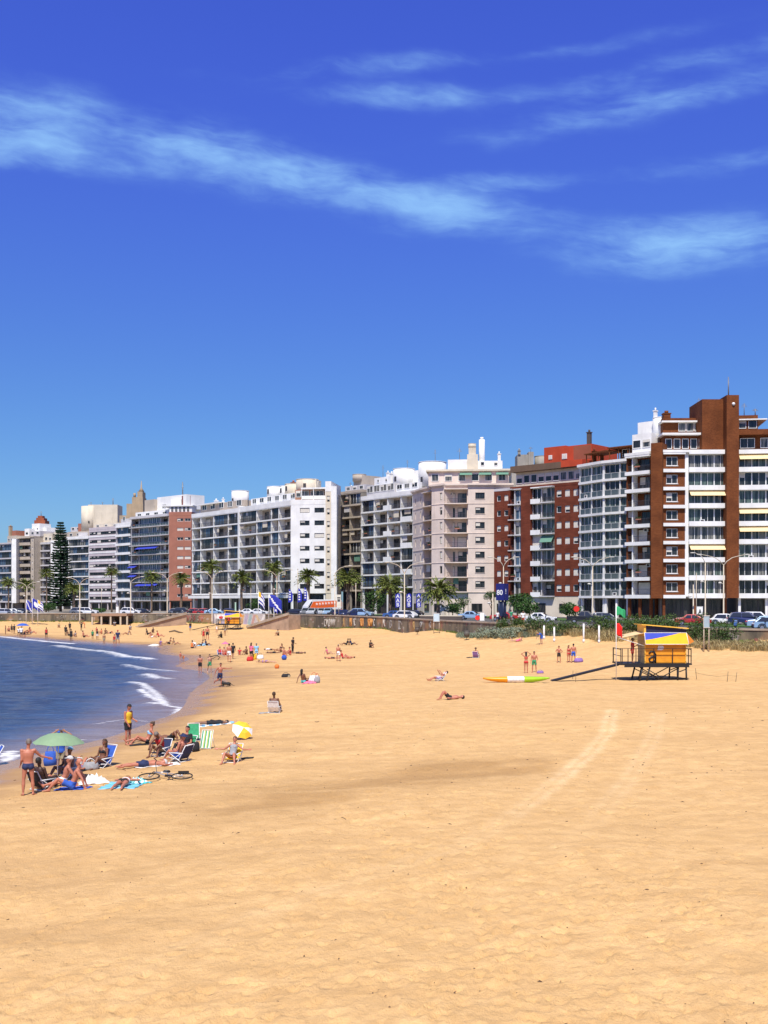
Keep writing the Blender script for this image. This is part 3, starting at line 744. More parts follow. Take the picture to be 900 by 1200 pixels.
def rbox(s, x0, x1, y0, y1, z0, z1, m, name='penthouse', wins=0, wh=1.4, ww=1.6, eave=0, wz=.9, frame=None):
    mb = MB(); mb.box(x0, x1, y0, y1, z0, z1)
    if eave: mb.box(x0-eave, x1+eave, y0-eave, y1+eave*.5, z1-.02, z1+.22)
    o = s.put(mb, name, m)
    for k in range(wins):
        sw = (x1-x0)/wins; s.window(x0+sw*(k+.5)-min(ww, sw-.3)/2, y0-.004, z0+wz, min(ww, sw-.3), wh, rnd.choice([0, 0, 1]), frame or FR_W, rnd.choice([G_DARK, G_CURT]))
    return o
def rtank(s, x, y, z0, z1, r, m, slot=True):
    mb = MB(); mb.cyl(x, y, z0, z1, r, 28); mb.cyl(x, y, z1, z1+.12, r*1.02, 28)
    o = s.put(mb, 'water_tank', m)
    if slot:
        b = MB()
        b.box(x-.35, x+.35, y-r-.03, y-r+.25, z0+1.0, z0+2.2); s.put(b, 'tank_window', FR_D)
def rmast(s, x, y, z0, h, r=.07, cross=True):
    mb = MB(); mb.tube([(x, y, z0), (x, y, z0+h)], [r, r*.5], 6)
    if cross:
        for k in range(3): mb.box(x-.5+.1*k, x+.5-.1*k, y-.02, y+.02, z0+h*(.7+.1*k), z0+h*(.7+.1*k)+.05)
    s.put(mb, 'antenna', METAL)
def rchim(s, x, y, z0, h, w=.9, m=None):
    mb = MB(); mb.box(x-w/2, x+w/2, y-w/2, y+w/2, z0, z0+h); mb.box(x-w/2-.1, x+w/2+.1, y-w/2-.1, y+w/2+.1, z0+h, z0+h+.15); mb.cyl(x, y, z0+h+.15, z0+h+.6, w*.28, 10)
    s.put(mb, 'chimney', m or WHITE)
def bld(name, label, A): return empty(name, label, 'building', (W(*A), A[1], ZR))
_pz = Seg.put
def _put(s, mb_or_me, name, mats=None, x=0, y=0, z=0, parent=None):
    # the building's empty stands on the street, so parts count their height from there
    if parent is None: z = z-ZR
    return _pz(s, mb_or_me, name, mats, x, y, z, parent)
Seg.put = _put
_bo = Seg.__init__
def _ini(s, *a, **k):
    _bo(s, *a, **k); s.bo = Vector((s.bo.x, s.bo.y, 0))
Seg.__init__ = _ini
def Zp(py, Y): return ZP(py, Y)

# --- O: the big brown brick and white block on the right
A = (680, 206); b = bld('apartment_building', 'tall brown brick and white balcony block at the right edge with a brick tower', A)
zb = 7.15; fh = 3.0
gl = dict(out=.25, gl=1.0, gframe=FR_W, panes=[G_GREEN, G_DARK, G_DARK, G_GREEN], rail='glass', gst=[0])
s1, zt1 = facade(b, (679, 206), (707, 200), 16, zb, 8, fh, [('G', 1, dict(gl)), ('G', 1, dict(gl))], WHITE, slab_t=.42, over=.5, fascia=.5, R_=1.6, seed=1, rail='glass')
s2, _ = facade(b, (707.2, 200), (736, 196.5), 16, zb, 8, fh, [('G', 2, dict(gl)), ('G', 1, dict(gl))], WHITE, slab_t=.42, over=.5, fascia=.5, R_=1.6, seed=2)
s3, _ = facade(b, (734, 190.5), (763, 187), 16, zb, 8, fh, [('L', .45, dict(out=.5)), ('L', 1.4, dict(out=.5))], BBRICK, slabm=WHITE, recm=BBRICK, slab_t=.6, over=.5, fascia=.5, R_=1.5, seed=3, roofm=WHITE, rail='bars')
# brick pier
mb = MB(); s4 = Seg(b, (763, 185.5), (776.5, 184.6), 14); mb.box(0, s4.L, -.15, 14, zb-.3, Zp(519, 185)); s4.put(mb, 'brick_pier', BBRICK)
yl = [3, 6]
s5, zt5 = facade(b, (776.5, 185.2), (853, 185), 16, zb, 8, fh,
    [('W', 26, dict(m=BBRICK, win=[(.42, 1.9, 1.5, .85)], frame=FR_W, sills=True)),
     ('B', 4, dict(m=WHITE)), ('G', 46, dict(out=.55, gframe=FR_W, panes=[G_GREEN, G_GREEN, G_CURT, G_DARK], awn=[2, 3+2], awnm=AWN_Y, para=.25, gst=[0]))],
    BBRICK, slabm=WHITE, slab_t=.55, over=.5, fascia=.45, R_=1.5, seed=4, roofm=WHITE)
mb = MB()
for i in range(9): mb.box(.02, s5.L*.345, -.5, -.03, zb+i*fh-.29, zb+i*fh+.26)
s5.put(mb, 'balcony_band', WHITE)
sT = Seg(b, (845, 184.2), (864.5, 184.2), 9); mb = MB(); mb.box(sT.L*.26, sT.L, -.7, 9, zb-.25, Zp(463.5, 184)); sT.put(mb, 'brick_tower', BBRICK)
mb = MB(); mb.box(-2.8, sT.L*.26+.02, 1.2, 9, zb+24.5, Zp(466, 184)); sT.put(mb, 'brick_tower', BBRICK)
mb = MB(); mb.ball((sT.L*.66, -.75, Zp(474, 184)), .28, 6); sT.put(mb, 'round_lamp', FR_W)
s6, zt6 = facade(b, (864.8, 185), (965, 183), 16, zb, 8, fh, [('G', 1, dict(out=.55, gframe=FR_W, panes=[G_GREEN, G_CURT, G_DARK], awn=[3, 4, 7], awnm=AWN_Y, para=.25, gst=[0, 0, 1])), ('G', 1, dict(out=.55, panes=[G_GREEN, G_DARK], para=.25))],
    WHITE, slab_t=.55, over=.5, fascia=.45, R_=1.5, seed=5)
# upper setback floors
z0 = zb+24.45
rbox(s5, .8, s5.L-3, 2.2, 12, z0, z0+2.7, BBRICK, 'upper_floor', wins=5, ww=2.6, wh=1.7, eave=0, frame=FR_W, wz=.5)
mb = MB(); mb.box(.2, s5.L-2.2, 1.0, 12.5, z0+2.71, z0+3.05); s5.put(mb, 'roof_slab', WHITE)
rbox(s5, 1.0, s5.L-4.0, 4.0, 12, z0+3.06, z0+6.0, BBRICK, 'penthouse', wins=0)
for k in range(4): s5.window(3.6+k*1.35, 3.99, z0+3.7, 1.2, 1.5, 0, FR_W, G_CURT)
mb = MB(); mb.box(.6, s5.L-3.6, 3.2, 12.4, z0+5.2, z0+5.45); s5.put(mb, 'eave', WHITE)
rchim(s5, 1.8, 5, z0+6, .8, 1.2, BBRICK); rmast(s5, s5.L-3.5, 5, z0+6, 3.6); rmast(s5, s5.L+1.2, 4, Zp(466, 184), 4.5, cross=False); rmast(sT, sT.L*.8, 3, Zp(463, 184), 3.6, cross=False)
rbox(s6, .2, 20, 2.0, 12, z0, z0+2.6, BBRICK, 'upper_floor', wins=6, ww=2.4, wh=1.7, wz=.5)
mb = MB(); mb.box(.1, 14, .6, 12, z0+2.62, z0+2.9); mb.box(.1, 14, .62, .8, z0+2.9, z0+3.5); s6.put(mb, 'roof_slab', BBRICK)
rbox(s6, .1, 3.6, 2.2, 10, z0+2.95, z0+6.1, BBRICK, 'penthouse', wins=2, ww=1.4); mb = MB(); mb.box(.05, 5.0, 1.5, 10.3, z0+5.2, z0+5.4); s6.put(mb, 'eave', WHITE)
rmast(s6, 3.3, 3, z0+6.1, 1.2, .1); rmast(s6, 1.5, 3, z0+6.1, 2.2)
# roof terrace of the left wing: pergola, hedge, tank house
zt = zb+24.5
pg = MB()
for k in range(5): pg.box(.4+k*1.9, .55+k*1.9, 1.2, 1.35, zt, zt+2.3)
pg.box(.2, 9, .9, 6, zt+2.3, zt+2.5); s2.put(pg, 'pergola', BBRICK)
rbox(s2, 1.0, 6.0, 4, 12, zt, zt+2.25, BBRICK, 'terrace_room', wins=2); rbox(s3, .2, 4.0, 1.5, 10, zt, zt+3.4, WHITE, 'terrace_room', wins=2, ww=1.8, wz=1.0)
rbox(s3, -1.6, 2.0, 6, 12, zt+1, zt+6.2, WHITE, 'tank_house'); rtank(s3, 3.2, 6, zt+2.5, zt+6.4, 1.5, WHITE, False)
rchim(s3, 2.6, 5, zt+6.0, 1.6, .5, WHITE); rchim(s1, .6, 3, zt, 2.6, .6, BBRICK); rchim(s1, 1.6, 4, zt, 2.2, .5, BBRICK)
pg = MB()
for k in range(3): pg.box(.4+k*1.7, .55+k*1.7, 1.2, 1.35, zt, zt+1.9)
pg.box(.2, s1.L, .9, 5, zt+1.9, zt+2.1); s1.put(pg, 'pergola', BBRICK)

# --- N: red brick block
A = (579, 224); b = bld('apartment_building', 'red brick apartment block with white bays and a vermilion rooftop house', A)
zb = 7.3; fh = 3.0
sa, _ = facade(b, (579, 222), (598, 219.5), 14, zb, 7, fh, [('W', 1, dict(win=[(.30, .95, 1.15, 1.0), (.75, .95, 1.15, 1.0)], frame=FR_W, st=[0, 3, 3, 2]))], RBRICK, slabm=PALEG, fascia=.5, R_=1.2, seed=11, ground='solid', gm=CREAM)
sb, zt = facade(b, (598, 218.5), (680, 208), 14, zb, 7, fh,
    [('L', 5, dict(out=.9, sm=PALEG)), ('G', 9, dict(out=.3, gframe=FR_W, panes=[G_CURT, G_BLUE], gst=[0, 1])), ('B', 11, dict(m=RBRICK, proud=.5)),
     ('G', 11, dict(out=.5, para=.7, sm=WHITE, gframe=FR_W, panes=[G_CURT, G_DARK], gst=[1, 3, 0])), ('L', 15, dict(out=.8, sm=PALEG, gl=.4, gframe=FR_W, panes=[G_GREEN, G_CURT], awn=[3], awnm=AWN_G, awd=1.0, awz=1.3)),
     ('W', 28, dict(m=RBRICK, win=[(.17, 1.1, 1.3, .9), (.50, 1.1, 1.3, .9), (.83, 1.1, 1.3, .9)], frame=FR_W, st=[0, 3, 3, 3, 2]))],
    RBRICK, slabm=PALEG, fascia=.55, R_=1.5, seed=12, roofm=RBRICK, ground='solid', gm=CREAM, slab_t=.22)
rbox(sb, .3, sb.L-.4, 1.6, 13, zt-.01, zt+2.9, CREAM, 'setback_floor', wins=9, ww=1.7, wh=1.6, frame=FR_W, wz=.7)
mb = MB(); mb.box(-.3, sb.L+.2, .4, 13.4, zt+2.91, zt+4.1); sb.put(mb, 'roof_fascia', weathered('dark_roof_band', (.14, .09, .06)))
mb = MB(); mb.box(sb.L*.72, sb.L+.25, .3, 4, zt+3.0, zt+4.2); sb.put(mb, 'roof_fascia', REDP)
rbox(sb, sb.L*.35, sb.L*.66, 3.5, 13, zt+4.1, zt+7.6, REDP, 'rooftop_house'); rbox(sb, sb.L*.60, sb.L+.8, 2.8, 12.4, zt+4.15, zt+7.3, REDP, 'rooftop_house')
mb = MB(); mb.box(sb.L*.80, sb.L+.6, 2.78, 2.9, zt+4.5, zt+7.1); sb.put(mb, 'dark_panel', weathered('brown_panel', (.28, .09, .05)))  # darker brown panel over the right part of the front
sb.window(sb.L*.42, 3.49, zt+5.2, .8, .8, 3); sb.window(sb.L*.64, 2.79, zt+4.9, 1.1, 1.0, 3)
rchim(sb, sb.L*.99, 3.5, zt+7.3, 2.2, .7, weathered('dark_chimney', (.10, .08, .07)))
# --- behind N: grey water towers
A = (607, 262); b = bld('apartment_building', 'old grey water towers and walls of a block seen over the red brick roof', A)
s = Seg(b, (607, 262), (668, 262), 12)
mb = MB(); mb.box(-1.5, s.L+.5, 0, 12, ZR, Zp(549, 262)); s.put(mb, 'body', weathered('old_render', (.40, .36, .30)))
OG = weathered('old_grey_render', (.34, .31, .26), streak=.5)
mb = MB(); mb.box(0, 3.6, 1, 6, Zp(549.5, 262), Zp(532, 262)); mb.box(2.6, 3.8, .6, 4, Zp(549.5, 262), Zp(529, 262)); s.put(mb, 'tower', OG)
rtank(s, 6.2, 3, Zp(549.5, 262), Zp(533.5, 262), 1.9, OG, False); rbox(s, 7.6, 11.6, 1.4, 6, Zp(549.5, 262), Zp(534.5, 262), PALEG, 'tower', 1)
rmast(s, 8.4, 2, Zp(535, 262), 1.6); rmast(s, 9.8, 2, Zp(535, 262), 1.8); rmast(s, 3.4, 3, Zp(529, 262), 1.5); rchim(s, .4, 1, Zp(532, 262), .8, .6, OG)

# --- M: pink block with turret corner
A = (484, 240); b = bld('apartment_building', 'pale pink apartment block with cornices, narrow side windows and curved balconies', A)
zb = 8.25; fh = 3.0
nw = dict(win=[(.25, .55, 1.5, .8), (.75, .55, 1.5, .8)], frame=FR_D, st=[0, 1, 3], pane=G_DARK)
sc, _ = facade(b, (484, 242), (496, 235), 12, zb, 7, fh, [('W', 1, nw)], PINK, fascia=.9, R_=1.2, seed=21, ground='solid', slab_t=.18)
sd, _ = facade(b, (496, 235), (506, 231), 12, zb, 7, fh, [('L', 1, dict(out=.5))], PINK, recm=RECW, fascia=.9, R_=1.4, seed=22, ground='solid', slab_t=.2)
se, _ = facade(b, (506, 228.6), (520.5, 226), 12, zb, 7, fh, [('W', 1, dict(win=[(.75, .7, 1.5, .8)], frame=FR_D, st=[0, 3, 1]))], PINK, fascia=.9, R_=1.2, seed=23, ground='solid')
sf, _ = facade(b, (520.5, 226.5), (548.5, 226), 12, zb, 7, fh, [('L', 1, dict(out=.75, m=PINK))], PINK, recm=PINK, fascia=.9, R_=1.5, seed=24, ground='solid', slab_t=.2)
sg, zt = facade(b, (548.5, 225.4), (579, 225.2), 12, zb, 7, fh, [('W', 1, dict(win=[(.46, 1.9, 1.3, .9)], frame=FR_D, sills=True, st=[0, 1, 2, 1]))], PINK, fascia=.9, R_=1.2, seed=25, ground='solid')
sh, _ = facade(b, (579, 225.6), (601, 225.4), 12, zb, 7, fh, [('W', 1, dict(win=[(.3, 1.9, 1.3, .9)], frame=FR_D, st=[0, 1]))], PINK, fascia=.9, R_=1.2, seed=26, ground='solid')
for q_, sg_ in ((sc, .25), (sd, .25), (se, .3), (sf, .35), (sg, .3), (sh, .3)):
    for i in range(0, 7):
        if q_ in (sd, sf): continue
        mb = MB(); mb.box(-.05, q_.L+.05, -.10, .05, zb+i*fh-.09, zb+i*fh+.02); q_.put(mb, 'string_course', PINK)
    mb = MB(); mb.box(-.15, q_.L+.15, -.55, .3, zt-.18, zt+.18); mb.box(-.1, q_.L+.1, -.3, .3, zt-.42, zt-.19)
    q_.put(mb, 'cornice', PINK)
rbox(sd, .0, 4, 1.6, 10, zt, zt+2.6, PINK, 'upper_floor', wins=2, ww=.8)
rbox(sf, -1.2-se.L*.6, sf.L+sg.L+3.0, 1.8, 11, zt, zt+2.9, PINK, 'upper_floor', wins=6, ww=1.5, wh=1.5)
mb = MB(); mb.box(-1.7-se.L*.6, sf.L+sg.L+3.5, 1.2, 11.5, zt+2.91, zt+3.3); sf.put(mb, 'cornice', CREAM)
for k, x_ in enumerate((3.2, 7.1, 10.6)):
    mb = MB(); mb.add([(x_, 1.6, zt+2.6), (x_+2.4, 1.6, zt+2.6), (x_+2.5, .6, zt+2.0), (x_-.1, .6, zt+2.0)], [(0, 1, 2, 3)]); mb.add([(x_, 1.6, zt+2.65), (x_+2.4, 1.6, zt+2.65), (x_+2.5, .6, zt+2.05), (x_-.1, .6, zt+2.05)], [(0, 1, 2, 3)]); sf.put(mb, 'awning', AWN_G)
z3 = zt+3.3
rbox(sf, .6, 5.0, 3, 10, z3-.02, z3+2.2, WHITE, 'tank_house'); rbox(sg, -1.0, 7.2, 3.5, 10, z3-.01, z3+1.9, WHITE, 'tank_house', wins=3, ww=.8, wh=.8)
mb = MB(); mb.box(4.6, 6.8, 2.6, 5, z3+.01, z3+3.2); mb.box(4.9, 6.4, 2.9, 4.6, z3+3.2, z3+4.6); sf.put(mb, 'chimney_tower', CREAM)
rtank(sf, 5.6, 3.8, z3+4.6, z3+5.4, .8, CREAM, False)
mb = MB(); mb.cyl(7.6, 4.2, z3, z3+6.4, .62, 14); mb.cyl(7.6, 4.2, z3+6.4, z3+6.9, .35, 10); sf.put(mb, 'chimney', WHITE); rchim(sg, 6.6, 4.5, z3+1.9, 1.4, .6); rmast(sf, 3, 4, z3+2.2, 2.5)

# --- L: white modern block with hanging panels
A = (423, 268); b = bld('apartment_building', 'white block of deep open balconies with staggered white parapet panels', A)
zb = 9.6
s, zt = facade(b, (423.5, 267), (484, 251), 14, zb, 7, 3.0,
    [('L', 1, dict(gl=.35, gframe=FR_D, panes=[G_BLUE, G_DARK])), ('L', 1.05, dict(gl=.1, panel=(.75, 1.0, 0))), ('L', 1, dict(panel=(0, .3, 0))), ('L', .9, dict(gl=.2, panel=(.05, .9, 1)))],
    WHITE, recm=RECW, fascia=.95, R_=1.8, seed=31, over=.15, slab_t=.34)
rbox(s, 0, s.L*.55, 1.6, 12, zt, zt+2.5, PALEG, 'setback_floor', wins=4, ww=2.4, wh=1.6); rbox(s, s.L*.56, s.L-.3, 1.9, 12, zt, zt+2.0, WHITE, 'setback_floor', wins=3, ww=2.0, wh=1.1)
rbox(s, .5, 7, 3.5, 12, zt+2.5, zt+4.6, WHITE, 'tank_house', wins=2, ww=.8, wh=.8); rtank(s, s.L*.48, 5.5, zt+2.0, zt+6.0, 2.6, WHITE); rtank(s, s.L*.98, 6.0, zt+1, zt+6.6, 3.2, WHITE)
rbox(s, s.L*.5, s.L*.9, 6.2, 12, zt+2, zt+5.5, WHITE, 'tank_house'); rmast(s, 2, 5, zt+4.6, 3.2); rmast(s, s.L*.45, 7, zt+6, 2.5); rmast(s, s.L*.97, 7, zt+6.8, 3); rchim(s, s.L*.2, 5, zt+4.6, 1.0, .6); rchim(s, s.L*.34, 4, zt+2.5, 2.6, .7)
# --- K: grey brown block
A = (395, 280); b = bld('apartment_building', 'narrow grey brown block with glazed balconies left of the white panelled block', A)
zb = 9.0
s, zt = facade(b, (396, 277), (423, 270), 14, zb, 8, 3.0, [('W', .28, dict(win=[(.5, .8, 1.1, 1.0)], frame=FR_D)), ('L', .9, dict(gl=.35, panes=[G_BLUE, G_DARK])), ('L', 1.1, dict(gl=.45, gframe=FR_W, panes=[G_BLUE, G_DARK, G_CURT]))],
    GREYB, fascia=.6, R_=1.6, seed=32, slab_t=.4, over=.1, slabm=BEIGE)
rbox(s, 1.0, s.L-.3, 1.5, 12, zt, zt+1.4, PALEG, 'setback_floor', wins=3, ww=1.5, wh=.9, wz=.3); rbox(s, 2.5, 6.0, 3, 9, zt+1.4, zt+4.0, BEIGE, 'tank_house'); rtank(s, 4.2, 3.5, zt+2.6, zt+4.2, 1.7, BEIGE, False)
rmast(s, 1.2, 3, zt+1, 1.6); rchim(s, 1.6, 3, zt, 1.2, .5)

# --- J: long white block with grid of loggias and bright side wall
A = (225, 305); b = bld('apartment_building', 'long bright white apartment block with a gridded balcony front and blank white side wall', A)
zb = 8.25
Lp = dict(gl=.28, gframe=FR_D, panes=[G_BLUE, G_DARK, G_CURT])
s, zt = facade(b, (225, 304), (280, 284), 14, zb, 7, 3.0, [('L', .8, dict(Lp, gl=.5)), ('L', 1.2, dict(Lp)), ('L', 1.3, dict(Lp, gl=.4)), ('L', .95, dict(Lp, gl=.4))], WHITE, recm=RECW, fascia=1.05, R_=1.7, seed=41, slab_t=.34, over=.1)
mb = MB(); mb.box(-.3, s.L+.1, -1.0, .2, zb-1.1, zb-.35); s.put(mb, 'canopy', WHITE)
s2_, zt = facade(b, (280.3, 284), (341, 264), 14, zb, 7, 3.0, [('L', 1.6, dict(Lp, gl=.12)), ('L', 1.3, dict(Lp, gl=.15)), ('L', .65, dict(Lp)), ('L', 1.05, dict(Lp, gl=.2))], WHITE, recm=RECW, fascia=1.2, R_=1.7, seed=42, slab_t=.34, over=.1)
mb = MB(); mb.box(-.1, s2_.L+.1, -1.0, .2, zb-1.1, zb-.35); s2_.put(mb, 'canopy', WHITE)
mb = MB(); mb.box(-.35, .3, -.25, 2, zb-.3, zt+.3); s2_.put(mb, 'fin', WHITE)
s3_, zt3 = facade(b, (341, 263.5), (381.5, 262), 13, zb, 7, 3.0, [('W', 1, dict(win=[(.40, 2.35, 1.15, 1.1), (.82, 2.35, 1.15, 1.1)], frame=FR_D, st=[0, 1, 3, 3, 2]))], WHITE, fascia=1.2, R_=1.2, seed=43, ground='open')
s4_, _ = facade(b, (381.5, 261.4), (388, 261.2), 12, zb, 8, 3.0, [('W', 1, dict(m=CREAM, win=[(.5, .75, 1.5, .5)], frame=weathered('grille_cream', (.55, .46, .33)), st=[2]))], CREAM, fascia=2.4, R_=1.2, seed=44, ground='solid', roofm=WHITE)
mb = MB(); q_ = Seg(b, (388, 261), (394.5, 261), 12); mb.box(0, q_.L, 0, 12, ZR, zt3+3.0); q_.put(mb, 'stair_tower', WHITE)
z1 = zt
rbox(s, 1.2, s.L*.96, 2.0, 12, zt-.15, zt+2.1, RECW, 'setback_floor', wins=5, ww=2.4, wh=1.5); mb = MB(); mb.box(.8, s.L*.5, 1.0, 8, zt+2.1, zt+2.4); s.put(mb, 'roof_slab', WHITE)
rbox(s2_, .8, s2_.L*.92, 3.0, 12, zt-.0, zt+2.2, WHITE, 'setback_floor', wins=6, ww=2.0, wh=1.2)
rbox(s3_, .4, s3_.L-.8, 2.4, 10, zt-.05, zt+2.6, weathered('rust_render', (.36, .18, .11)), 'upper_floor', wins=2, ww=3.2, wh=1.5, frame=FR_W); mb = MB(); mb.box(2.2, s3_.L-.2, .8, 10.4, zt+2.61, zt+2.95)
for k in range(3): mb.box(2.3+k*2.9, 2.45+k*2.9, .85, 1.0, zt, zt+2.6)
mb.box(2.3, s3_.L-.3, .85, .95, zt+.2, zt+1.0); s3_.put(mb, 'terrace_canopy', WHITE)
rtank(s, s.L*.62, 6, zt+1, Zp(573.5, 290), 2.3, WHITE); rtank(s2_, s2_.L*.32, 6, zt+2, Zp(568, 275), 2.2, WHITE); rtank(s2_, s2_.L*.48, 7, zt+2, Zp(568.5, 275), 1.9, WHITE)
rtank(s2_, s2_.L*.68, 6, zt+2, Zp(566, 270), 2.4, CREAM); rbox(s2_, s2_.L*.68, s2_.L*.93, 5.0, 9, zt+2, Zp(566.5, 270), CREAM, 'tank_house'); rtank(s3_, 2.6, 5.5, zt+2, Zp(561.3, 266), 2.7, CREAM); rbox(s3_, 2.6, 5.2, 4.0, 9, zt+2, Zp(561, 266), CREAM, 'tank_house')
rchim(s2_, s2_.L*.66, 6, Zp(566, 270), .5, 1.0, OBRICK); rmast(s, s.L*.98, 3, zt, 4.0, .12, False); rchim(s, s.L*.25, 4, zt+2.3, .9, .8); rchim(s, s.L*.4, 4, zt+2.3, 1.0, .5)

# --- I: orange brick slab and the blue balconied block H beside it
A = (154, 362); b = bld('apartment_building', 'balconied block with blue awnings and a plain orange brick end wall', A)
zb = 6.6; fh = 3.0
s, zt = facade(b, (154, 368), (198, 353), 14, zb, 9, fh, [('L', .8, dict(out=1.0, awn=[2, 3], awnm=AWN_B, awd=1.9)), ('L', 2.2, dict(out=1.0, gl=.75, gframe=FR_W, panes=[G_BLUE, G_BLUE, G_CURT], awn=[1, 5], awnm=AWN_B, awd=1.9)), ('L', .9, dict(out=1.0))],
    PALEG, recm=RECW, fascia=.7, R_=1.5, seed=51, slab_t=.25, over=.6, rail='glass', railm=RAILW)
s_, zt_ = facade(b, (198, 353), (224.5, 352), 14, zb, 9, fh, [('W', 1, dict(m=OBRICK, win=[(.50, 2.0, .95, 1.2), (.83, 2.0, .95, 1.2)], frame=FR_W, st=[3, 3, 0, 2]))], OBRICK, fascia=1.2, R_=1.2, seed=52, ground='open')
mb = MB(); mb.box(.0, s_.L, .5, 12, zt_+.0, zt_+1.8); s_.put(mb, 'upper_floor', WHITE); 
for k in range(5): s_.window(.6+k*1.3, .49, zt_+.2, .7, 1.4, 0, FR_D, G_CURT)
mb = MB(); mb.box(-2.5, s_.L+.4, .0, 12, zt_+1.81, zt_+2.2); s_.put(mb, 'roof_slab', WHITE)
rbox(s, 0, s.L*.9, 1.6, 12, zt, zt+1.6, WHITE, 'setback_floor', wins=4, ww=2.2, wh=.8, wz=.3); rbox(s, s.L*.15, s.L*.42, 3, 10, zt+1.6, zt+5.6, BEIGE, 'tank_house')
rbox(s, s.L*.42, s.L*1.18, 4, 11, zt+1.6, zt+6.2, WHITE, 'rooftop_house', wins=2, ww=2.2, wh=1.2); mb = MB(); mb.box(0, 3.4, 2, 6, zt_+2.2, zt_+4.3); s_.put(mb, 'tank_house', WHITE); mb = MB(); mb.box(3.6, 6.4, 2, 6, zt_+2.2, zt_+5.3); s_.put(mb, 'tank_house', weathered('maroon_render', (.18, .05, .045)))
rmast(s_, 3.2, 4, zt_+4, 6, .22); mb = MB()
for k in range(5): mb.box(2.9, 3.5, 3.9, 4.1, zt_+5+k*1.0, zt_+5.08+k*1.0)
s_.put(mb, 'mast_rungs', METAL)
# --- stepped old tower behind
A = (150, 430); b = bld('apartment_building', 'old tan stepped tower with a spire rising behind the blue awning block', A)
s = Seg(b, (140, 430), (170, 430), 10); TAN = weathered('tan_stone', (.40, .30, .19)); mb = MB()
mb.box(0, s.L, 0, 10, ZR, Zp(604, 430)); mb.box(2.5, s.L-1, 1, 9, Zp(604, 430), Zp(590, 430)); mb.box(4.5, s.L-1.2, 1.5, 8, Zp(590, 430), Zp(582, 430)); mb.box(6.6, 8.6, 1.6, 7, Zp(582, 430), Zp(575.5, 430)); s.put(mb, 'body', TAN)
mb = MB(); mb.tube([(7.6, 4, Zp(575, 430)), (7.6, 4, Zp(571, 430)), (7.6, 4, Zp(562, 430))], [1.2, .35, .08], 8); mb.cyl(5.2, 3, Zp(582, 430), Zp(577, 430), .5, 8); s.put(mb, 'spire', TAN)
# --- G and F
A = (136, 375); b = bld('apartment_building', 'narrow slice of blue glazed bays between the striped block and the awning block', A)
s, zt = facade(b, (136.5, 376), (153.8, 369), 12, 7.0, 8, 3.05, [('G', 1, dict(out=.5, para=.35, gframe=FR_D, panes=[G_BLUE, G_BLUE, G_DARK]))], PALEG, slabm=WHITE, fascia=1.3, R_=1.4, seed=53, slab_t=.45, over=.3)
rbox(s, .3, 4.8, 1.5, 9, zt, zt+1.6, PALEG, 'setback_floor', 1)
A = (105, 412); b = bld('apartment_building', 'lilac white block striped with dark ribbon windows', A)
s, zt = facade(b, (104.5, 414), (136.2, 404), 14, 5.9, 9, 3.0, [('R', 1, dict(win=[(.5, 1, 1.15, 1.1)]))], LILAC, fascia=.9, R_=1.2, seed=54, frame=FR_D)
mb = MB()
for i in range(9): mb.box(-.05, s.L+.05, -.12, -.025, 5.9+i*3.0+.25, 5.9+i*3.0+.75)
s.put(mb, 'white_band', WHITE); rbox(s, .6, s.L-.4, 1.6, 10, zt, zt+1.4, CREAM, 'setback_floor', 3, wh=.7, wz=.3)
# --- E: dark glazed block with white slabs and cream drum
A = (72, 445); b = bld('apartment_building', 'dark glazed block with thin white floor lines and a big cream rooftop drum', A)
s, zt = facade(b, (72, 446), (104.2, 436), 16, 7.2, 8, 3.0, [('G', .35, dict(out=.3, panes=[G_DARK])), ('G', 1, dict(out=.3, gframe=FR_D, panes=[G_DARK, G_BLUE, G_CURT]))], WHITE, fascia=1.0, R_=1.4, seed=55, slab_t=.4, over=.3)
rbox(s, 0, s.L*1.3, 3, 14, zt, zt+2.2, BEIGE, 'setback_floor', 5, wh=1.0, wz=.5)
rbox(s, -.6, s.L*.35, 5, 14, zt+2.2, zt+4.3, PALEG, 'rooftop_house', 2, wh=.9); rbox(s, 4.8, 7.6, 4.4, 9, zt+2.2, zt+5.5, OBRICK, 'chimney_house')
s9 = Seg(b, (91, 440), (134, 440), 12); mb = MB(); mb.cyl(3.2, 6, zt+1.5, Zp(592, 440), 3.3, 32); mb.box(3.2, s9.L+.4, 3.5, 12, zt+1.5, Zp(590.5, 440)); s9.put(mb, 'rooftop_drum', CREAM)
mb = MB(); mb.box(0, s9.L, 1, 14, ZR, zt+1.6); s9.put(mb, 'rear_wing', PALEG)
for k, x_ in enumerate((3.5, 9.6, 11.6)): s9.window(x_, 3.48 if k else 2.6, zt+3.0+(2.4 if k == 0 else 0), .5, .9, 0, FR_D)
rmast(s9, 4, 5, Zp(591, 440), 1.3, .12); rmast(s9, 12.8, 5, Zp(590, 440), 2.6, .2); rmast(s9, 8.6, 5, Zp(590, 440), 1.0, .12)
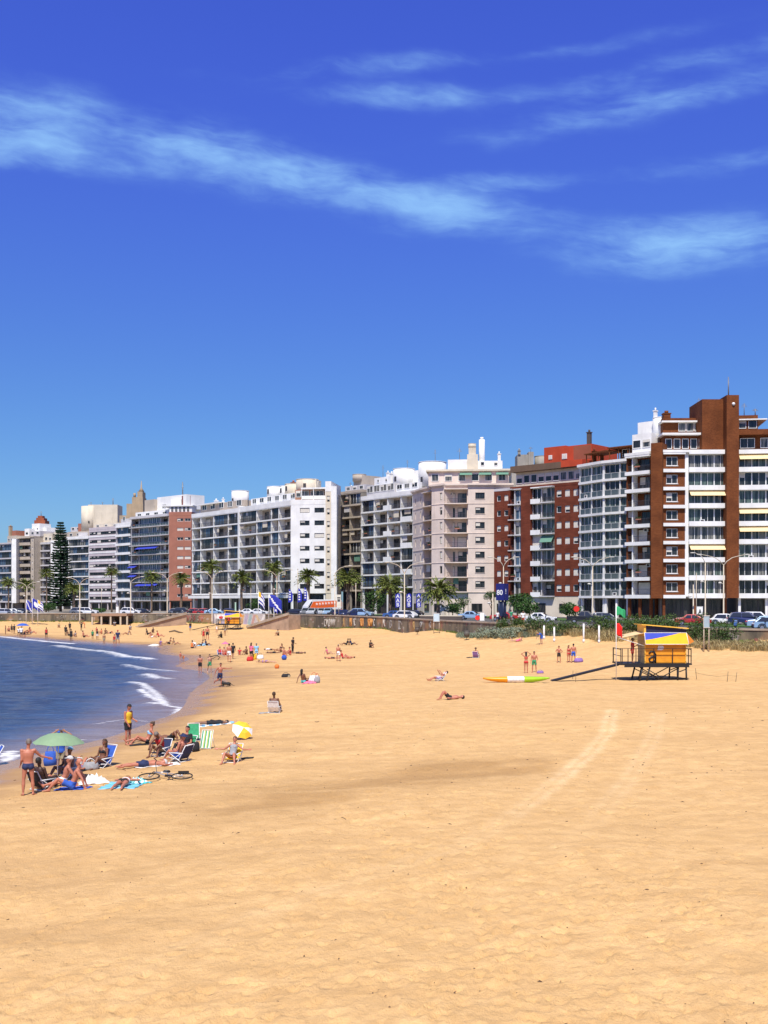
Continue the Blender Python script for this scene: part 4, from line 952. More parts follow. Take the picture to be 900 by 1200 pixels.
# --- D, C, B, A
A = (58, 455); b = bld('apartment_building', 'plain white end wall with small windows half hidden by the conifer', A)
s, zt = facade(b, (59.5, 452), (71.8, 450), 14, 6.4, 8, 3.0, [('W', 1, dict(win=[(.25, .8, 1.1, 1), (.7, .8, 1.1, 1)], frame=FR_D))], WHITE, fascia=.8, R_=1.2, seed=56)
rbox(s, 0, 3, 2, 9, zt, zt+3.5, CREAM, 'tank_house', 1)
A = (40, 460); b = bld('apartment_building', 'pale beige block with mixed glazed balconies left of the tall conifer', A)
s, zt = facade(b, (40, 462), (59.3, 455), 14, 6.2, 8, 3.0, [('L', 1, dict(gl=.5, out=.4, panes=[G_BLUE, G_CURT, G_DARK])), ('L', .9, dict(gl=.3, out=.4))], BEIGE, slabm=PALEG, fascia=.6, R_=1.4, seed=57, slab_t=.6, over=.3)
rbox(s, 0, s.L*.95, 1.2, 12, zt, zt+3.6, CREAM, 'upper_floor', 4, wh=1.3); rbox(s, .5, 3, 4, 10, zt+3.6, zt+6.5, WHITE, 'tank_house')
A = (19, 460); b = bld('apartment_building', 'beige block with heavy balcony bands, small brick stepped tower on its roof', A)
s, zt = facade(b, (19.2, 462), (39.8, 456), 14, 6.2, 9, 2.95, [('L', 1, dict(out=.4, para=.7, gl=.2)), ('W', .22, dict(win=[(.5, .6, .9, 1)]))], BEIGE, fascia=.6, R_=1.5, seed=58, slab_t=.5, over=.3)
rbox(s, 1.5, 4.5, 3, 12, zt, zt+3.4, WHITE, 'tank_house', 1); rbox(s, 5.0, s.L+.2, 3, 12, zt, zt+2.2, PALEG, 'setback_floor', 2, wh=1.0); rbox(s, 2.4, 7.2, 6, 12, zt+2.1, zt+5.6, WHITE, 'tank_house', 2, wh=.8, ww=.8)
sx_ = Seg(b, (33, 462), (46, 462), 8); mb = MB(); mb.box(0, 4.6, 8, 14, Zp(628, 462), Zp(608, 462)); mb.box(.7, 4.0, 8.3, 13, Zp(608, 462), Zp(605, 462)); mb.box(1.3, 3.3, 8.6, 12, Zp(605, 462), Zp(602.5, 462)); sx_.put(mb, 'brick_tower', weathered('rust_brick', (.30, .08, .035)))
rmast(sx_, 2.3, 10, Zp(603, 462), 2.2, .15)
A = (-60, 480); b = bld('apartment_building', 'glassy grey block with a white end pier at the far left edge', A)
s, zt = facade(b, (-60, 490), (13.5, 458), 14, 6.2, 8, 3.0, [('G', 1, dict(out=.2, gframe=FR_D, panes=[G_DARK, G_BLUE, G_CURT])), ('G', 1, dict(out=.2, panes=[G_DARK, G_BLUE, G_CURT])), ('G', 1, dict(out=.2, panes=[G_DARK, G_CURT])), ('G', 1, dict(out=.2, panes=[G_DARK, G_BLUE]))], PALEG, fascia=.6, R_=1.4, seed=59, slab_t=.55, over=.3)
q_ = Seg(b, (13.7, 457), (19, 457), 12); mb = MB(); mb.box(0, q_.L, 0, 12, ZR+2.4, Zp(631.5, 457)); q_.put(mb, 'white_pier', WHITE)
rbox(s, s.L-8, s.L-1, 3, 12, zt, zt+3.0, BEIGE, 'setback_floor', 3, wh=1.0); rbox(s, s.L-6.2, s.L-3, 4, 10, zt+3, zt+5.2, OBRICK, 'tank_house'); rchim(s, s.L-7.2, 4, zt+3, 4, 1.2, TAN)
# a low block further left and right so the row goes on past the frame
A = (-200, 520); b = bld('apartment_building', 'pale block beyond the left edge of the row', A)
facade(b, (-200, 520), (-62, 492), 14, 6.2, 7, 3.0, [('L', 1, dict(gl=.3))]*6, PALEG, fascia=.6, R_=1.4, seed=60, slab_t=.4)
A = (972, 182); b = bld('apartment_building', 'cream block beyond the right edge of the row', A)
facade(b, (972, 182), (1120, 178), 14, 7.0, 8, 3.0, [('L', 1, dict(gl=.3, out=.4))]*6, CREAM, fascia=.6, R_=1.4, seed=61, slab_t=.4)
# ------------------------------------------------------------------ promenade and shore-front things: palms, trees, lamps, cars, signs
def leafmat(name, c1, c2, rough=.6):
    if name in MATS: return MATS[name]
    m = bpy.data.materials.new(name); m.use_nodes = True; t = NT(m.node_tree); b = t.n['Principled BSDF']
    g = t.node('ShaderNodeNewGeometry'); r = t.node('ShaderNodeObjectInfo').outputs['Random']
    isl = g.outputs['Random Per Island']
    t.put(b.inputs['Base Color'], t.mix(isl, c1, c2)); b.inputs['Roughness'].default_value = rough; b.inputs['Specular IOR Level'].default_value = .3
    MATS[name] = m; return m
PALM = leafmat('palm_frond', (.045, .075, .012), (.20, .22, .045)); PALMD = leafmat('palm_dry_frond', (.17, .11, .05), (.27, .18, .09))
TRUNK = mat('palm_trunk', (.19, .13, .085), .9, var=.3, scale=6, bump=.5); BARK = mat('bark', (.12, .085, .055), .9, var=.3, scale=6, bump=.5)
LEAF = leafmat('tree_leaves', (.018, .05, .010), (.06, .13, .025)); LEAFB = leafmat('bush_leaves', (.022, .052, .010), (.085, .135, .028)); LEAFC = leafmat('conifer_needles', (.010, .028, .012), (.03, .065, .025))
DUNE = leafmat('dune_grass_blades', (.27, .21, .09), (.52, .41, .20)); DUNEG = leafmat('dune_grey_green', (.15, .19, .12), (.28, .31, .22)); GRASSB = leafmat('grass_green_blades', (.07, .13, .02), (.22, .26, .06))

def palm_crown(seed, nf=96, rr=2.25):
    q = random.Random(seed); g = MB()
    for k in range(nf):
        a = q.uniform(0, 2*math.pi); el = math.asin(q.uniform(-.45, .97)); L = rr*q.uniform(.75, 1.05)
        up = math.sin(el); out = math.cos(el); pts = []
        stem = .45
        for i in range(6):
            t_ = i/5*L
            pts.append(Vector((math.cos(a)*out*t_, math.sin(a)*out*t_, up*t_-.16*t_*t_)))
        g.tube(pts[:4], [.03, .025, .02, .012], 4)
        tan = Vector((-math.sin(a), math.cos(a), 0))
        for i in range(2, 6):
            base = pts[i] if i < 5 else pts[5]
            d = (pts[i]-pts[i-1]).normalized()
            for sgn in (-1, 1):
                for j in range(2):
                    ln = .62*(1-.09*i)*q.uniform(.8, 1.1); dd = (d*(.7+.25*j)+tan*sgn*(.85-.3*j)+Vector((0, 0, -.25))).normalized()
                    s_ = base-d*.12*j; w_ = d.cross(dd).normalized().cross(dd).normalized()*.075
                    g.add([s_-w_, s_+w_, s_+dd*ln+Vector((0, 0, -.08))], [(0, 1, 2)])
        d = (pts[5]-pts[4]).normalized(); g.add([pts[5]-tan*.06, pts[5]+tan*.06, pts[5]+d*.5], [(0, 1, 2)])
    return g
def dry_skirt(seed, n=34, L=1.7):
    q = random.Random(seed); g = MB()
    for k in range(n):
        a = q.uniform(0, 6.283); o = q.uniform(.15, .55); l_ = L*q.uniform(.5, 1)
        p0 = Vector((math.cos(a)*.15, math.sin(a)*.15, -.05)); p1 = p0+Vector((math.cos(a)*o*.8, math.sin(a)*o*.8, -l_*.45)); p2 = p0+Vector((math.cos(a)*o, math.sin(a)*o, -l_))
        tn = Vector((-math.sin(a), math.cos(a), 0))*.13
        g.add([p0-tn*.4, p0+tn*.4, p1+tn, p1-tn], [(0, 1, 2, 3)]); g.add([p1-tn, p1+tn, p2+tn*.3, p2-tn*.3], [(0, 1, 2, 3)])
    return g
_pc = [palm_crown(i).mesh('crown', PALM, False) for i in range(4)]; _ps = [dry_skirt(i+9).mesh('dry_fronds', PALMD, False) for i in range(3)]
# (px, y of crown centre, distance, crown scale, trunk radius, skirt, label)
PALMS = [(9.5, 682, 300, 1.0, .22, .9, 'leftmost tall palm by the sea wall, left of the three beach flags'), (30.5, 683, 292, 1.05, .24, .9, 'palm directly behind the three beach flags on the left'),
         (54, 671, 305, 1.0, .2, .8, 'tall slim palm left of the dark conifer'), (87, 689, 285, 1.15, .36, 1.2, 'thick short palm right of the dark conifer'),
         (131, 669, 300, 1.0, .2, .8, 'tall thin palm in front of the lilac striped block'), (177.5, 675, 290, 1.1, .24, 1.0, 'palm in front of the blue awning balconies'),
         (212, 677, 280, 1.1, .3, 1.6, 'shaggy palm in front of the orange brick end wall'), (247, 662, 262, 1.15, .26, 1.4, 'tall palm at the left end of the long white block'),
         (283.5, 676, 262, 1.2, .34, 1.5, 'palm in the middle of the long white block, bare thick trunk'), (321, 664, 262, 1.15, .28, 1.3, 'tall palm behind a double street lamp at the white block'),
         (361, 674, 255, 1.25, .50, 1.6, 'stout palm in front of the blank white side wall'), (408, 676, 228, 1.3, .40, 1.8, 'drooping palm in front of the grey brown block'),
         (457, 684, 212, 1.35, .36, 1.3, 'palm beside the lawn, left of the tall double lamp'), (514, 690, 195, 1.45, .32, 1.3, 'broad bright green palm in front of the pink block')]
for i, (px, py, Y, sc, tr, sk, lb) in enumerate(PALMS):
    x = W(px, Y); zc = ZP(py, Y); h = zc-ZR
    r_ = empty('palm_tree', lb, 'palm tree', (x, Y, ZR), 0, 'palms along the promenade')
    q = random.Random(i); bend = q.uniform(-.35, .35)
    t_ = MB(); pts = [(bend*math.sin(k/7*math.pi)*.6, 0, h*k/7) for k in range(8)]
    t_.tube(pts, [tr*(1.35 if k == 0 else 1.0-.25*k/7) for k in range(8)], 10); t_.build('trunk', TRUNK, r_)
    c = link('crown', _pc[i % 4], r_, (0, 0, h-.1), q.uniform(0, 6)); c.scale = (sc*1.12*q.uniform(.9, 1.1), sc*1.12, sc*q.uniform(.95, 1.15))
    c = link('dry_fronds', _ps[i % 3], r_, (0, 0, h), q.uniform(0, 6)); c.scale = (sc*1.1, sc*1.1, sk)

def crown_leaves(c, rad, n, size, seed, lumps=7, flat=1.0):
    q = random.Random(seed); g = MB(); L = []
    for k in range(lumps):
        v = Vector((q.gauss(0, 1), q.gauss(0, 1), q.gauss(0, 1))).normalized(); s_ = q.uniform(.25, .6)
        L.append((Vector((c[0]+v.x*rad[0]*s_, c[1]+v.y*rad[1]*s_, c[2]+v.z*rad[2]*s_)), q.uniform(.4, .62)))
    for k in range(n):
        p, r_ = q.choice(L); v = Vector((q.gauss(0, 1), q.gauss(0, 1), q.gauss(0, 1))).normalized()*(q.uniform(.55, 1.0)**.6)*r_
        o = Vector((p.x+v.x*rad[0], p.y+v.y*rad[1], p.z+v.z*rad[2]))
        if o.z < .05: o.z = .05+q.random()*.2
        nrm = Vector((q.gauss(0, 1), q.gauss(0, 1), q.gauss(0, 1)+.6)).normalized(); a = nrm.orthogonal().normalized(); b_ = nrm.cross(a); ang = q.uniform(0, 6.28)
        a, b_ = a*math.cos(ang)+b_*math.sin(ang), b_*math.cos(ang)-a*math.sin(ang); s_ = size*q.uniform(.6, 1.3)
        g.add([o-a*s_, o-b_*s_*.5, o+a*s_, o+b_*s_*.5], [(0, 1, 2, 3)])
    return g
def tree(name, lb, cat, px, Y, py_top, width, seed, m=LEAF, z0=ZR, n=1500, trunk=True, group=None, base_frac=.35):
    x = W(px, Y); H = ZP(py_top, Y)-z0; r_ = empty(name, lb, cat, (x, Y, z0), 0, group)
    rz_ = H*(1-base_frac)/2
    crown_leaves((0, 0, H-rz_), (width/2, width/2*.9, rz_), n, .16*max(.6, width/5), seed).build('crown', m, r_, fix=False)
    if trunk:
        q = random.Random(seed); t_ = MB(); t_.tube([(0, 0, 0), (.1, 0, H*.3), (0, .1, H*.6)], [H*.035, H*.028, H*.018], 8)
        for k in range(5):
            a = q.uniform(0, 6.28); t_.tube([(0.05, 0, H*(.3+.05*k)), (math.cos(a)*width*.25, math.sin(a)*width*.25, H*(.6+.05*k))], [H*.015, H*.006], 6)
        t_.build('trunk', BARK, r_)
    return r_
# tall conifer
Yc = 330; xc = W(71, Yc); r_ = empty('norfolk_pine', 'very tall dark layered conifer in front of the dark glazed block', 'conifer', (xc, Yc, ZR)); H = ZP(610, Yc)-ZR
mb = MB(); mb.tube([(0, 0, 0), (0, 0, H*.5), (0, 0, H*.98)], [.45, .3, .05], 8); mb.build('trunk', BARK, r_)
mb = MB(); q = random.Random(5); z = 2.0
while z < H:
    rr = (1-z/H)**.6*4.6+.3; nb = 9
    for k in range(nb):
        a = 6.283*k/nb+q.uniform(-.3, .3); l_ = rr*q.uniform(.7, 1.1); d = Vector((math.cos(a), math.sin(a), 0)); tn = Vector((-d.y, d.x, 0))
        pts = [Vector((0, 0, z))+d*l_*t_+Vector((0, 0, l_*(-.14*t_+.20*t_*t_))) for t_ in (0, .25, .5, .75, 1)]
        mb.tube(pts, [.05, .04, .035, .03, .02], 4)
        for j in range(90):
            t_ = q.uniform(.1, 1); p = Vector((0, 0, z))+d*l_*t_+Vector((0, 0, l_*(-.14*t_+.2*t_*t_))); s_ = q.choice((-1, 1)); ln = .8*q.uniform(.6, 1.2)*(1.15-t_*.6)
            e = (tn*s_+d*.5+Vector((0, 0, q.uniform(-.5, .3)))).normalized()*ln; w_ = Vector((0, 0, .13))
            mb.add([p-w_, p+e*.5-w_*1.4, p+e, p+e*.5+w_, p+w_], [(0, 1, 2, 3, 4)])
    z += q.uniform(.5, .85)
mb.build('crown', LEAFC, r_, fix=False)
TREES = [('dark leafy tree under the grey brown block', 437, 235, 690, 6.5, LEAF, .15), ('round tree at the foot of the tall conifer, next to parked cars', 57, 300, 706, 5.5, LEAF, .1), ('dark bushy tree left of the middle palm of the white block', 297, 262, 700, 4.5, LEAF, .15),
         ('small tree beside the doorway of the pink block', 543, 215, 697, 3.2, LEAF, .3), ('short dark tree right of the broad palm', 530, 200, 705, 4.6, LEAF, .1), ('loose dark tree in front of the red brick block', 606, 190, 692, 6.5, LEAF, .25), ('dense tree between the blue sign tower and the red brick bays', 620, 185, 700, 6.0, LEAF, .15),
         ('tall dense dark tree between the red brick block and the big corner block', 667, 190, 699, 5.2, LEAF, .1), ('small tree left of the blue sign tower', 576, 200, 690, 3.0, LEAF, .6), ('low tree behind the parked cars at the striped block', 116, 290, 712, 5, LEAF, .1)]
for i, (lb, px, Y, pt, w_, m_, bf) in enumerate(TREES): tree('leafy_tree', lb, 'tree', px, Y, pt, w_, 40+i, m_, n=1300, base_frac=bf, group='leafy trees along the road')
# bushes on the dune: (px, y top, y base, width m, label)
BUSH = [(549, 741, 747, 2.0, DUNEG, 'low grey green shrub at the left tip of the dune'), (575, 735, 747, 4.5, DUNEG, 'grey green shrub left of the trash bin side of the dune'), (598, 733, 747, 4.0, DUNEG, 'pale shrub below the sea wall end'),
        (590, 722, 735, 2.6, LEAFB, 'dark green bush beneath the blue sign tower'), (607, 724, 737, 2.4, LEAFB, 'green bush right of the blue sign tower'), (632, 720, 741, 4.2, LEAFB, 'large dark bush behind the volleyball posts'),
        (660, 726, 742, 4.4, LEAFB, 'round dark bush between the white posts'), (705, 720, 738, 4.6, LEAFB, 'dark bush right of the lamp post, behind the tall white posts'), (738, 718, 736, 4.5, LEAFB, 'dark bush beside the green and red flags'),
        (764, 718, 735, 5.5, LEAFB, 'dark hedge bush behind the lifeguard hut roof'), (786, 718, 733, 3.4, LEAFB, 'dark bush right behind the hut roof ridge'), (818, 721, 741, 3.2, LEAFB, 'bush left of the blue notice board'), (842, 722, 744, 4.0, LEAFB, 'big round bush right of the blue notice board')]
def bush(i, px, pt, pb, w_, m_, lb):
    x, Y, z = hit(px, pb); Y = min(Y, wallY(px)-2.0); x = W(px, Y); z = gz(x, Y)
    H = max(.5, ZP(pt, Y)-z); r_ = empty('bush', lb, 'bush', (x, Y, z-.05), 0, 'bushes on the dune')
    crown_leaves((0, 0, H*.46), (w_/2*1.08, w_/2, H*.60), 1500, .10, 70+i, lumps=9).build('foliage', m_, r_, fix=False)
    t_ = MB(); q = random.Random(i)
    for k in range(5): a = q.uniform(0, 6.28); t_.tube([(0, 0, -.2), (math.cos(a)*w_*.2, math.sin(a)*w_*.2, H*.6)], [.05, .02], 5)
    t_.build('stem', BARK, r_)
for i, a in enumerate(BUSH): bush(i, *a)
# dune grass: one mass
def tufts(name, lb, spots, m_, hgt_, seed, n_bl=26):
    q = random.Random(seed); g = MB()
    for (x, y, s_) in spots:
        z = gz(x, y)-.03
        for k in range(n_bl):
            a = q.uniform(0, 6.283); r0 = q.uniform(0, .28)*s_; h_ = hgt_*s_*q.uniform(.5, 1.1); lean = q.uniform(.1, .7)*h_
            p = Vector((x+math.cos(a)*r0, y+math.sin(a)*r0, z)); t_ = Vector((-math.sin(a), math.cos(a), 0))*.022
            m1 = p+Vector((math.cos(a)*lean*.35, math.sin(a)*lean*.35, h_*.65)); e = p+Vector((math.cos(a)*lean, math.sin(a)*lean, h_*.9))
            g.add([p-t_, p+t_, m1+t_*.8, m1-t_*.8], [(0, 1, 2, 3)]); g.add([m1-t_*.8, m1+t_*.8, e], [(0, 1, 2)])
    return tag(g.build(name, m_, None, fix=False), lb, 'grass', None, 'stuff')
def dune_spots(n, px0, px1, y0, y1, seed, s=(.7, 1.5), wo=(.3, 4)):
    q = random.Random(seed); out = []
    for _ in range(n):
        px = q.uniform(px0, px1); py = q.uniform(y0(px), y1(px)); x, Y, z = hit(px, py); Y = min(Y, wallY(px)-q.uniform(*wo)); x = W(px, Y); out.append((x, Y, q.uniform(*s)))
    return out
lo = lambda px: np.interp(px, [530, 560, 620, 700, 760, 820, 870, 900], [744, 741, 737, 741, 741, 742, 748, 751]); hi = lambda px: np.interp(px, [530, 560, 600, 640, 700, 760, 820, 870, 900], [747, 748, 748, 745, 746, 747, 750, 754, 757])
tufts('dune_grass', 'dry straw coloured grass along the top of the dune', dune_spots(620, 590, 905, lo, hi, 1, wo=(2.6, 6.5)), DUNE, .55, 1)
tufts('grey_dune_plants', 'low grey green plants at the left end of the dune', dune_spots(380, 535, 660, lambda p: lo(p)+.5, lambda p: hi(p)+.5, 2, (.5, 1.0)), DUNEG, .6, 2, 30)
tufts('green_dune_grass', 'green grass tufts between the dune shrubs', dune_spots(120, 590, 900, lambda p: lo(p)-2, lambda p: hi(p)-1, 3), GRASSB, .4, 3)
wl = [( x, y) for x, y in wall_xy if -100 < x < 20]
q = random.Random(8); sp = []
for k in range(700):
    px = q.uniform(0, 560); Yw = np.interp(px, [p for p, _ in WALL], [y for _, y in WALL]); sp.append((W(px, Yw), Yw-q.uniform(.2, 1.0), q.uniform(.5, 1)))
tufts('weeds', 'green weeds growing along the foot of the sea wall', sp, GRASSB, .45, 4, 14)

# ---- street lamps
LAMPM = mat('lamp_post_paint', (.52, .44, .33), .6, var=.1); LAMPH = mat('lamp_head', (.55, .52, .46), .4)
def lamp(px, pt, Y, arms, lb, zb=None, armw=None, tilt=0):
    zb = ZR if zb is None else zb; H = ZP(pt, Y)-zb; x = W(px, Y)
    r_ = empty('street_lamp', lb, 'street lamp', (x, Y, zb), 0, 'street lamps along the seafront')
    mb = MB(); mb.tube([(0, 0, 0), (0, 0, .9), (0, 0, .95), (0, 0, H*.86)], [.15, .15, .11, .075], 10); mb.box(-.2, .2, -.2, .2, -.05, .06); mb.build('pole', LAMPM, r_)
    aw = armw or 2.2
    for s_ in arms:
        mb = MB(); pts = [Vector((0, 0, H*.84)), Vector((s_*aw*.15, 0, H*.90)), Vector((s_*aw*.40, 0, H*.955)), Vector((s_*aw*.75, 0, H*.985)), Vector((s_*aw, 0, H))]
        mb.tube(pts, [.07, .065, .055, .05, .045], 8); mb.build('arm', LAMPM, r_)
        mb = MB(); mb.ball((s_*(aw+.35), 0, H+.02), (.48, .16, .09), 6); mb.build('lamp_head', LAMPH, r_)
    mb = MB(); mb.ball((-.55, -.05, H*.58), (.28, .18, .16), 5); mb.tube([(0, 0, H*.56), (-.4, 0, H*.58)], .03, 6); mb.build('floodlight', LAMPH, r_)
lamp(31.5, 682, 245, (-1, 1), 'double street lamp behind the left beach flags'); lamp(93.5, 677, 237, (-1, 1), 'double street lamp standing on the sand right of the conifer', gz(W(93.5, 237), 237))
lamp(153, 676, 240, (1,), 'single arm street lamp above the concrete pavilion'); lamp(196, 671, 238, (-1, 1), 'double street lamp at the corner of the orange brick wall', armw=2.6)
lamp(248.5, 669, 234, (-1, 1), 'double street lamp left of the far lifeguard hut', gz(W(248, 234), 233.5), armw=2.6); lamp(324.5, 668, 236, (-1, 1), 'double street lamp in front of the white block above the brown ramp', armw=2.6)
lamp(392.5, 663, 214, (1,), 'single arm street lamp at the edge of the white side wall', armw=2.6); lamp(474, 659, 170, (-1, 1), 'tallest double street lamp, rising from the sand at the sea wall', gz(W(474, 170), 169.5), armw=2.3)
lamp(577.5, 690, 160, (), 'short lamp post left of the blue sign tower'); lamp(590, 653, 190, (-1, 1), 'double street lamp in front of the brick wing of the red block', armw=2.0)
lamp(694.5, 653, 172, (-1, 1), 'double street lamp between the red brick and the corner block', armw=2.6); lamp(848, 650, 165, (-1, 1), 'double street lamp in front of the brick tower', armw=3.2)
lamp(826.5, 648, 176, (-1,), 'thin street lamp with one short arm left of the brick tower', armw=1.6); lamp(812.5, 678, 170, (), 'short thin post left of the poster')
def post(name, lb, px, pt, Y, r=.05, zb=None, m=None, cat='post', grp=None):
    zb = ZR if zb is None else zb
    mb = MB(); mb.tube([(0, 0, -.3), (0, 0, ZP(pt, Y)-zb)], [r, r*.8], 8); mb.ball((0, 0, ZP(pt, Y)-zb), r*1.5, 5)
    return tag(mb.build(name, m or LAMPM, None, (W(px, Y), Y, zb)), lb, cat, grp)
post('pole', 'thin dark pole before the balconies of the corner block', 816, 672, 175, .07); post('pole', 'thin pole in front of the white side wall, left of the stout palm', 349, 667, 250, .09); post('pole', 'thin grey pole in front of the lilac striped block', 119, 688, 270, .07)
post('pole', 'slim dark pole between palms of the long white block', 294, 690, 255, .06); post('pole', 'slim light pole at the door of the grey block', 417, 684, 222, .09)

# ---- flags
FLAGPOLE = mat('flagpole_white', (.75, .74, .72), .4); FB = mat('flag_blue', (.02, .03, .33), .8, var=.1); FWt = mat('flag_white', (.78, .78, .76), .8); FY = mat('flag_sun_yellow', (.8, .45, .03), .8)
FG = mat('flag_green', (.03, .38, .14), .8); FR_ = mat('flag_red', (.75, .02, .015), .8)
def wavy(w, h, m_fn, name, mats, parent, x0, z0, nx=14, nz=8, droop=.5, seed=0):
    g = MB(); n = (nx+1)*(nz+1); vs = []
    for j in range(nz+1):
        for i in range(nx+1):
            u, v = i/nx, j/nz; vs.append((x0+u*w*.85, .16*math.sin(u*7+seed)*u, z0+v*h-droop*u*u*h-.05*math.sin(u*9+v*2+seed)))
    for j in range(nz):
        for i in range(nx):
            a = j*(nx+1)+i; g.add([], []) if False else None
            g.f.append((a, a+1, a+nx+2, a+nx+1)); g.mi.append(m_fn((i+.5)/nx, (j+.5)/nz)); g.sm.append(True)
    g.v = vs; o = g.build(name, mats, parent, fix=False); sd = o.modifiers.new('cloth', 'SOLIDIFY'); sd.thickness = .015; return o
def flag(px, pt, pb, Y, lb, kind, w=1.9, h=1.4, seed=0, dz=0):
    z = gz(W(px, Y), Y) if pb else ZR; H = ZP(pt, Y)-z; r_ = empty('flagpole', lb, 'flag', (W(px, Y), Y, z), 0)
    mb = MB(); mb.tube([(0, 0, -.2), (0, 0, H)], [.07, .045], 8); mb.ball((0, 0, H), .08, 5); mb.build('pole', FLAGPOLE, r_)
    fn = {'curve': lambda u, v: 1 if abs(v-.15-.8*(1-u)**2) < .09 else 0, 'sun': lambda u, v: 2 if (v > .62 and u < .45) else (1 if int(v*9) % 2 else 0), 'blob': lambda u, v: 1 if (u-.45)**2+(v-.5)**2 < .06 else 0}[kind]
    wavy(w, h, fn, 'flag', [FB, FWt, FY], r_, .05, H-h-.1-dz, seed=seed)
flag(30.6, 703, 1, 231, 'left of three flagpoles on the sand, blue flag with a white curved stripe', 'curve', 1.5, 1.9, 1); flag(37.8, 701, 1, 231, 'middle of three flagpoles on the sand, deep blue flag', 'blob', 1.7, 2.0, 2); flag(44.3, 703, 1, 231, 'right of three flagpoles on the sand, flag with a yellow corner', 'sun', 1.3, 1.8, 3)
flag(302.8, 693, 1, 224, 'striped blue and white flag with a yellow sun corner right of the far hut', 'sun', 1.4, 2.6, 4); flag(315, 696, 1, 222, 'large drooping blue flag with a white curve above the brown ramp', 'curve', 3.0, 2.6, 5); flag(321, 712, 1, 222, 'short white flagpole with a faded white pennant by the brown ramp', 'blob', .9, .8, 6)

BANB = mat('banner_blue', (.015, .02, .36), .7, var=.05)
def glyph(ch, size, parent, loc, m_, rx=90, rz=0, ry=0, name='lettering'):
    cu = bpy.data.curves.new('lettering', 'FONT'); cu.body = ch; cu.size = size; cu.extrude = .012; cu.align_x = 'CENTER'; cu.align_y = 'CENTER'; cu.offset = size*.018
    o = bpy.data.objects.new('tmp', cu); COL.objects.link(o); bpy.context.view_layer.update()
    me = bpy.data.meshes.new_from_object(o.evaluated_get(bpy.context.evaluated_depsgraph_get())); bpy.data.objects.remove(o)
    me.materials.clear(); me.materials.append(m_)
    r2 = link(name, me, parent, loc); r2.rotation_euler = (R(rx), R(ry), R(rz)); return r2
for k, (px, py0, py1, Y, lb, ws) in enumerate([(337.5, 690, 706, 242, 'blue feather banner left of the other two by the stout palm', 0), (348.5, 689, 706, 243, 'middle blue feather banner next to the stout palm', 0), (355.5, 688, 704, 244, 'blue and white feather banner touching the stout palm', 1)]):
    z = ZP(py1, Y)-ZR; H = ZP(py0, Y)-ZR; r_ = empty('feather_banner', lb, 'banner', (W(px, Y), Y, ZR), 0, 'feather banners by the stout palm')
    mb = MB(); mb.tube([(0, 0, 0), (0, 0, H*.9), (.25, 0, H)], [.05, .04, .02], 6); mb.build('pole', RAILM, r_)
    mb = MB(); mb.add([(.05, 0, z), (.75, .08, z+.1), (.85, .05, H*.75), (.65, .02, H*.93), (.25, 0, H)], [(0, 1, 2, 3, 4)]); mb.add([(.75, .08, z+.1), (1.0+.2*ws, .1, z+.4), (1.0, .07, H*.8), (.65, .02, H*.93), (.85, .05, H*.75)], [(0, 1, 2, 3, 4)], 1)
    o = mb.build('banner_cloth', [BANB, FWt if ws else BANB], r_, fix=False); sd = o.modifiers.new('cloth', 'SOLIDIFY'); sd.thickness = .02
    for j in range(4):
        g_ = MB(); g_.box(.25, .6, -.03, .0, z+.5+j*.55, z+.5+j*.55+.28); g_.build('lettering', FWt, r_)
for k, (px, lb) in enumerate([(466, 'left blue banner of three with white letters by the lawn'), (479, 'middle blue banner of three, just right of the tall lamp'), (490.5, 'right blue banner of three, beside the broad palm')]):
    Y = 205; z0 = ZP(712, Y)-ZR; z1 = ZP(695, Y)-ZR; r_ = empty('banner', lb, 'banner', (W(px, Y), Y, ZR), 0, 'tall blue banners by the lawn')
    mb = MB(); mb.tube([(-.45, .05, 0), (-.45, .05, z1)], .05, 6); mb.build('pole', RAILM, r_)
    mb = MB(); mb.prism([(-.4, z0), (.45, z0+.1), (.45, z1-.25), (.1, z1), (-.4, z1-.3)], -.03, .03); mb.build('banner_cloth', BANB, r_)
    for j, ch in enumerate('BAA' if k != 1 else 'BGA'): glyph(ch, .95, r_, (.02, -.045, z0+.5+j*.78), FWt)
# blue sign tower
Y = 168; z0 = ZP(703.5, Y)-ZR; z1 = ZP(684, Y)-ZR; r_ = empty('sign_tower', 'tall dark blue three sided advertising tower with white characters beside the red brick block', 'sign', (W(588.5, Y), Y, ZR))
NAVY = mat('sign_navy', (.010, .014, .14), .5, var=.05); mb = MB(); mb.plate([(-.95, -.1), (.15, -.9), (.95, .1), (.1, .8)], z0, z1); mb.build('sign_box', NAVY, r_)
mb = MB()
for x, y in ((-.5, -.1), (.1, -.55), (.5, .1), (.05, .45)): mb.tube([(x, y, 0), (x, y, z0)], .11, 8)
mb.plate([(-.55, -.08), (.1, -.55), (.5, .1), (.05, .45)], .8, z0-.2); mb.build('support', mat('sign_support', (.02, .03, .07), .4), r_)
glyph('80', 1.05, r_, (-.43, -.53, z0+1.15), FWt, rz=-36.2); glyph('!', 1.05, r_, (.5, -.47, z0+1.3), FWt, rz=51)
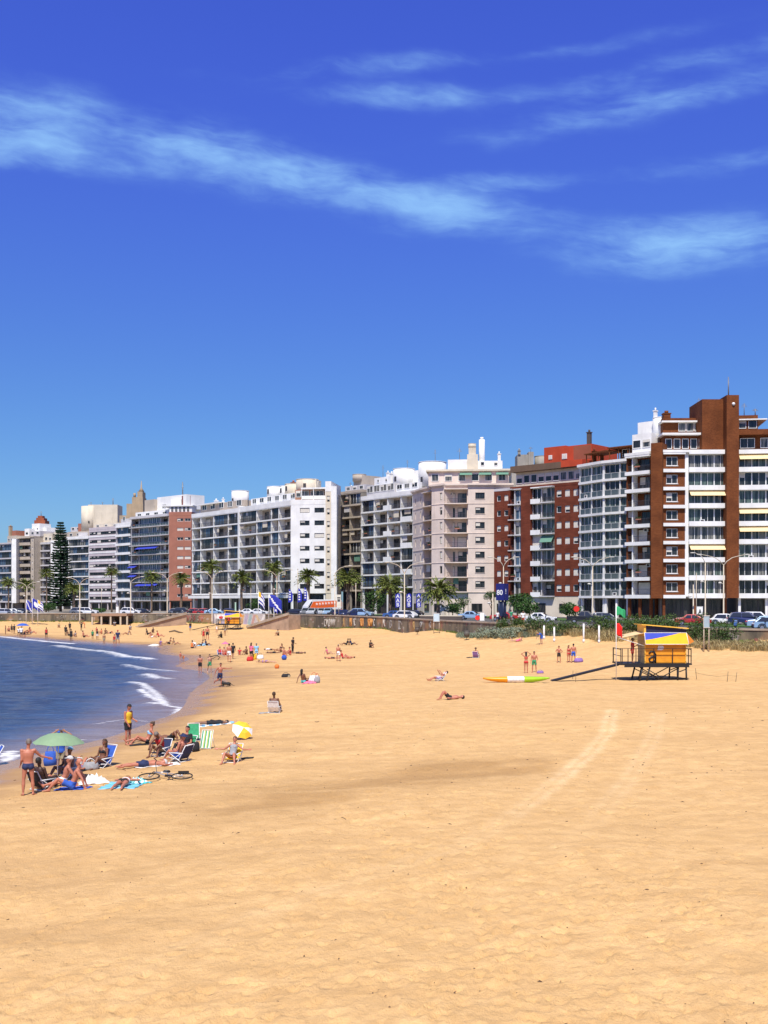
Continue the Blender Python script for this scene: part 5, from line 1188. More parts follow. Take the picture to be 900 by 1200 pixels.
# ---- notice boards and signs
def board(px, p0, p1, wpx, Y, lb, zb, mface, legs=2, frame=None, th=.06, leg_m=None):
    z0, z1 = ZP(p1, Y)-zb, ZP(p0, Y)-zb; w = wpx*Y/F; r_ = empty('sign_board', lb, 'sign', (W(px, Y), Y, zb))
    mb = MB(); mb.box(-w/2, w/2, -th, 0, z0, z1); mb.build('panel', mface, r_, bevel=.01)
    f = MB(); f.box(-w/2-.04, w/2+.04, -th-.02, .02, z1, z1+.06); f.box(-w/2-.04, w/2+.04, -th-.02, .02, z0-.06, z0); f.build('frame', frame or LAMPH, r_)
    for s_ in ((-1, 1) if legs == 2 else (0,)): m2 = MB(); m2.tube([(s_*w*.46, .05, -.2), (s_*w*.46, .05, z1)], .05, 6); m2.build('leg', leg_m or LAMPM, r_)
    return r_, w, z0, z1
PB = mat('panel_pale_blue', (.50, .62, .68), .5, var=.1, scale=2)
x_, Yb, z_ = hit(511, 742.5); board(511.5, 719, 728, 7, Yb, 'pale blue board on two thin legs standing on the sand by the wall', z_, PB)
board(828, 722, 735, 6.5, 98, 'grey blue notice board between two round bushes', gz(W(828, 98), 98), mat('panel_grey_blue', (.30, .40, .46), .5, var=.15, scale=2))
r_, w, z0, z1 = board(820, 711, 719.5, 7, 168, 'white poster with a dark triangular figure under the corner block', ZR, FWt); mb = MB(); mb.prism([(-.2, z0+.12), (.22, z0+.12), (.1, z0+.6), (.02, z0+.8), (-.08, z0+.6)], -.075, -.062); mb.build('picture', RAILM, r_)
board(521, 710, 716, 11, 200, 'white billboard right of the broad palm', ZR, FWt); board(565, 718, 727, 5, 140, 'white board at the end of the sea wall', ZR-.4, FWt)
r_, w, z0, z1 = board(397, 697, 712, 5, 212, 'tall cream totem sign with two dark marks beside the white side wall', ZR, mat('totem_cream', (.66, .64, .52), .5), 1)
mb = MB(); mb.box(-.3, .3, -.085, -.065, z1-.7, z1-.45); mb.box(-.25, .25, -.085, -.065, z1-1.3, z1-.85); mb.build('sign_mark', RAILM, r_)
board(276, 706, 717, 1.6, 250, 'pale green column in front of the long white block', ZR, mat('pale_green', (.45, .62, .45), .5), 1)
board(137.5, 711, 718, 3, 238, 'small white panel on the pavilion terrace', ZR, FWt, 1)
RED = mat('round_red', (.8, .03, .02), .4, var=.03)
for px, py, Y, lb in ((675.5, 713.5, 175, 'round red traffic sign between the tree and the dark pickup'), (559.5, 724, 141, 'round red disc sign next to the white board at the wall end')):
    z = ZP(py, Y)-ZR; r_ = empty('round_sign', lb, 'sign', (W(px, Y), Y, ZR)); mb = MB(); mb.tube([(0, -.05, z), (0, .0, z)], .46 if Y > 150 else .3, 20, smooth=False); mb.build('disc', RED, r_); mb = MB(); mb.tube([(0, .05, -.1), (0, .05, z)], .035, 6); mb.build('pole', LAMPM, r_)
r_ = empty('litter_bin', 'dark bin on a short post on the sand below the dune', 'bin', hit(547, 750)); mb = MB(); mb.tube([(0, 0, -.1), (0, 0, .7)], .04, 6); mb.build('post', RAILM, r_); mb = MB(); mb.cyl(0, 0, .35, 1.0, .28, 14, r2=.32); mb.cyl(0, 0, 1.0, 1.05, .34, 14); mb.build('bin_drum', mat('bin_grey', (.10, .09, .075), .7), r_)
r_ = empty('litter_bin', 'small dark bin at the foot of the sea wall', 'bin', hit(489, 743.5)); mb = MB(); mb.tube([(0, 0, -.1), (0, 0, .6)], .04, 6); mb.build('post', RAILM, r_); mb = MB(); mb.cyl(0, 0, .3, .95, .24, 14, r2=.28); mb.cyl(0, 0, .95, 1.0, .3, 14); mb.build('bin_drum', mat('bin_brown', (.09, .07, .055), .7), r_)

# ---- ramps, pavilion, mural
RAMP = mat('ramp_stone', (.36, .25, .17), .9, var=.2, scale=.8)
def ramp(lb, P0, P1, wdt, z1):
    x0, y0 = P0; x1, y1 = P1; z0 = gz(x0, y0)-.1; d = Vector((x1-x0, y1-y0, 0)); L = d.length; r_ = empty('beach_ramp', lb, 'ramp', (x0, y0, 0), math.atan2(d.y, d.x))
    mb = MB(); mb.prism([(0, z0-.6), (L, z0-.6), (L, z1), (0, z0+.05)], -wdt, 0); mb.build('slope', RAMP, r_); mb = MB(); mb.prism([(0, z0+.06), (L, z1+.01), (L, z1+.5), (0, z0+.5)], -wdt-.3, -wdt-.003); mb.build('parapet', cap_m, r_); return r_
ramp('brown stone ramp climbing from the sand right of the pavilion', (W(157, 231), 231), (W(213, 236), 236), 3, 3.6); ramp('brown stone ramp with railing behind the far lifeguard hut flags', (W(303, 222), 222), (W(352, 214), 214), 3, 3.7)
r_ = empty('pavilion', 'flat roofed concrete changing pavilion with open front at the sea wall', 'pavilion', (W(107, 234), 234, 0)); Lp_ = W(151, 236)-W(107, 234); CON = weathered('pavilion_concrete', (.50, .43, .32)); zg = gz(W(129, 234), 234)-.3
mb = MB(); mb.box(0, Lp_, 0, 6, 3.25, 3.75); mb.build('roof', weathered('pavilion_roof', (.36, .23, .15)), r_)
for k in (0, .26, .52, .80, .985): mb = MB(); mb.box(Lp_*k-.02, Lp_*k+.32, .1, .5, zg, 3.245); mb.build('pillar', CON, r_)
mb = MB(); mb.box(Lp_*.45, Lp_*.62, 1.0, 3.0, zg, 3.24); mb.box(Lp_*.62, Lp_*.78, 2.5, 3.0, zg, 2.2); mb.box(Lp_*.80, Lp_*.9, 1.2, 1.6, zg, 3.24); mb.build('back_wall', BLACKW, r_)
MC = [mat('mural_%s' % n, c, .8, var=.15, scale=2) for n, c in (('pale', (.42, .39, .38)), ('white', (.62, .60, .57)), ('orange', (.52, .33, .16)), ('lilac', (.34, .29, .38)), ('teal', (.27, .37, .38)), ('red', (.42, .25, .22)), ('sand', (.5, .38, .22)))]
r_ = empty('mural', 'long painted mural of pale diagonal shapes on the wall behind the far lifeguard hut', 'mural', (W(250, 238), 238.4, 0)); A0 = Vector((W(250, 235.8), 235.6)); A1 = Vector((W(316, 228), 228.6)); r_.location = (A0.x, A0.y-.35, 0); r_.rotation_euler = (0, 0, math.atan2(A1.y-A0.y, A1.x-A0.x)); LL = (A1-A0).length
mb = MB(); mb.box(0, LL, -.06, 0, 1.3, 3.75); mb.build('panel', MC[0], r_); q = random.Random(2)
for k in range(15): x = LL*(k+.2)/15; m_ = MC[1+k % 6]; mb = MB(); sl = q.choice((-1.2, 1.2, .6)); mb.prism([(x+max(0, -sl), 1.4), (x+max(0, -sl)+q.uniform(.4, .8), 1.4), (min(LL, x+max(0, sl)+.6), 3.6), (x+max(0, sl), 3.6)], -.075, -.062); mb.build('painted_shape', m_, r_)
GR = [mat('graffiti_%s' % n, c, .8, var=.2, scale=3) for n, c in (('white', (.48, .44, .40)), ('orange', (.58, .28, .08)), ('ochre', (.45, .30, .12)), ('red', (.38, .06, .06)), ('grey', (.28, .26, .25)))]
r_ = empty('graffiti', 'row of faded white and orange graffiti shapes sprayed along the sea wall', 'graffiti', (0, 0, 0)); q = random.Random(12)
for px, wd, m_ in [(216, 3.2, 3), (232, 2.0, 3), (380, 2.5, 0), (386, 2.6, 0), (402, 1.0, 2), (410, 1.6, 1), (414, 2.0, 0), (422, 2.6, 1), (431, 3.2, 1), (438, .8, 0), (449, 1.8, 0), (457, 2.0, 4), (467, 1.8, 4), (484, 1.2, 2), (492, 1.6, 4), (70, 2, 4), (84, 1.6, 4), (150, 1.5, 4), (166, 1.4, 4), (504, 1.3, 4)]:
    i_ = max(k for k in range(len(WALL)-1) if WALL[k][0] <= px); a = Vector((W(*WALL[i_]), WALL[i_][1])); b_ = Vector((W(*WALL[i_+1]), WALL[i_+1][1])); dr = (b_-a).normalized()
    # point on the wall line seen at px
    tt = np.linspace(0, 1, 400); pts = a.x+(b_.x-a.x)*tt; ptsY = a.y+(b_.y-a.y)*tt; k_ = int(np.argmin(abs(pts/ptsY*F+450-px))); p = Vector((pts[k_], ptsY[k_])); zb_ = gz(p.x, p.y-.6)
    mb = MB(); nl = max(1, int(wd/.7)); hh = min(1.9, 3.4-zb_)
    for j in range(nl):
        x0 = j*.72; yy = -.018-.004*j; kind = q.randrange(3); 
        if kind == 0: mb.tube([(x0+.3+.26*math.cos(t_), yy, zb_+.35+hh*.4+hh*.36*math.sin(t_)) for t_ in np.linspace(.6, 5.6, 12)], .075, 4)
        elif kind == 1: mb.tube([(x0, yy, zb_+.4), (x0+.1, yy, zb_+.3+hh*.8), (x0+.35, yy, zb_+.5), (x0+.55, yy, zb_+.35+hh*.75)], .075, 4)
        else: mb.tube([(x0+.5, yy, zb_+.3+hh*.75), (x0+.1, yy, zb_+.25+hh*.6), (x0+.5, yy, zb_+.2+hh*.4), (x0+.05, yy, zb_+.35)], .08, 4)
    if m_ in (1, 2): mb.box(0, wd*.8, -.012, .0, zb_+.5, zb_+.3+hh*.85)
    o = mb.build('sprayed_shape', GR[m_], r_, (p.x, p.y, 0), math.atan2(dr.y, dr.x))
# beach railings along the brown ramp, walls behind the right road
HR = empty('roadside_wall', 'low dark wall with pale coping beside the road under the pink block', 'wall', (W(492, 172), 172, ZR)); L_ = W(560, 150)-W(492, 172)
mb = MB(); mb.box(0, L_, 0, .3, .0, .75); mb.build('wall', weathered('low_wall_dark', (.10, .08, .07)), HR, None, -.5); mb = MB(); mb.box(-.05, L_+.05, -.05, .35, .752, .9); mb.build('coping', CREAM, HR, None, -.5)

# ---- cars
def paint(n, c, metal=.2): 
    k = 'car_paint_'+n
    if k in MATS: return MATS[k]
    m = mat(k, c, .3, metal=metal, var=.03); m.node_tree.nodes['Principled BSDF'].inputs['Coat Weight'].default_value = .6; return m
CP_ = dict(white=paint('white', (.72, .72, .72), 0), silver=paint('silver', (.45, .47, .50)), navy=paint('navy', (.018, .028, .10)), black=paint('black', (.02, .02, .025)), red=paint('red', (.42, .02, .02), 0), blue=paint('blue', (.05, .12, .32)), light=paint('light_blue', (.28, .42, .58)), grey=paint('grey', (.16, .17, .19)))
TYRE = mat('tyre', (.02, .02, .02), .85); RIM = mat('rim', (.45, .45, .47), .35, metal=.8); CGL = mat('car_glass', (.02, .025, .03), .06, spec=.8, var=0); HLM = mat('headlight', (.75, .78, .8), .15); TLM = mat('taillight', (.45, .01, .01), .2); BUMP = mat('bumper_black', (.03, .03, .03), .6)
PROF = {'hatch': [(0, .32), (0, .78), (.55, .92), (.95, 1.38), (1.3, 1.46), (2.2, 1.47), (3.35, 1.30), (3.85, .95), (4.0, .75), (4.02, .32)],
        'sedan': [(0, .32), (0, .72), (.15, .92), (.95, .98), (1.45, 1.38), (2.6, 1.42), (3.35, .95), (4.3, .82), (4.5, .66), (4.5, .32)],
        'suv': [(0, .40), (0, 1.0), (.25, 1.1), (.55, 1.62), (1.0, 1.70), (2.7, 1.68), (3.3, 1.12), (4.3, 1.0), (4.5, .8), (4.5, .4)],
        'pickup': [(0, .45), (0, 1.05), (1.75, 1.05), (1.8, 1.72), (2.9, 1.74), (3.6, 1.15), (4.8, 1.02), (5.0, .85), (5.0, .45)]}
def car_proto(kind):
    P = PROF[kind]; L = P[-1][0]; w = .86; g = MB(); belt = {'hatch': .90, 'sedan': .90, 'suv': 1.08, 'pickup': 1.1}[kind]
    # body: profile lofted across the width with tumblehome
    rows = []
    for yy in (-w, -w*.97, -w*.6, 0, w*.6, w*.97, w):
        row = []
        for (x, z) in P:
            k = 1.0
            edge = abs(yy) > w*.99
            zz = z-(.05 if edge and z > belt else 0)
            y2 = yy*(1-.24*max(0, (z-belt))/.55) ; x2 = L/2+(x-L/2)*(.985 if edge else 1)
            row.append((x2-L/2, y2, zz))
        rows.append(row)
    n = len(P); vs = [p for r in rows for p in r]; fs = []
    for a in range(len(rows)-1):
        for i in range(n): fs.append((a*n+i, a*n+(i+1) % n, (a+1)*n+(i+1) % n, (a+1)*n+i))
    fs.append(tuple(range(n))); fs.append(tuple(range(len(vs)-n, len(vs))))
    g.add(vs, fs, 0)
    wx = (.20*L, .80*L)
    body = g.mesh('body', CP_['white'])
    gl = MB(); cab = [(x, z) for x, z in P if z > belt-.02]; 
    x0, x1 = min(c[0] for c in cab if c[1] > belt+.2), max(c[0] for c in cab if c[1] > belt+.2); zt = max(c[1] for c in cab)
    for s_ in (-1, 1):
        yb, yt = s_*(w+.012), s_*(w*(1-.24*(zt-.12-belt)/.55)+.015)
        a0, a1 = x0-.28-L/2, x1+.38-L/2; b0, b1 = x0+.12-L/2, x1-.12-L/2
        mid = (a0+a1)/2
        for (p0, p1, q0, q1) in ((a0, mid-.05, b0, mid-.05), (mid+.05, a1, mid+.05, b1)):
            gl.add([(p0, yb*.985, belt+.02), (p1, yb*.985, belt+.02), (q1, yt, zt-.12), (q0, yt, zt-.12)], [(0, 1, 2, 3)])
    # windscreen and rear screen
    fx = [(x, z) for x, z in P]
    def scr(i, j, e=.02):
        (xa, za), (xb, zb_) = P[i], P[j]; sgn = 1 if j > i and xa > L/2 else -1
        n_ = Vector((-(zb_-za), 0, (xb-xa))).normalized(); n_ = n_ if n_.z > 0 else -n_
        ta, tb = .12, .88
        pa = (xa+(xb-xa)*ta-L/2+n_.x*e, za+(zb_-za)*ta+n_.z*e); pb = (xa+(xb-xa)*tb-L/2+n_.x*e, za+(zb_-za)*tb+n_.z*e)
        wa, wb = w*.86*(1-.24*max(0, pa[1]-belt)/.55), w*.86*(1-.24*max(0, pb[1]-belt)/.55)
        gl.add([(pa[0], -wa, pa[1]), (pa[0], wa, pa[1]), (pb[0], wb, pb[1]), (pb[0], -wb, pb[1])], [(0, 1, 2, 3)])
    if kind == 'hatch': scr(2, 3); scr(5, 7)
    elif kind == 'sedan': scr(3, 4); scr(5, 6)
    elif kind == 'suv': scr(2, 3); scr(5, 6)
    else: scr(2, 3); scr(4, 5)
    glm = gl.mesh('windows', CGL, False)
    t_ = MB(); t_.tube([(0, -.10, 0), (0, .10, 0)], .33 if kind in ('suv', 'pickup') else .30, 18); tm = t_.mesh('tyre', TYRE); t_ = MB(); t_.tube([(0, -.115, 0), (0, .115, 0)], .19, 12); rm = t_.mesh('rim', RIM)
    h_ = MB(); h_.ball((0, 0, 0), (.10, .20, .09), 5); hm = h_.mesh('headlight', HLM); tl = h_.mesh('taillight', TLM)
    bp = MB(); bp.box(-.06, .06, -w*.95, w*.95, -.12, .12); bpm = bp.mesh('bumper', BUMP); mr = MB(); mr.box(-.08, .08, -.1, .1, -.06, .06); mrm = mr.mesh('mirror', BUMP)
    ar = MB(); ar.tube([(.40*math.cos(t), 0, .40*math.sin(t)) for t in np.linspace(0, math.pi, 9)], .05, 5); arm = ar.mesh('wheel_arch', BUMP)
    z = .33 if kind in ('suv', 'pickup') else .30
    return dict(body=body, gl=glm, tyre=tm, rim=rm, hl=hm, tl=tl, bp=bpm, mr=mrm, ar=arm, L=L, w=w, z=z, wx=wx, belt=belt)
CARP = {k: car_proto(k) for k in PROF}
def car(kind, col, px, Y, head, lb, z=ZR, name='parked_car', grp='cars parked along the seafront'):
    c = CARP[kind]; L, w = c['L'], c['w']; r_ = empty(name, lb, 'car', (W(px, Y), Y, z), R(head), grp)
    b_ = link('body', c['body'], r_)
    b_.material_slots[0].link = 'OBJECT'; b_.material_slots[0].material = CP_[col]
    link('windows', c['gl'], r_)
    for x in c['wx']:
        for s_ in (-1, 1):
            t_ = link('tyre', c['tyre'], r_, (x-L/2, s_*(w-.08), c['z'])); t_.name = 'wheel'; link('rim', c['rim'], t_); link('wheel_arch', c['ar'], r_, (x-L/2, s_*(w+.01), c['z']))
    zl = .68 if kind != 'suv' else .85
    for s_ in (-1, 1): link('headlight', c['hl'], r_, (L/2-.04, s_*w*.74, zl)); link('taillight', c['tl'], r_, (-L/2+.03, s_*w*.78, zl+.08)); link('mirror', c['mr'], r_, (L*.22, s_*(w+.08), c['belt']+.05))
    link('bumper', c['bp'], r_, (L/2+.0, 0, .42)); link('bumper', c['bp'], r_, (-L/2-.0, 0, .42))
CARS = [('hatch', 'silver', 5, 252, 8, 'silver hatchback at the far left behind the sea wall'), ('sedan', 'silver', 16, 254, 8, 'pale sedan between the first two palms'), ('hatch', 'black', 24, 255, 8, 'black hatchback under the second palm'), ('suv', 'grey', 94, 252, 5, 'grey car just right of the double lamp near the conifer'), ('suv', 'white', 103, 252, 0, 'white car left of the pavilion'), 
        ('suv', 'white', 153, 252, 2, 'white high car right above the pavilion end'), ('hatch', 'black', 165, 254, 2, 'dark hatchback right of the white high car'), ('hatch', 'grey', 206, 254, -3, 'grey hatchback at the orange brick wall'), ('suv', 'black', 215, 254, 0, 'black tall car at the foot of the shaggy palm'), ('hatch', 'red', 228, 254, -2, 'first red hatchback at the left end of the white block'), ('hatch', 'red', 239, 254, 4, 'second red hatchback left of the far lifeguard hut'),
        ('sedan', 'light', 251, 254, 0, 'light blue sedan behind the double lamp near the far hut'), ('hatch', 'navy', 269, 254, -5, 'navy hatchback above the roof of the far hut'), ('sedan', 'white', 291, 250, -5, 'white sedan, left one of the pair right of the far hut'), ('sedan', 'white', 303, 249, -5, 'white sedan, right one of the pair, behind the striped flag'), ('hatch', 'black', 346, 236, -12, 'dark rounded hatchback below the feather banners'), ('suv', 'grey', 359, 233, -100, 'grey car seen from behind under the stout palm'), ('suv', 'silver', 366, 231, -100, 'silver car seen from behind right of the grey one'), ('suv', 'silver', 376, 229, -80, 'silver high car in front of the orange bus'), ('suv', 'light', 384.5, 227, -95, 'light blue van like car at the tail of the orange bus'),
        ('hatch', 'black', 396, 222, -15, 'black hatchback beneath the cream totem sign'), ('sedan', 'navy', 405, 218, -20, 'navy sedan left of the drooping palm'), ('sedan', 'navy', 414, 214, -160, 'dark blue sedan under the drooping palm'), ('suv', 'light', 424, 214, -20, 'light blue off road car at the dark leafy tree'), ('sedan', 'blue', 464, 196, -25, 'bright blue sedan on the road left of the tall lamp'), ('hatch', 'white', 475, 190, -25, 'white hatchback behind the tall lamp'), ('hatch', 'black', 484, 200, -25, 'black car under the blue banners'),
        ('sedan', 'light', 553, 185, -20, 'light blue sedan in front of the pink block doorway'), ('sedan', 'red', 592, 172, -20, 'red sedan at the base of the blue sign tower'), ('sedan', 'white', 633, 160, -20, 'white sedan behind the large dune bush'), ('pickup', 'black', 686, 150, -10, 'black pickup truck beside the red round sign'),
        ('sedan', 'red', 812, 140, -15, 'red sedan left of the white poster'), ('hatch', 'white', 849, 142, -12, 'white hatchback right of the double lamp'), ('suv', 'navy', 874, 139, -12, 'dark navy car between two white cars at the right'), ('suv', 'white', 887, 144, -12, 'white high car behind the navy one'), ('sedan', 'light', 899, 124, -12, 'light blue sedan cut by the right edge'), ('hatch', 'light', 906, 116, 168, 'pale car nearest the sea wall at the right edge'), ('hatch', 'grey', 704, 160, -12, 'grey hatchback right behind the double lamp')]
for c_ in CARS: car(*c_)
# motor scooter
r_ = empty('motor_scooter', 'dark blue motor scooter parked at the roadside left of the navy car', 'scooter', (W(862, 119), 119, ZR), R(70)); BLU = CP_['blue']
for x in (-.55, .6): mb = MB(); mb.tube([(x, -.05, .25), (x, .05, .25)], .25, 14); mb.build('wheel', TYRE, r_)
mb = MB(); mb.prism([(-.75, .45), (-.3, .3), (.25, .3), (.45, .5), (.55, .95), (.42, .98), (.2, .5), (-.05, .48), (-.15, .78), (-.7, .82)], -.16, .16); mb.build('body', BLU, r_, bevel=.02); mb = MB(); mb.box(-.65, .0, -.14, .14, .8, .9); mb.build('seat', BUMP, r_); mb = MB(); mb.tube([(.5, -.3, 1.05), (.5, .3, 1.05)], .025, 6); mb.tube([(.6, 0, .3), (.5, 0, 1.05)], .035, 6); mb.build('handlebar', RAILM, r_)
# orange and white coach
r_ = empty('coach', 'orange and white coach with a slanting painted side parked before the white side wall', 'bus', (W(377, 243), 243, ZR), R(28)); OR_ = mat('coach_orange', (.78, .13, .02), .4, var=.04)
L_ = 8.5; mb = MB(); mb.prism([(-L_/2, .4), (L_/2, .4), (L_/2, 3.3), (L_/2-.2, 3.45), (-L_/2+1.4, 3.45), (-L_/2+.2, 2.0), (-L_/2, 1.3)], -1.2, 1.2); mb.build('body', CP_['white'], r_, bevel=.08)
mb = MB(); mb.prism([(-L_/2+.8, 1.5), (L_/2-.1, 1.9), (L_/2-.1, 3.25), (-L_/2+1.7, 3.0)], -1.23, -1.205); mb.build('painted_panel', OR_, r_); mb = MB(); mb.prism([(-L_/2-.02, .9), (-L_/2+.7, .9), (-L_/2+.9, 1.5), (-L_/2+.02, 1.4)], -1.23, -1.205); mb.build('painted_panel', OR_, r_)
mb = MB(); mb.prism([(-L_/2+.35, 1.55), (-L_/2+.75, 1.6), (-L_/2+1.5, 2.9), (-L_/2+1.25, 3.0)], -1.235, -1.21); mb.build('window', CGL, r_)
for k in range(7): mb = MB(); x = -1.9+k*.72; h_ = .75; mb.tube([(x, -1.24, 2.0+.05*k), (x+.05, -1.24, 2.7+.05*k), (x+.3, -1.24, 2.65+.05*k), (x+.32, -1.24, 2.05+.05*k)], .06, 4); mb.build('lettering', FWt, r_)
for x in (-2.6, 2.4):
    for y in (-1.1, 1.1): mb = MB(); mb.tube([(x, y-.12, .48), (x, y+.12, .48)], .48, 18); mb.build('wheel', TYRE, r_)
# ------------------------------------------------------------------ people
def skin(name, c):
    m = mat('skin_'+name, c, .5, var=.06, scale=9); return m
SK = dict(fair=skin('fair', (.50, .27, .17)), tan=skin('tan', (.36, .165, .085)), brown=skin('brown', (.20, .085, .045)), dark=skin('dark', (.06, .028, .018)), red=skin('sunburnt', (.46, .17, .10)))
EYE = mat('eye_dark', (.03, .02, .02), .3, var=0); LIP = mat('lip', (.30, .08, .06), .5, var=0)
CLO = {}
def cl(n):
    C = dict(black=(.015, .015, .018), navy=(.02, .03, .09), blue=(.03, .10, .45), lblue=(.25, .50, .72), red=(.55, .03, .03), pink=(.75, .16, .28), yellow=(.80, .50, .03), green=(.03, .28, .12), white=(.75, .74, .72), grey=(.30, .30, .31), khaki=(.36, .30, .19), purple=(.25, .14, .38), orange=(.75, .20, .04), aqua=(.10, .52, .55))
    if n not in CLO: CLO[n] = mat('cloth_'+n, C[n], .85, var=.15, scale=8)
    return CLO[n]
HAIR = {k: mat('hair_'+k, c, .7, var=.3, scale=25) for k, c in dict(black=(.012, .010, .009), brown=(.055, .028, .014), blonde=(.36, .20, .07), grey=(.17, .14, .12), white=(.55, .53, .50)).items()}

def V(*a): return Vector(a)
def n_(v): return Vector(v).normalized()
class Rig:
    """joint positions from bone directions; facing -Y, +x is the person's left side"""
    def __init__(s, torso=(0, 0, 1), head=None, face=None, arms=None, legs=None, lat=(1, 0, 0), fem=False, bend=None):
        s.fem = fem; T = n_(torso); s.T = T; s.lat = n_(lat); s.lat = (s.lat-T*s.lat.dot(T)).normalized(); s.fw = s.lat.cross(T).normalized()*-1   # chest side
        if s.fw.dot(V(0, -1, 0)) < 0 and abs(T.z) > .5: s.fw = -s.fw
        s.P = V(0, 0, 0); s.Wt = T*.20; T2 = n_(bend) if bend else T; s.T2 = T2; s.N = s.Wt+T2*.30
        H = n_(head) if head else T2; s.H = H; f = n_(face) if face else s.fw; s.F = (f-H*f.dot(H)).normalized(); s.HC = s.N+T2*.05+H*.155
        sw = .165 if fem else .185; hw = .095 if fem else .085
        s.sh = [s.N-T2*.045+s.lat*sw*k for k in (1, -1)]; s.hp = [s.P-T*.03+s.lat*hw*k for k in (1, -1)]
        arms = arms or [((.12, 0, -1), (.05, -.12, -1))]*1; arms = arms if len(arms) == 2 else [arms[0], tuple((-a[0], a[1], a[2]) for a in arms[0])]
        legs = legs or [((.04, 0, -1), (0, .03, -1), (.1, -1, -.15))]; legs = legs if len(legs) == 2 else [legs[0], tuple((-a[0], a[1], a[2]) for a in legs[0])]
        s.el = [s.sh[i]+n_(arms[i][0])*.285 for i in (0, 1)]; s.wr = [s.el[i]+n_(arms[i][1])*.25 for i in (0, 1)]; s.hd = [n_(arms[i][2] if len(arms[i]) > 2 else arms[i][1]) for i in (0, 1)]
        s.kn = [s.hp[i]+n_(legs[i][0])*.43 for i in (0, 1)]; s.an = [s.kn[i]+n_(legs[i][1])*.40 for i in (0, 1)]; s.ft = [n_(legs[i][2]) for i in (0, 1)]
def ering(mb, secs, n=16):
    """closed loft of elliptical sections: (centre, a-vector, b-vector)"""
    vs = []; fs = []
    for c, a, b in secs:
        for k in range(n):
            t = 2*math.pi*k/n; vs.append(c+a*math.cos(t)+b*math.sin(t))
    m = len(secs)
    for i in range(m-1):
        for k in range(n): fs.append((i*n+k, i*n+(k+1) % n, (i+1)*n+(k+1) % n, (i+1)*n+k))
    fs.append(tuple(range(n-1, -1, -1))); fs.append(tuple(range((m-1)*n, m*n))); mb.add(vs, fs, 0, True)
def limb(mb, a, b, rs, n=12, ext=0.0):
    d = (b-a); L = d.length; d = d/L; u = d.orthogonal().normalized(); w = d.cross(u)
    ering(mb, [(a+d*(L*t), u*r, w*r) for t, r in rs], n)
def torso(mb, g, inf=0.0, lo=-.10, hi=.50, n=18):
    f = g.fem
    prof = [(-.10, .105, .085), (-.04, .165 if f else .150, .118), (.03, .165 if f else .155, .115), (.12, .125 if f else .145, .092), (.20, .125 if f else .150, .095), (.30, .145 if f else .170, .112), (.39, .150 if f else .180, .110), (.45, .130 if f else .150, .085), (.49, .07, .062)]
    ts = sorted({lo, hi}|{p[0] for p in prof if lo < p[0] < hi}); S = []
    for t in ts:
        rx = np.interp(t, [p[0] for p in prof], [p[1] for p in prof])+inf; ry = np.interp(t, [p[0] for p in prof], [p[2] for p in prof])+inf
        c = g.P+g.T*t if t <= .2 else g.Wt+g.T2*(t-.2)
        fw = g.fw; S.append((c, g.lat*rx, (fw-g.T2*fw.dot(g.T2)).normalized()*ry))
    ering(mb, S, n)
def remesh(mb, name, voxel, mats, smooth_it=3):
    me = mb.mesh('tmp_'+name, []); o = bpy.data.objects.new('tmp', me); COL.objects.link(o)
    m = o.modifiers.new('r', 'REMESH'); m.mode = 'VOXEL'; m.voxel_size = voxel; m.use_smooth_shade = True
    if smooth_it: m2 = o.modifiers.new('s', 'SMOOTH'); m2.iterations = smooth_it; m2.factor = .5
    dg = bpy.context.evaluated_depsgraph_get(); bpy.context.view_layer.update(); r = bpy.data.meshes.new_from_object(o.evaluated_get(dg)); r.name = name
    bpy.data.objects.remove(o); r.materials.clear()
    for k in mats: r.materials.append(k)
    r.polygons.foreach_set('use_smooth', [True]*len(r.polygons)); return r
def hand(mb, w, d, side, g, curl=.35):
    u = d.orthogonal().normalized()
    up = g.lat if abs(d.dot(g.lat)) < .8 else g.fw
    a = (up-d*up.dot(d)).normalized(); pn = d.cross(a)                       # a: thickness direction, pn: across the palm
    c = w+d*.045
    ering(mb, [(w-d*.01, pn*.024, a*.019), (w+d*.03, pn*.038, a*.017), (w+d*.075, pn*.042, a*.015), (w+d*.092, pn*.038, a*.012)], 10)
    for k, (o, L) in enumerate(((-.032, .066), (-.011, .078), (.010, .073), (.031, .056))):
        p0 = w+d*.08+pn*o; p1 = p0+(d+a*curl*.4*side)*L*.55; p2 = p1+(d+a*curl*1.3*side).normalized()*L*.5; mb.tube([p0, p1, p2], [.0098, .0092, .0078], 6)
    p0 = w+d*.02-pn*.030; p1 = p0+(d*.6-pn*.75).normalized()*.038; p2 = p1+(d*.95-pn*.25+a*.2*side).normalized()*.032; mb.tube([p0, p1, p2], [.0125, .011, .009], 6)
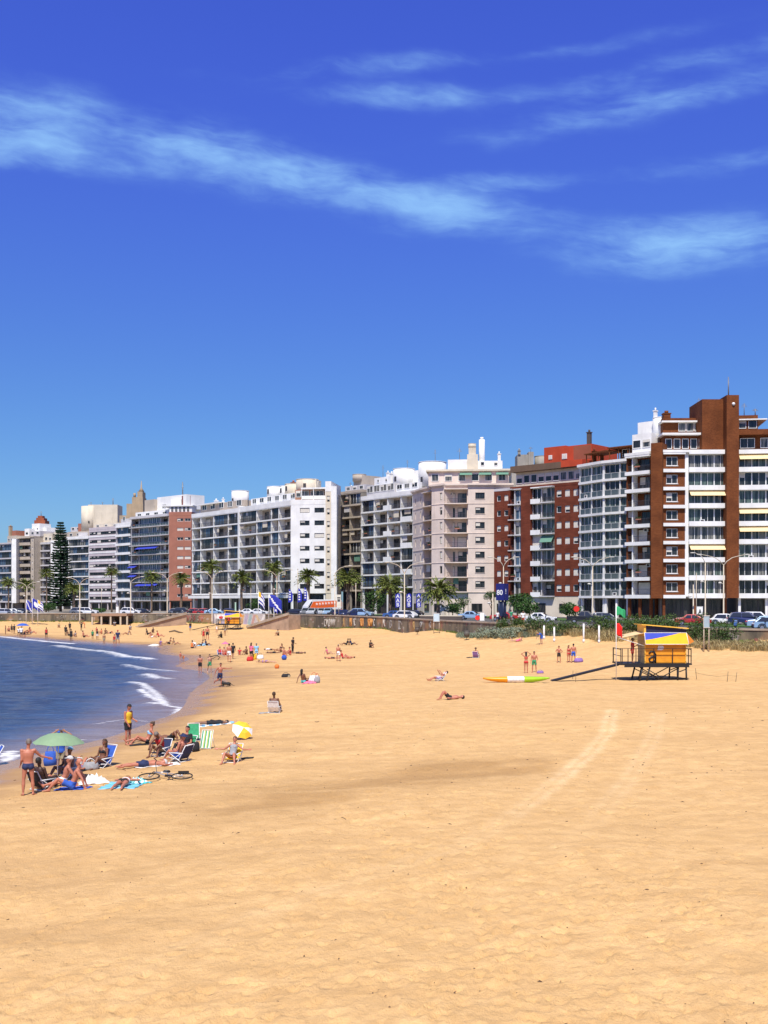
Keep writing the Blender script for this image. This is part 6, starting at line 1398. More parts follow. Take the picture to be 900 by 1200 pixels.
def head(mb, g):
    c, H, Fw = g.HC, g.H, g.F; Lt = Fw.cross(H)
    S = []
    for t, rx, ry, of in ((-.115, .030, .035, .035), (-.09, .050, .062, .020), (-.05, .064, .082, .006), (0, .074, .095, 0), (.045, .076, .098, -.004), (.085, .062, .080, -.006), (.108, .035, .048, -.008), (.118, .012, .02, -.008)):
        S.append((c+H*t+Fw*of, Lt*rx, Fw*ry))
    ering(mb, S, 16)
    mb.tube([c+Fw*.086+H*.012, c+Fw*.112-H*.022, c+Fw*.098-H*.034], [.009, .015, .010], 8)        # nose
    for k in (1, -1):
        ering(mb, [(c+Lt*k*.068-H*.005, Fw*.020, H*.032), (c+Lt*k*.088-H*.003-Fw*.006, Fw*.018, H*.030)], 10)
    mb.tube([c+Fw*.083-H*.062+Lt*.022, c+Fw*.092-H*.062, c+Fw*.083-H*.062-Lt*.022], [.007, .010, .007], 6)   # mouth
    mb.tube([g.N-g.T2*.05, g.N+g.T2*.03, c-H*.07-Fw*.012], [.062, .052, .052], 12)
def body_mesh(g, name):
    mb = MB(); torso(mb, g); head(mb, g); f = g.fem
    for i, sd in ((0, 1), (1, -1)):
        a, e, w = g.sh[i], g.el[i], g.wr[i]; k = .88 if f else 1
        mb.ball(a, .062*k, 6); limb(mb, g.N-g.T2*.07+g.lat*sd*.07, a, [(0, .055*k), (1, .055*k)])
        limb(mb, a, e, [(0, .055*k), (.35, .052*k), (.7, .043*k), (1, .038*k)]); mb.ball(e, .038*k, 5); limb(mb, e, w, [(0, .037*k), (.25, .041*k), (.7, .030*k), (1, .024*k)]); hand(mb, w, g.hd[i], sd, g)
        h, kn, an = g.hp[i], g.kn[i], g.an[i]; k2 = 1.04 if f else 1
        mb.ball(h, .090*k2, 7); limb(mb, h, kn, [(0, .088*k2), (.25, .084*k2), (.6, .066*k2), (.9, .052), (1, .050)], 14); mb.ball(kn, .053, 6)
        limb(mb, kn, an, [(0, .050), (.15, .052), (.32, .058), (.6, .046), (.85, .034), (1, .033)], 14)
        d = g.ft[i]; sh = (an-kn).normalized(); u = d.cross(sh).normalized()
        nn = u.cross(d).normalized(); nn = nn if nn.dot(sh) > 0 else -nn
        ering(mb, [(an-d*.055+nn*.030, u*.026, nn*.030), (an-d*.02+nn*.025, u*.036, nn*.046), (an+d*.06+nn*.038, u*.036, nn*.034), (an+d*.13+nn*.050, u*.045, nn*.022), (an+d*.175+nn*.055, u*.040, nn*.015), (an+d*.195+nn*.056, u*.024, nn*.009)], 12)
        b_ = g.P-g.T*.045+g.lat*sd*.075-g.fw*.045; mb.ball(b_, .085, 6)
        if f: mb.ball(g.Wt+g.T2*.135+g.lat*sd*.068+g.fw*.085, .052, 6)
    me = remesh(mb, name, .0115, [SK['tan'], EYE, LIP], 2)
    # eyes and lips take their own colour on the face
    c, H, Fw = g.HC, g.H, g.F; Lt = Fw.cross(H)
    eyes = [c+Fw*.088+H*.016+Lt*k*.030 for k in (1, -1)]; mouth = c+Fw*.095-H*.062
    for p in me.polygons:
        q_ = p.center
        if (q_-c).length < .14:
            if any((q_-e).length < .0155 for e in eyes): p.material_index = 1
            elif abs((q_-mouth).dot(H)) < .009 and abs((q_-mouth).dot(Lt)) < .024 and (q_-mouth).length < .03: p.material_index = 2
    return me
def cloth_mesh(g, kind):
    mb = MB(); f = g.fem
    def legs(fr, inf):
        for i in (0, 1):
            h, kn = g.hp[i], g.kn[i]; mb.ball(h, .09+inf, 7); e = h+(kn-h)*fr; limb(mb, h, e, [(0, .09+inf), (.5, .086-.012*fr+inf), (1, .09-.026*fr+inf*1.5)], 14)
            mb.ball(g.P-g.T*.045+g.lat*(1 if i == 0 else -1)*.075-g.fw*.045, .088+inf, 6)
    def sleeves(fr, inf):
        for i in (0, 1): mb.ball(g.sh[i], .064+inf, 6); limb(mb, g.sh[i], g.sh[i]+(g.el[i]-g.sh[i])*fr, [(0, .058+inf), (1, .054+inf*1.4)])
    if kind == 'trunks': torso(mb, g, .012, -.06, .11); legs(.62, .014)
    elif kind == 'briefs': torso(mb, g, .010, -.07, .07); legs(.16, .010)
    elif kind == 'bottom': torso(mb, g, .009, -.07, .045); legs(.10, .008)
    elif kind == 'long': torso(mb, g, .012, -.06, .12); legs(.99, .012); [limb(mb, g.kn[i], g.kn[i]+(g.an[i]-g.kn[i])*.9, [(0, .066), (1, .052)]) for i in (0, 1)]
    elif kind == 'tank':
        torso(mb, g, .014, -.02, .47)
        if f: [mb.ball(g.Wt+g.T2*.135+g.lat*k*.068+g.fw*.085, .062, 6) for k in (1, -1)]
    elif kind == 'shirt': torso(mb, g, .018, -.06, .485); sleeves(.55, .014); [limb(mb, g.N-g.T2*.07+g.lat*k*.07, g.sh[0 if k > 0 else 1], [(0, .070), (1, .070)]) for k in (1, -1)]
    elif kind == 'dress': torso(mb, g, .018, -.06, .46); legs(.7, .03)
    elif kind == 'top':
        torso(mb, g, .008, .275, .36); [mb.ball(g.Wt+g.T2*.135+g.lat*k*.068+g.fw*.085, .058, 6) for k in (1, -1)]
    return remesh(mb, kind, .0125, [cl('black')], 2)
def hair_mesh(g, kind):
    mb = MB(); c, H, Fw = g.HC, g.H, g.F; Lt = Fw.cross(H)
    def cap(inf, low, back):
        ering(mb, [(c+H*t+Fw*of, Lt*(rx+inf), Fw*(ry+inf)) for t, rx, ry, of in ((low, .070, .070, -.030), (0.02, .074, .080, -.024), (.045, .076, .096, -.012), (.085, .062, .080, -.008), (.112, .036, .050, -.010), (.124, .012, .02, -.008))], 16)
    if kind in ('short', 'long', 'bun'): cap(.010, -.045, 0)
    if kind == 'bald': ering(mb, [(c+H*t-Fw*.045, Lt*.074, Fw*.055) for t in (-.045, .01, .03)], 14)
    if kind == 'long':
        b = c-Fw*.06; mb.tube([b+H*.05, b-H*.06, b-H*.16-Fw*.02, b-H*.27-Fw*.03], [.075, .085, .08, .045], 10)
    if kind == 'bun': mb.ball(c+H*.10-Fw*.07, .045, 6)
    if kind == 'cap':
        cap(.016, .01, 0); ering(mb, [(c+H*.040+Fw*.08, Lt*.065, H*.010), (c+H*.030+Fw*.165, Lt*.045, H*.008)], 12)
    if kind == 'hat':
        cap(.016, .02, 0); ering(mb, [(c+H*.032, Lt*.155, Fw*.165), (c+H*.045, Lt*.15, Fw*.16)], 18)
    return remesh(mb, 'hair' if kind not in ('cap', 'hat') else kind, .010, [HAIR['brown']], 2)
down = ((.15, .02, -1), (.08, -.15, -1))
K = dict
RIGS = {
 'stand': K(), 'stand_wide': K(arms=[((.35, .05, -1), (-.35, -.55, -.8)), ((-.20, 0, -1), (-.1, -.3, -1))], legs=[((.14, -.02, -1), (.05, .04, -1), (.3, -1, -.15)), ((-.12, .03, -1), (-.02, .03, -1), (-.3, -1, -.15))]),
 'reach': K(arms=[((-.0, .1, -1), (.15, -.6, -.55)), ((-.55, -.35, -.60), (-.85, -.30, -.28))], legs=[((.12, .02, -1), (.03, .05, -1), (.3, -1, -.1)), ((-.10, -.02, -1), (-.05, .03, -1), (-.5, -1, -.1))], head=(-.1, -.15, 1)),
 'read': K(arms=[((.12, -.05, -1), (-.2, -.85, -.25)), ((-.12, -.05, -1), (.2, -.6, -.9))], head=(0, -.45, 1), torso=(0, -.03, 1)),
 'hips': K(arms=[((.65, .15, -.8), (-.75, -.15, -.6)), ((-.65, .15, -.8), (.75, -.15, -.6))], legs=[((.12, .02, -1), (.04, .03, -1), (.3, -1, -.1))]),
 'arms_up': K(arms=[((.75, 0, .62), (-.80, .1, .50)), ((-.75, 0, .62), (.80, .1, .50))], legs=[((.02, .0, -1), (.0, .03, -1), (.1, -1, -.1))]),
 'phone': K(arms=[((.1, -.15, -1), (-.35, -.8, .35)), ((-.15, .02, -1), (-.05, -.15, -1))]),
 'walk': K(arms=[((.12, .32, -1), (.05, .05, -1)), ((-.12, -.32, -1), (-.05, -.55, -1))], legs=[((.03, -.38, -1), (.02, .08, -1), (0, -1, .1)), ((-.03, .25, -1), (-.02, .55, -1), (0, -.8, -.6))], torso=(0, -.05, 1)),
 'run': K(arms=[((.9, -.1, -.15), (.95, -.2, .1)), ((-.5, .3, -.75), (-.2, .1, -1))], legs=[((.02, .02, -1), (.0, .06, -1), (0, -1, -.1)), ((-.18, .15, -.9), (-.25, .95, -.25), (-.1, .3, -.95))], torso=(.04, -.08, 1)),
 'bend': K(torso=(0, -.45, .8), bend=(0, -.95, .35), head=(0, -.9, .2), face=(0, -.3, -1), arms=[((.1, -.35, -1), (0, -.35, -1)), ((-.1, -.35, -1), (0, -.35, -1))], legs=[((.08, -.10, -1), (.02, .14, -1), (.1, -1, -.1))]),
 'sit_knees': K(torso=(0, .12, 1), bend=(0, -.18, 1), head=(0, -.2, 1), arms=[((.2, -.75, -.50), (-.30, -.80, -.1)), ((-.2, -.75, -.50), (.30, -.80, -.1))], legs=[((.16, -.72, .68), (-.04, -.42, -.88), (0, -1, -.05))]),
 'sit_side': K(torso=(0, .42, 1), bend=(0, .22, 1), arms=[((.15, .65, -.75), (.05, .35, -.95)), ((-.28, -.25, -.95), (-.05, -.95, -.1))], legs=[((.10, -.82, .50), (.02, -.60, -.78), (0, -1, .1)), ((-.22, -.97, .12), (-.05, -.98, -.18), (-.1, -.5, .85))]),
 'sit_lean': K(torso=(0, .55, .85), bend=(0, .30, 1), head=(0, .1, 1), arms=[((.3, .55, -.8), (.1, .25, -.95)), ((-.3, .55, -.8), (-.1, .25, -.95))], legs=[((.14, -.86, .48), (.0, -.66, -.72), (0, -1, .05)), ((-.10, -.98, .18), (-.02, -.97, -.22), (0, -.6, .75))]),
 'chair': K(torso=(0, .38, 1), bend=(0, .18, 1), arms=[((.22, -.25, -.95), (-.1, -.95, -.15)), ((-.22, -.25, -.95), (.1, -.95, -.15))], legs=[((.16, -.90, .42), (.02, -.60, -.80), (.1, -1, .1))]),
 'chair_hunch': K(torso=(0, .05, 1), bend=(0, -.55, .85), head=(0, -.75, .7), face=(0, -.75, -.7), arms=[((.15, -.80, -.55), (-.25, -.75, -.5)), ((-.15, -.80, -.55), (.25, -.75, -.5))], legs=[((.16, -.86, .48), (.04, -.40, -.88), (.1, -1, -.05))]),
 'chair_wide': K(torso=(0, .65, .85), bend=(0, .5, .9), head=(0, .35, 1), arms=[((.80, -.15, -.55), (.95, -.25, .05)), ((-.80, -.15, -.55), (-.95, -.25, .05))], legs=[((.30, -.90, .36), (.25, -.60, -.80), (.2, -1, -.05)), ((-.16, -.92, .36), (-.05, -.65, -.80), (-.1, -1, -.05))]),
 'recline': K(torso=(0, .88, .52), bend=(0, .80, .62), head=(0, .7, .75), arms=[((.3, -.5, .1), (-.25, -.5, .75)), ((-.3, -.5, .1), (.25, -.5, .75))], legs=[((.1, -.92, .30), (.02, -.80, -.6), (0, -.6, .8)), ((-.1, -.95, .15), (-.02, -.9, -.42), (0, -.6, .8))]),
 'lie_knees': K(torso=(0, 1, .03), head=(0, 1, .05), face=(0, 0, 1), arms=[((.55, -.85, -.12), (-.1, -.95, .05)), ((-.55, -.85, -.12), (.1, -.95, .05))], legs=[((.10, -.62, .80), (.02, -.55, -.84), (0, -.95, -.2)), ((-.10, -.72, .70), (-.02, -.52, -.86), (0, -.95, -.2))]),
 'lie_back': K(torso=(0, 1, .02), head=(0, 1, .06), face=(0, 0, 1), arms=[((.45, -.9, -.1), (.1, -.98, 0)), ((-.45, -.9, -.1), (-.1, -.98, 0))], legs=[((.10, -1, .0), (.04, -1, -.03), (.3, -.3, .9))]),
 'lie_front': K(torso=(0, 1, .0), head=(0, 1, .1), face=(.8, 0, -.5), lat=(1, 0, 0), arms=[((.85, .5, -.1), (-.45, .9, -.05)), ((-.85, .5, -.1), (.45, .9, -.05))], legs=[((.08, -1, -.02), (.03, -1, -.02), (0, -.9, .05))]),
 'lie_prop': K(torso=(0, .90, .12), bend=(0, .75, .55), head=(0, .45, .9), face=(0, 1, -.2), lat=(1, 0, 0), arms=[((.2, .35, -.9), (-.2, .95, -.1)), ((-.2, .35, -.9), (.2, .95, -.1))], legs=[((.12, -1, -.05), (.03, -1, -.02), (0, -.9, .05)), ((-.12, -1, -.05), (-.03, -.75, .65), (0, -.3, .9))]),
}
BODY = {}
def rig(p, f):
    k = (p, f)
    if k not in BODY:
        kw = dict(RIGS[p]); kw['fem'] = f
        g = Rig(**kw)
        if p in ('lie_front', 'lie_prop'): g.fw = -abs(1)*V(0, 0, 1)
        if p in ('lie_knees', 'lie_back'): g.fw = V(0, 0, 1)
        if p == 'lie_front': g.F = (V(.8, 0, -.5)-g.H*V(.8, 0, -.5).dot(g.H)).normalized()
        me = body_mesh(g, 'body'); z = min(v.co.z for v in me.vertices); BODY[k] = (g, me, -z, {})
    return BODY[k]
def person(lb, px, py, pose='stand', fem=False, sk='tan', wear=(), hair=('short', 'brown'), rot=0, h=1.0, sink=0.02, at=None, dz=0, grp=None):
    """rot: degrees, 0 faces the camera, +90 faces right in the picture; wear: (kind, colour) pairs"""
    g, me, dzb, cache = rig(pose, fem); x, y, z = at if at else hit(px, py)
    r_ = link('person', me, None, (x, y, z+(dzb-sink+dz)*h), R(rot)); r_.scale = (h, h, h); tag(r_, lb, 'person', grp)
    r_.material_slots[0].link = 'OBJECT'; r_.material_slots[0].material = SK[sk]
    names = dict(trunks='swim_shorts', briefs='swim_briefs', bottom='bikini_bottom', top='bikini_top', tank='tank_top', shirt='shirt', dress='dress', long='trousers')
    for k, c in wear:
        if k not in cache: cache[k] = cloth_mesh(g, k)
        o = link(names[k], cache[k], r_); o.material_slots[0].link = 'OBJECT'; o.material_slots[0].material = cl(c)
    if hair:
        hk = 'h_'+hair[0]
        if hk not in cache: cache[hk] = hair_mesh(g, hair[0])
        o = link({'cap': 'cap', 'hat': 'hat'}.get(hair[0], 'hair'), cache[hk], r_); o.material_slots[0].link = 'OBJECT'; o.material_slots[0].material = HAIR[hair[1]] if hair[1] in HAIR else cl(hair[1])
    return r_

# ---- beach chairs (seat 0.26 m high, the person of pose 'chair' sits in it; faces -Y)
ALU = mat('aluminium_tube', (.62, .62, .63), .35, metal=.3); WTUBE = mat('white_tube', (.75, .75, .73), .4)
def chair(lb, at, rot, cm, stripe=None, frame=WTUBE, tall=False, s=1.0, cat='beach chair', empty_=False):
    x, y, z = at; r_ = empty('beach_chair', lb, 'beach chair', (x, y, z), R(rot), 'folding beach chairs'); r_.scale = (s, s, s)
    hb = .74 if tall else .60; by = .52 if tall else .44
    mats = [cm, stripe or cm]
    def sheet(name, p0, p1, w, n=9):
        mb = MB(); th = .012
        for i in range(n):
            xa, xb = -w/2+w*i/n, -w/2+w*(i+1)/n; mi = 1 if (stripe and i % 2) else 0
            m1 = (Vector(p0)+Vector(p1))/2+Vector((0, .03 if name == 'backrest' else 0, -.035))
            for a, b in ((Vector(p0), m1), (m1, Vector(p1))):
                mb.add([(xa, a.y, a.z), (xb, a.y, a.z), (xb, b.y, b.z), (xa, b.y, b.z), (xa, a.y, a.z-th), (xb, a.y, a.z-th), (xb, b.y, b.z-th), (xa, b.y, b.z-th)], [(0, 1, 2, 3), (4, 5, 6, 7), (0, 1, 5, 4), (2, 3, 7, 6), (0, 3, 7, 4), (1, 2, 6, 5)], mi)
        mb.build(name, mats, r_)
    sheet('seat', (0, -.30, .16), (0, .16, .11), .50); sheet('backrest', (0, .17, .12), (0, by, hb), .50)
    for sx_ in (-.27, .27):
        mb = MB(); mb.tube([(sx_, .13, .06), (sx_, .17, .12), (sx_, by+.02, hb+.03)], .016, 6); mb.tube([(sx_, -.32, .16), (sx_, .18, .10)], .016, 6); mb.build('side_frame', frame, r_)
        mb = MB(); mb.tube([(sx_*1.04, -.28, .33), (sx_*1.04, .34, .34)], .02, 6); mb.build('armrest', frame, r_)
        mb = MB(); mb.tube([(sx_*1.05, -.30, .34), (sx_*1.05, .28, .0)], .014, 6); mb.build('leg', frame, r_); mb = MB(); mb.tube([(sx_*1.05, .26, .34), (sx_*1.05, -.25, .0)], .014, 6); mb.build('leg', frame, r_)
    mb = MB(); mb.tube([(-.27, by+.02, hb+.03), (.27, by+.02, hb+.03)], .016, 6); mb.tube([(-.28, .28, .02), (.28, .28, .02)], .014, 6); mb.tube([(-.28, -.25, .02), (.28, -.25, .02)], .014, 6); mb.build('crossbar', frame, r_)
    return r_
def sitter(lb, px, py, rot, cm, clb, pose='chair', stripe=None, frame=WTUBE, tall=False, **kw):
    x, y, z = hit(px, py); chair(clb, (x, y, z), rot, cm, stripe, frame, tall)
    g, me, dzb, _ = rig(pose, kw.get('fem', False)); a = R(rot); off_ = V(-math.sin(a)*.0, 0, 0)
    # hips over the seat
    return person(lb, px, py, pose, rot=rot, at=(x, y, z), sink=0.0, **kw)
def towel(lb, px, py, rot, c, w=.8, l=1.7, at=None, crumple=.0, seed=0, m2=None, name='towel', cat='towel'):
    x, y, z = at if at else hit(px, py); g = MB(); nx, ny = 12, 22; q = random.Random(seed); a = R(rot); vs = []
    for j in range(ny+1):
        for i in range(nx+1):
            u, v = (i/nx-.5)*w, (j/ny-.5)*l; X_, Y_ = x+u*math.cos(a)-v*math.sin(a), y+u*math.sin(a)+v*math.cos(a)
            zz = gz(X_, Y_)+.025+.015*math.sin(i*1.3+j*.9+seed)+crumple*(.5+.5*math.sin(i*1.9+seed)*math.cos(j*1.1+seed*2))*max(0, 1-(2*u/w)**2)*max(0, 1-(2*v/l)**2)*2
            vs.append((X_-x, Y_-y, zz-z))
    g.v = vs
    for j in range(ny):
        for i in range(nx): k = j*(nx+1)+i; g.f.append((k, k+1, k+nx+2, k+nx+1)); g.mi.append((j//2) % 2 if m2 else 0); g.sm.append(True)
    o = g.build(name, [cl(c)]+([cl(m2)] if m2 else []), None, (x, y, z), fix=False); sd = o.modifiers.new('thick', 'SOLIDIFY'); sd.thickness = .02
    return tag(o, lb, cat)
def bag(lb, px, py, c, w=.45, h=.35, c2=None, at=None, rot=20, cat='bag'):
    x, y, z = at if at else hit(px, py); r_ = empty('beach_bag', lb, cat, (x, y, z-.02), R(rot)); mb = MB()
    ering(mb, [(V(0, 0, 0), V(w*.45, 0, 0), V(0, w*.28, 0)), (V(0, 0, h*.4), V(w*.52, 0, 0), V(0, w*.32, 0)), (V(.02, 0, h*.85), V(w*.42, 0, 0), V(0, w*.16, 0)), (V(0, 0, h), V(w*.38, 0, 0), V(0, w*.10, 0))], 12); mb.build('bag_body', cl(c), r_)
    mb = MB(); mb.tube([(w*.25*math.cos(t), 0, h*.95+h*.45*math.sin(t)) for t in np.linspace(0, math.pi, 9)], .014, 5); mb.build('strap', cl(c2 or c), r_); return r_

# ------ near group round the green parasol
person('man in dark navy briefs standing with his back turned, arm stretched towards the green parasol', 33, 932, 'reach', sk='red', wear=[('briefs', 'navy')], hair=('short', 'grey'), rot=196, h=1.0)
sitter('dark skinned person with black hair seated in a white framed chair beside the standing man', 50, 925, 150, cl('black'), 'white framed chair with dark cloth left of the parasol pole', sk='dark', wear=[('trunks', 'black')], hair=('short', 'black'))
person('bearded man in a white cap sitting on the sand, one knee raised, below the parasol', 73, 921, 'sit_lean', sk='red', wear=[('trunks', 'white')], hair=('cap', 'white'), rot=-72, h=1.02)
person('bald man in bright blue shorts sitting in front of the parasol group', 84, 926, 'sit_lean', sk='red', wear=[('trunks', 'blue')], hair=('bald', 'white'), rot=-80, h=1.04)
towel('blue towel under the bald man', 86, 924.5, 80, 'blue', .7, 1.0, seed=3)
sitter('dark brown person in a pale blue and white sun hat seated behind the bald man', 78, 911, -30, cl('white'), 'white chair half hidden behind the bald man', sk='brown', wear=[('trunks', 'grey')], hair=('hat', 'lblue'))
person('person in blue shirt and khaki shorts standing behind the parasol pole, arm raised', 71, 908, 'arms_up', sk='tan', wear=[('shirt', 'blue'), ('trunks', 'khaki')], hair=('short', 'brown'), rot=10, h=.90)
person('person in a purple swimsuit lying back with knees up right of the parasol', 92, 903, 'lie_knees', True, sk='red', wear=[('bottom', 'purple'), ('top', 'purple')], hair=('short', 'black'), rot=165, h=.95)
towel('dark towel under the person lying with knees up', 92, 903.5, 165, 'black', .6, 1.3, seed=5)
bag('grey and white striped bag between the lying person and the woman in the blue chair', 106, 902, 'grey', .6, .30, 'white')
bag('blue bag hanging behind the parasol pole', 59, 897, 'blue', .5, .55)
towel('heap of white cloth on the sand right of the bald man', 110, 918, 20, 'white', 1.0, .6, crumple=.17, seed=7)
chair('tall blue beach chair cut by the left edge of the photo', hit(-14, 898), -60, cl('blue'), tall=True)
# parasol
x, y, z = hit(67, 915); PAR = mat('parasol_green', (.22, .33, .19), .8, var=.06)
r_ = empty('beach_parasol', 'pale green parasol with a blue top knob shading the nearest group', 'parasol', (x, y, z)); r_.rotation_euler = (0, R(2), 0)
mb = MB(); mb.tube([(0, 0, -.3), (0, 0, 1.62)], .017, 8); mb.build('pole', WTUBE, r_)
mb = MB(); n = 8; vs = [(0, 0, 1.62)]; rings = [(.35, 1.57), (.62, 1.45), (.84, 1.27)]
for rr, zz in rings:
    for k in range(n*4):
        t = 2*math.pi*k/(n*4); sag = .03*math.sin(math.pi*(k % 4)/4)*(rr/.84); vs.append((rr*math.cos(t), rr*math.sin(t), zz-sag*.2+ (sag if rr > .8 else 0)))
m4 = n*4; fs = [(0, 1+k, 1+(k+1) % m4) for k in range(m4)]+[(1+i*m4+k, 1+(i+1)*m4+k, 1+(i+1)*m4+(k+1) % m4, 1+i*m4+(k+1) % m4) for i in range(2) for k in range(m4)]
mb.add(vs, fs); o = mb.build('canopy', PAR, r_); sd = o.modifiers.new('t', 'SOLIDIFY'); sd.thickness = .008
for k in range(8): t = 2*math.pi*k/8; mb = MB(); mb.tube([(0, 0, 1.58), (.35*math.cos(t), .35*math.sin(t), 1.545), (.83*math.cos(t), .83*math.sin(t), 1.245)], .006, 4); mb.build('rib', WTUBE, r_)
mb = MB(); mb.ball((0, 0, 1.64), (.05, .05, .045), 6); mb.build('knob', cl('blue'), r_)
# woman in the blue chair
sitter('woman with long brown hair sitting in the blue chair looking at her hands', 119, 899, -28, cl('blue'), 'tall bright blue beach chair with a white frame holding the long haired woman', 'chair', tall=True, fem=True, sk='brown', wear=[('bottom', 'black'), ('top', 'black')], hair=('long', 'brown'), h=.98)
person('woman in a tiny bikini lying face down on a blue towel, feet towards the viewer', 144.5, 922, 'lie_front', True, sk='red', wear=[('bottom', 'black'), ('top', 'white')], hair=('bun', 'blonde'), rot=0, h=.95, dz=.04)
towel('light blue towel under the woman lying face down', 144, 921, 0, 'lblue', 1.15, 1.9, seed=9, m2='aqua'); towel('crumpled aqua and white towel between the lying woman and the bicycle', 161, 917, 60, 'aqua', .55, .8, crumple=.10, seed=11, m2='white')
person('man in navy shorts and a white cap lying on his front behind the bicycle', 170, 899, 'lie_front', sk='red', wear=[('trunks', 'navy')], hair=('cap', 'white'), rot=-62, h=1.0, dz=.03); towel('white towel under the man in navy shorts', 184, 897, -70, 'white', .8, 1.6, seed=12)
person('man in a yellow tank top and black shorts standing at the water edge looking down', 150, 872.5, 'read', sk='red', wear=[('tank', 'yellow'), ('trunks', 'black')], hair=('short', 'black'), rot=60, h=1.0)
person('woman in a pale blue bikini sitting on the sand behind the group, legs stretched left', 172, 872, 'sit_lean', True, sk='red', wear=[('top', 'lblue'), ('bottom', 'black')], hair=('bun', 'brown'), rot=-75, h=1.0); towel('black towel under the woman in the pale blue bikini', 170, 872.5, -75, 'black', .6, 1.3, seed=14)
sitter('person in a red top hunched forward in a low chair', 188, 886, -20, cl('navy'), 'low chair under the hunched person in red', 'chair_hunch', sk='brown', wear=[('tank', 'red'), ('trunks', 'khaki')], hair=('short', 'grey'))
person('brown haired person lying with head up between the hunched one and the man in black', 200, 868, 'lie_knees', sk='brown', wear=[('trunks', 'black')], hair=('short', 'brown'), rot=60, h=.95)
sitter('man in a black shirt and long dark trousers sitting in the green backed chair', 217, 882, -25, cl('green'), 'green backed chair of the man in the black shirt', 'chair', sk='red', wear=[('shirt', 'black'), ('long', 'black')], hair=('short', 'black'))
sitter('person in blue shorts and a navy sun hat lounging in the white framed chair', 211, 892, -118, cl('navy'), 'navy cloth chair with crossed white legs in front of the man in black', 'chair', sk='red', wear=[('trunks', 'blue')], hair=('hat', 'navy'))
chair('empty green beach chair with a white frame seen from the front', hit(227, 868), 10, cl('green'), tall=True, s=.9); bag('black bag beside the empty chairs', 228, 881, 'black', .4, .4)
# striped deck chair
x, y, z = hit(241, 878); r_ = empty('deck_chair', 'green and white striped deck chair standing empty', 'beach chair', (x, y, z), R(-8)); r_.scale = (.78, .78, .72); mb = MB()
for i in range(9): xa = -.27+.06*i; mb.add([(xa, -.05, .08), (xa+.06, -.05, .08), (xa+.06, .38, .98), (xa, .38, .98), (xa, -.03, .07), (xa+.06, -.03, .07), (xa+.06, .40, .97), (xa, .40, .97)], [(0, 1, 2, 3), (4, 5, 6, 7), (0, 1, 5, 4), (2, 3, 7, 6), (0, 3, 7, 4), (1, 2, 6, 5)], i % 3)
mb.build('canvas', [cl('green'), cl('white'), mat('stripe_olive', (.45, .46, .12), .85)], r_)
for sx_ in (-.29, .29): mb = MB(); mb.tube([(sx_, -.1, .02), (sx_, .40, 1.02)], .017, 6); mb.build('side_frame', WTUBE, r_); mb = MB(); mb.tube([(sx_, .25, .7), (sx_, .62, 0)], .014, 6); mb.build('leg', WTUBE, r_)
mb = MB(); mb.tube([(-.29, .40, 1.02), (.29, .40, 1.02)], .016, 6); mb.tube([(-.31, -.08, .06), (.31, -.08, .06)], .016, 6); mb.build('crossbar', WTUBE, r_)
person('dark clothed person lying face down on a blue and white towel behind the striped chair', 249, 849.5, 'lie_front', sk='brown', wear=[('trunks', 'black'), ('shirt', 'black')], hair=('short', 'black'), rot=-80, h=.95, dz=.03); towel('blue and white towel under the dark clothed person lying down', 251, 849.5, -80, 'lblue', .8, 1.9, seed=16, m2='white')
# yellow and white parasol lying on its side
x, y, z = hit(274, 868); r_ = empty('beach_parasol', 'yellow and white parasol lying tilted on the sand behind the sunbather with open arms', 'parasol', (x+.25, y+.5, z+.30)); r_.rotation_euler = (R(40), R(30), 0); r_.scale = (.85, .85, .85)
for k in range(8):
    t0, t1 = 2*math.pi*k/8, 2*math.pi*(k+1)/8; mb = MB(); mb.add([(0, 0, .42), (.32*math.cos(t0), .32*math.sin(t0), .35), (.32*math.cos(t1), .32*math.sin(t1), .35), (.56*math.cos(t0), .56*math.sin(t0), .20), (.56*math.cos(t1), .56*math.sin(t1), .20)], [(0, 1, 2), (1, 3, 4, 2)]); o = mb.build('canopy_panel', mat('parasol_yellow', (.85, .50, .03), .8) if k not in (0, 4, 5) else cl('white'), r_, fix=False); sd = o.modifiers.new('t', 'SOLIDIFY'); sd.thickness = .008
mb = MB(); mb.tube([(0, 0, .43), (0, 0, -.45)], .016, 6); mb.build('pole', WTUBE, r_)
sitter('woman leaning back in a yellow chair with both arms spread wide', 272, 893, -12, cl('yellow'), 'yellow beach chair with a white frame under the woman with spread arms', 'chair_wide', fem=True, sk='red', wear=[('tank', 'grey'), ('bottom', 'black')], hair=('short', 'brown'), h=.92)
towel('small dark sheet in place of the shadow right of the yellow chair', 283, 889.5, 85, 'black', .25, .9, seed=18)  # flat black sheet laid down as the seated woman's shadow

# ---- bicycle lying on its side
x, y, z = hit(194, 914); r_ = empty('bicycle', 'black bicycle lying flat on its side on the sand', 'bicycle', (x, y, z+.12)); BK = mat('bike_black', (.02, .02, .022), .4); BS = mat('bike_silver', (.6, .6, .6), .3, metal=.6)
r_.rotation_euler = (R(86), 0, R(4)); s_ = 1.0
def wheel(cx):
    mb = MB(); mb.tube([(cx+.34*math.cos(t), .34*math.sin(t), 0) for t in np.linspace(0, 2*math.pi, 33)], .022, 6); w_ = mb.build('wheel', TYRE, r_); mb = MB()
    for k in range(14): t = 2*math.pi*k/14; mb.tube([(cx, 0, .02*(-1)**k), (cx+.33*math.cos(t), .33*math.sin(t), 0)], .0022, 3)
    mb.tube([(cx, 0, -.05), (cx, 0, .05)], .02, 8); mb.build('spokes', BS, w_)
r_.rotation_euler = (R(8), R(0), R(5))
wheel(-.54); wheel(.54)
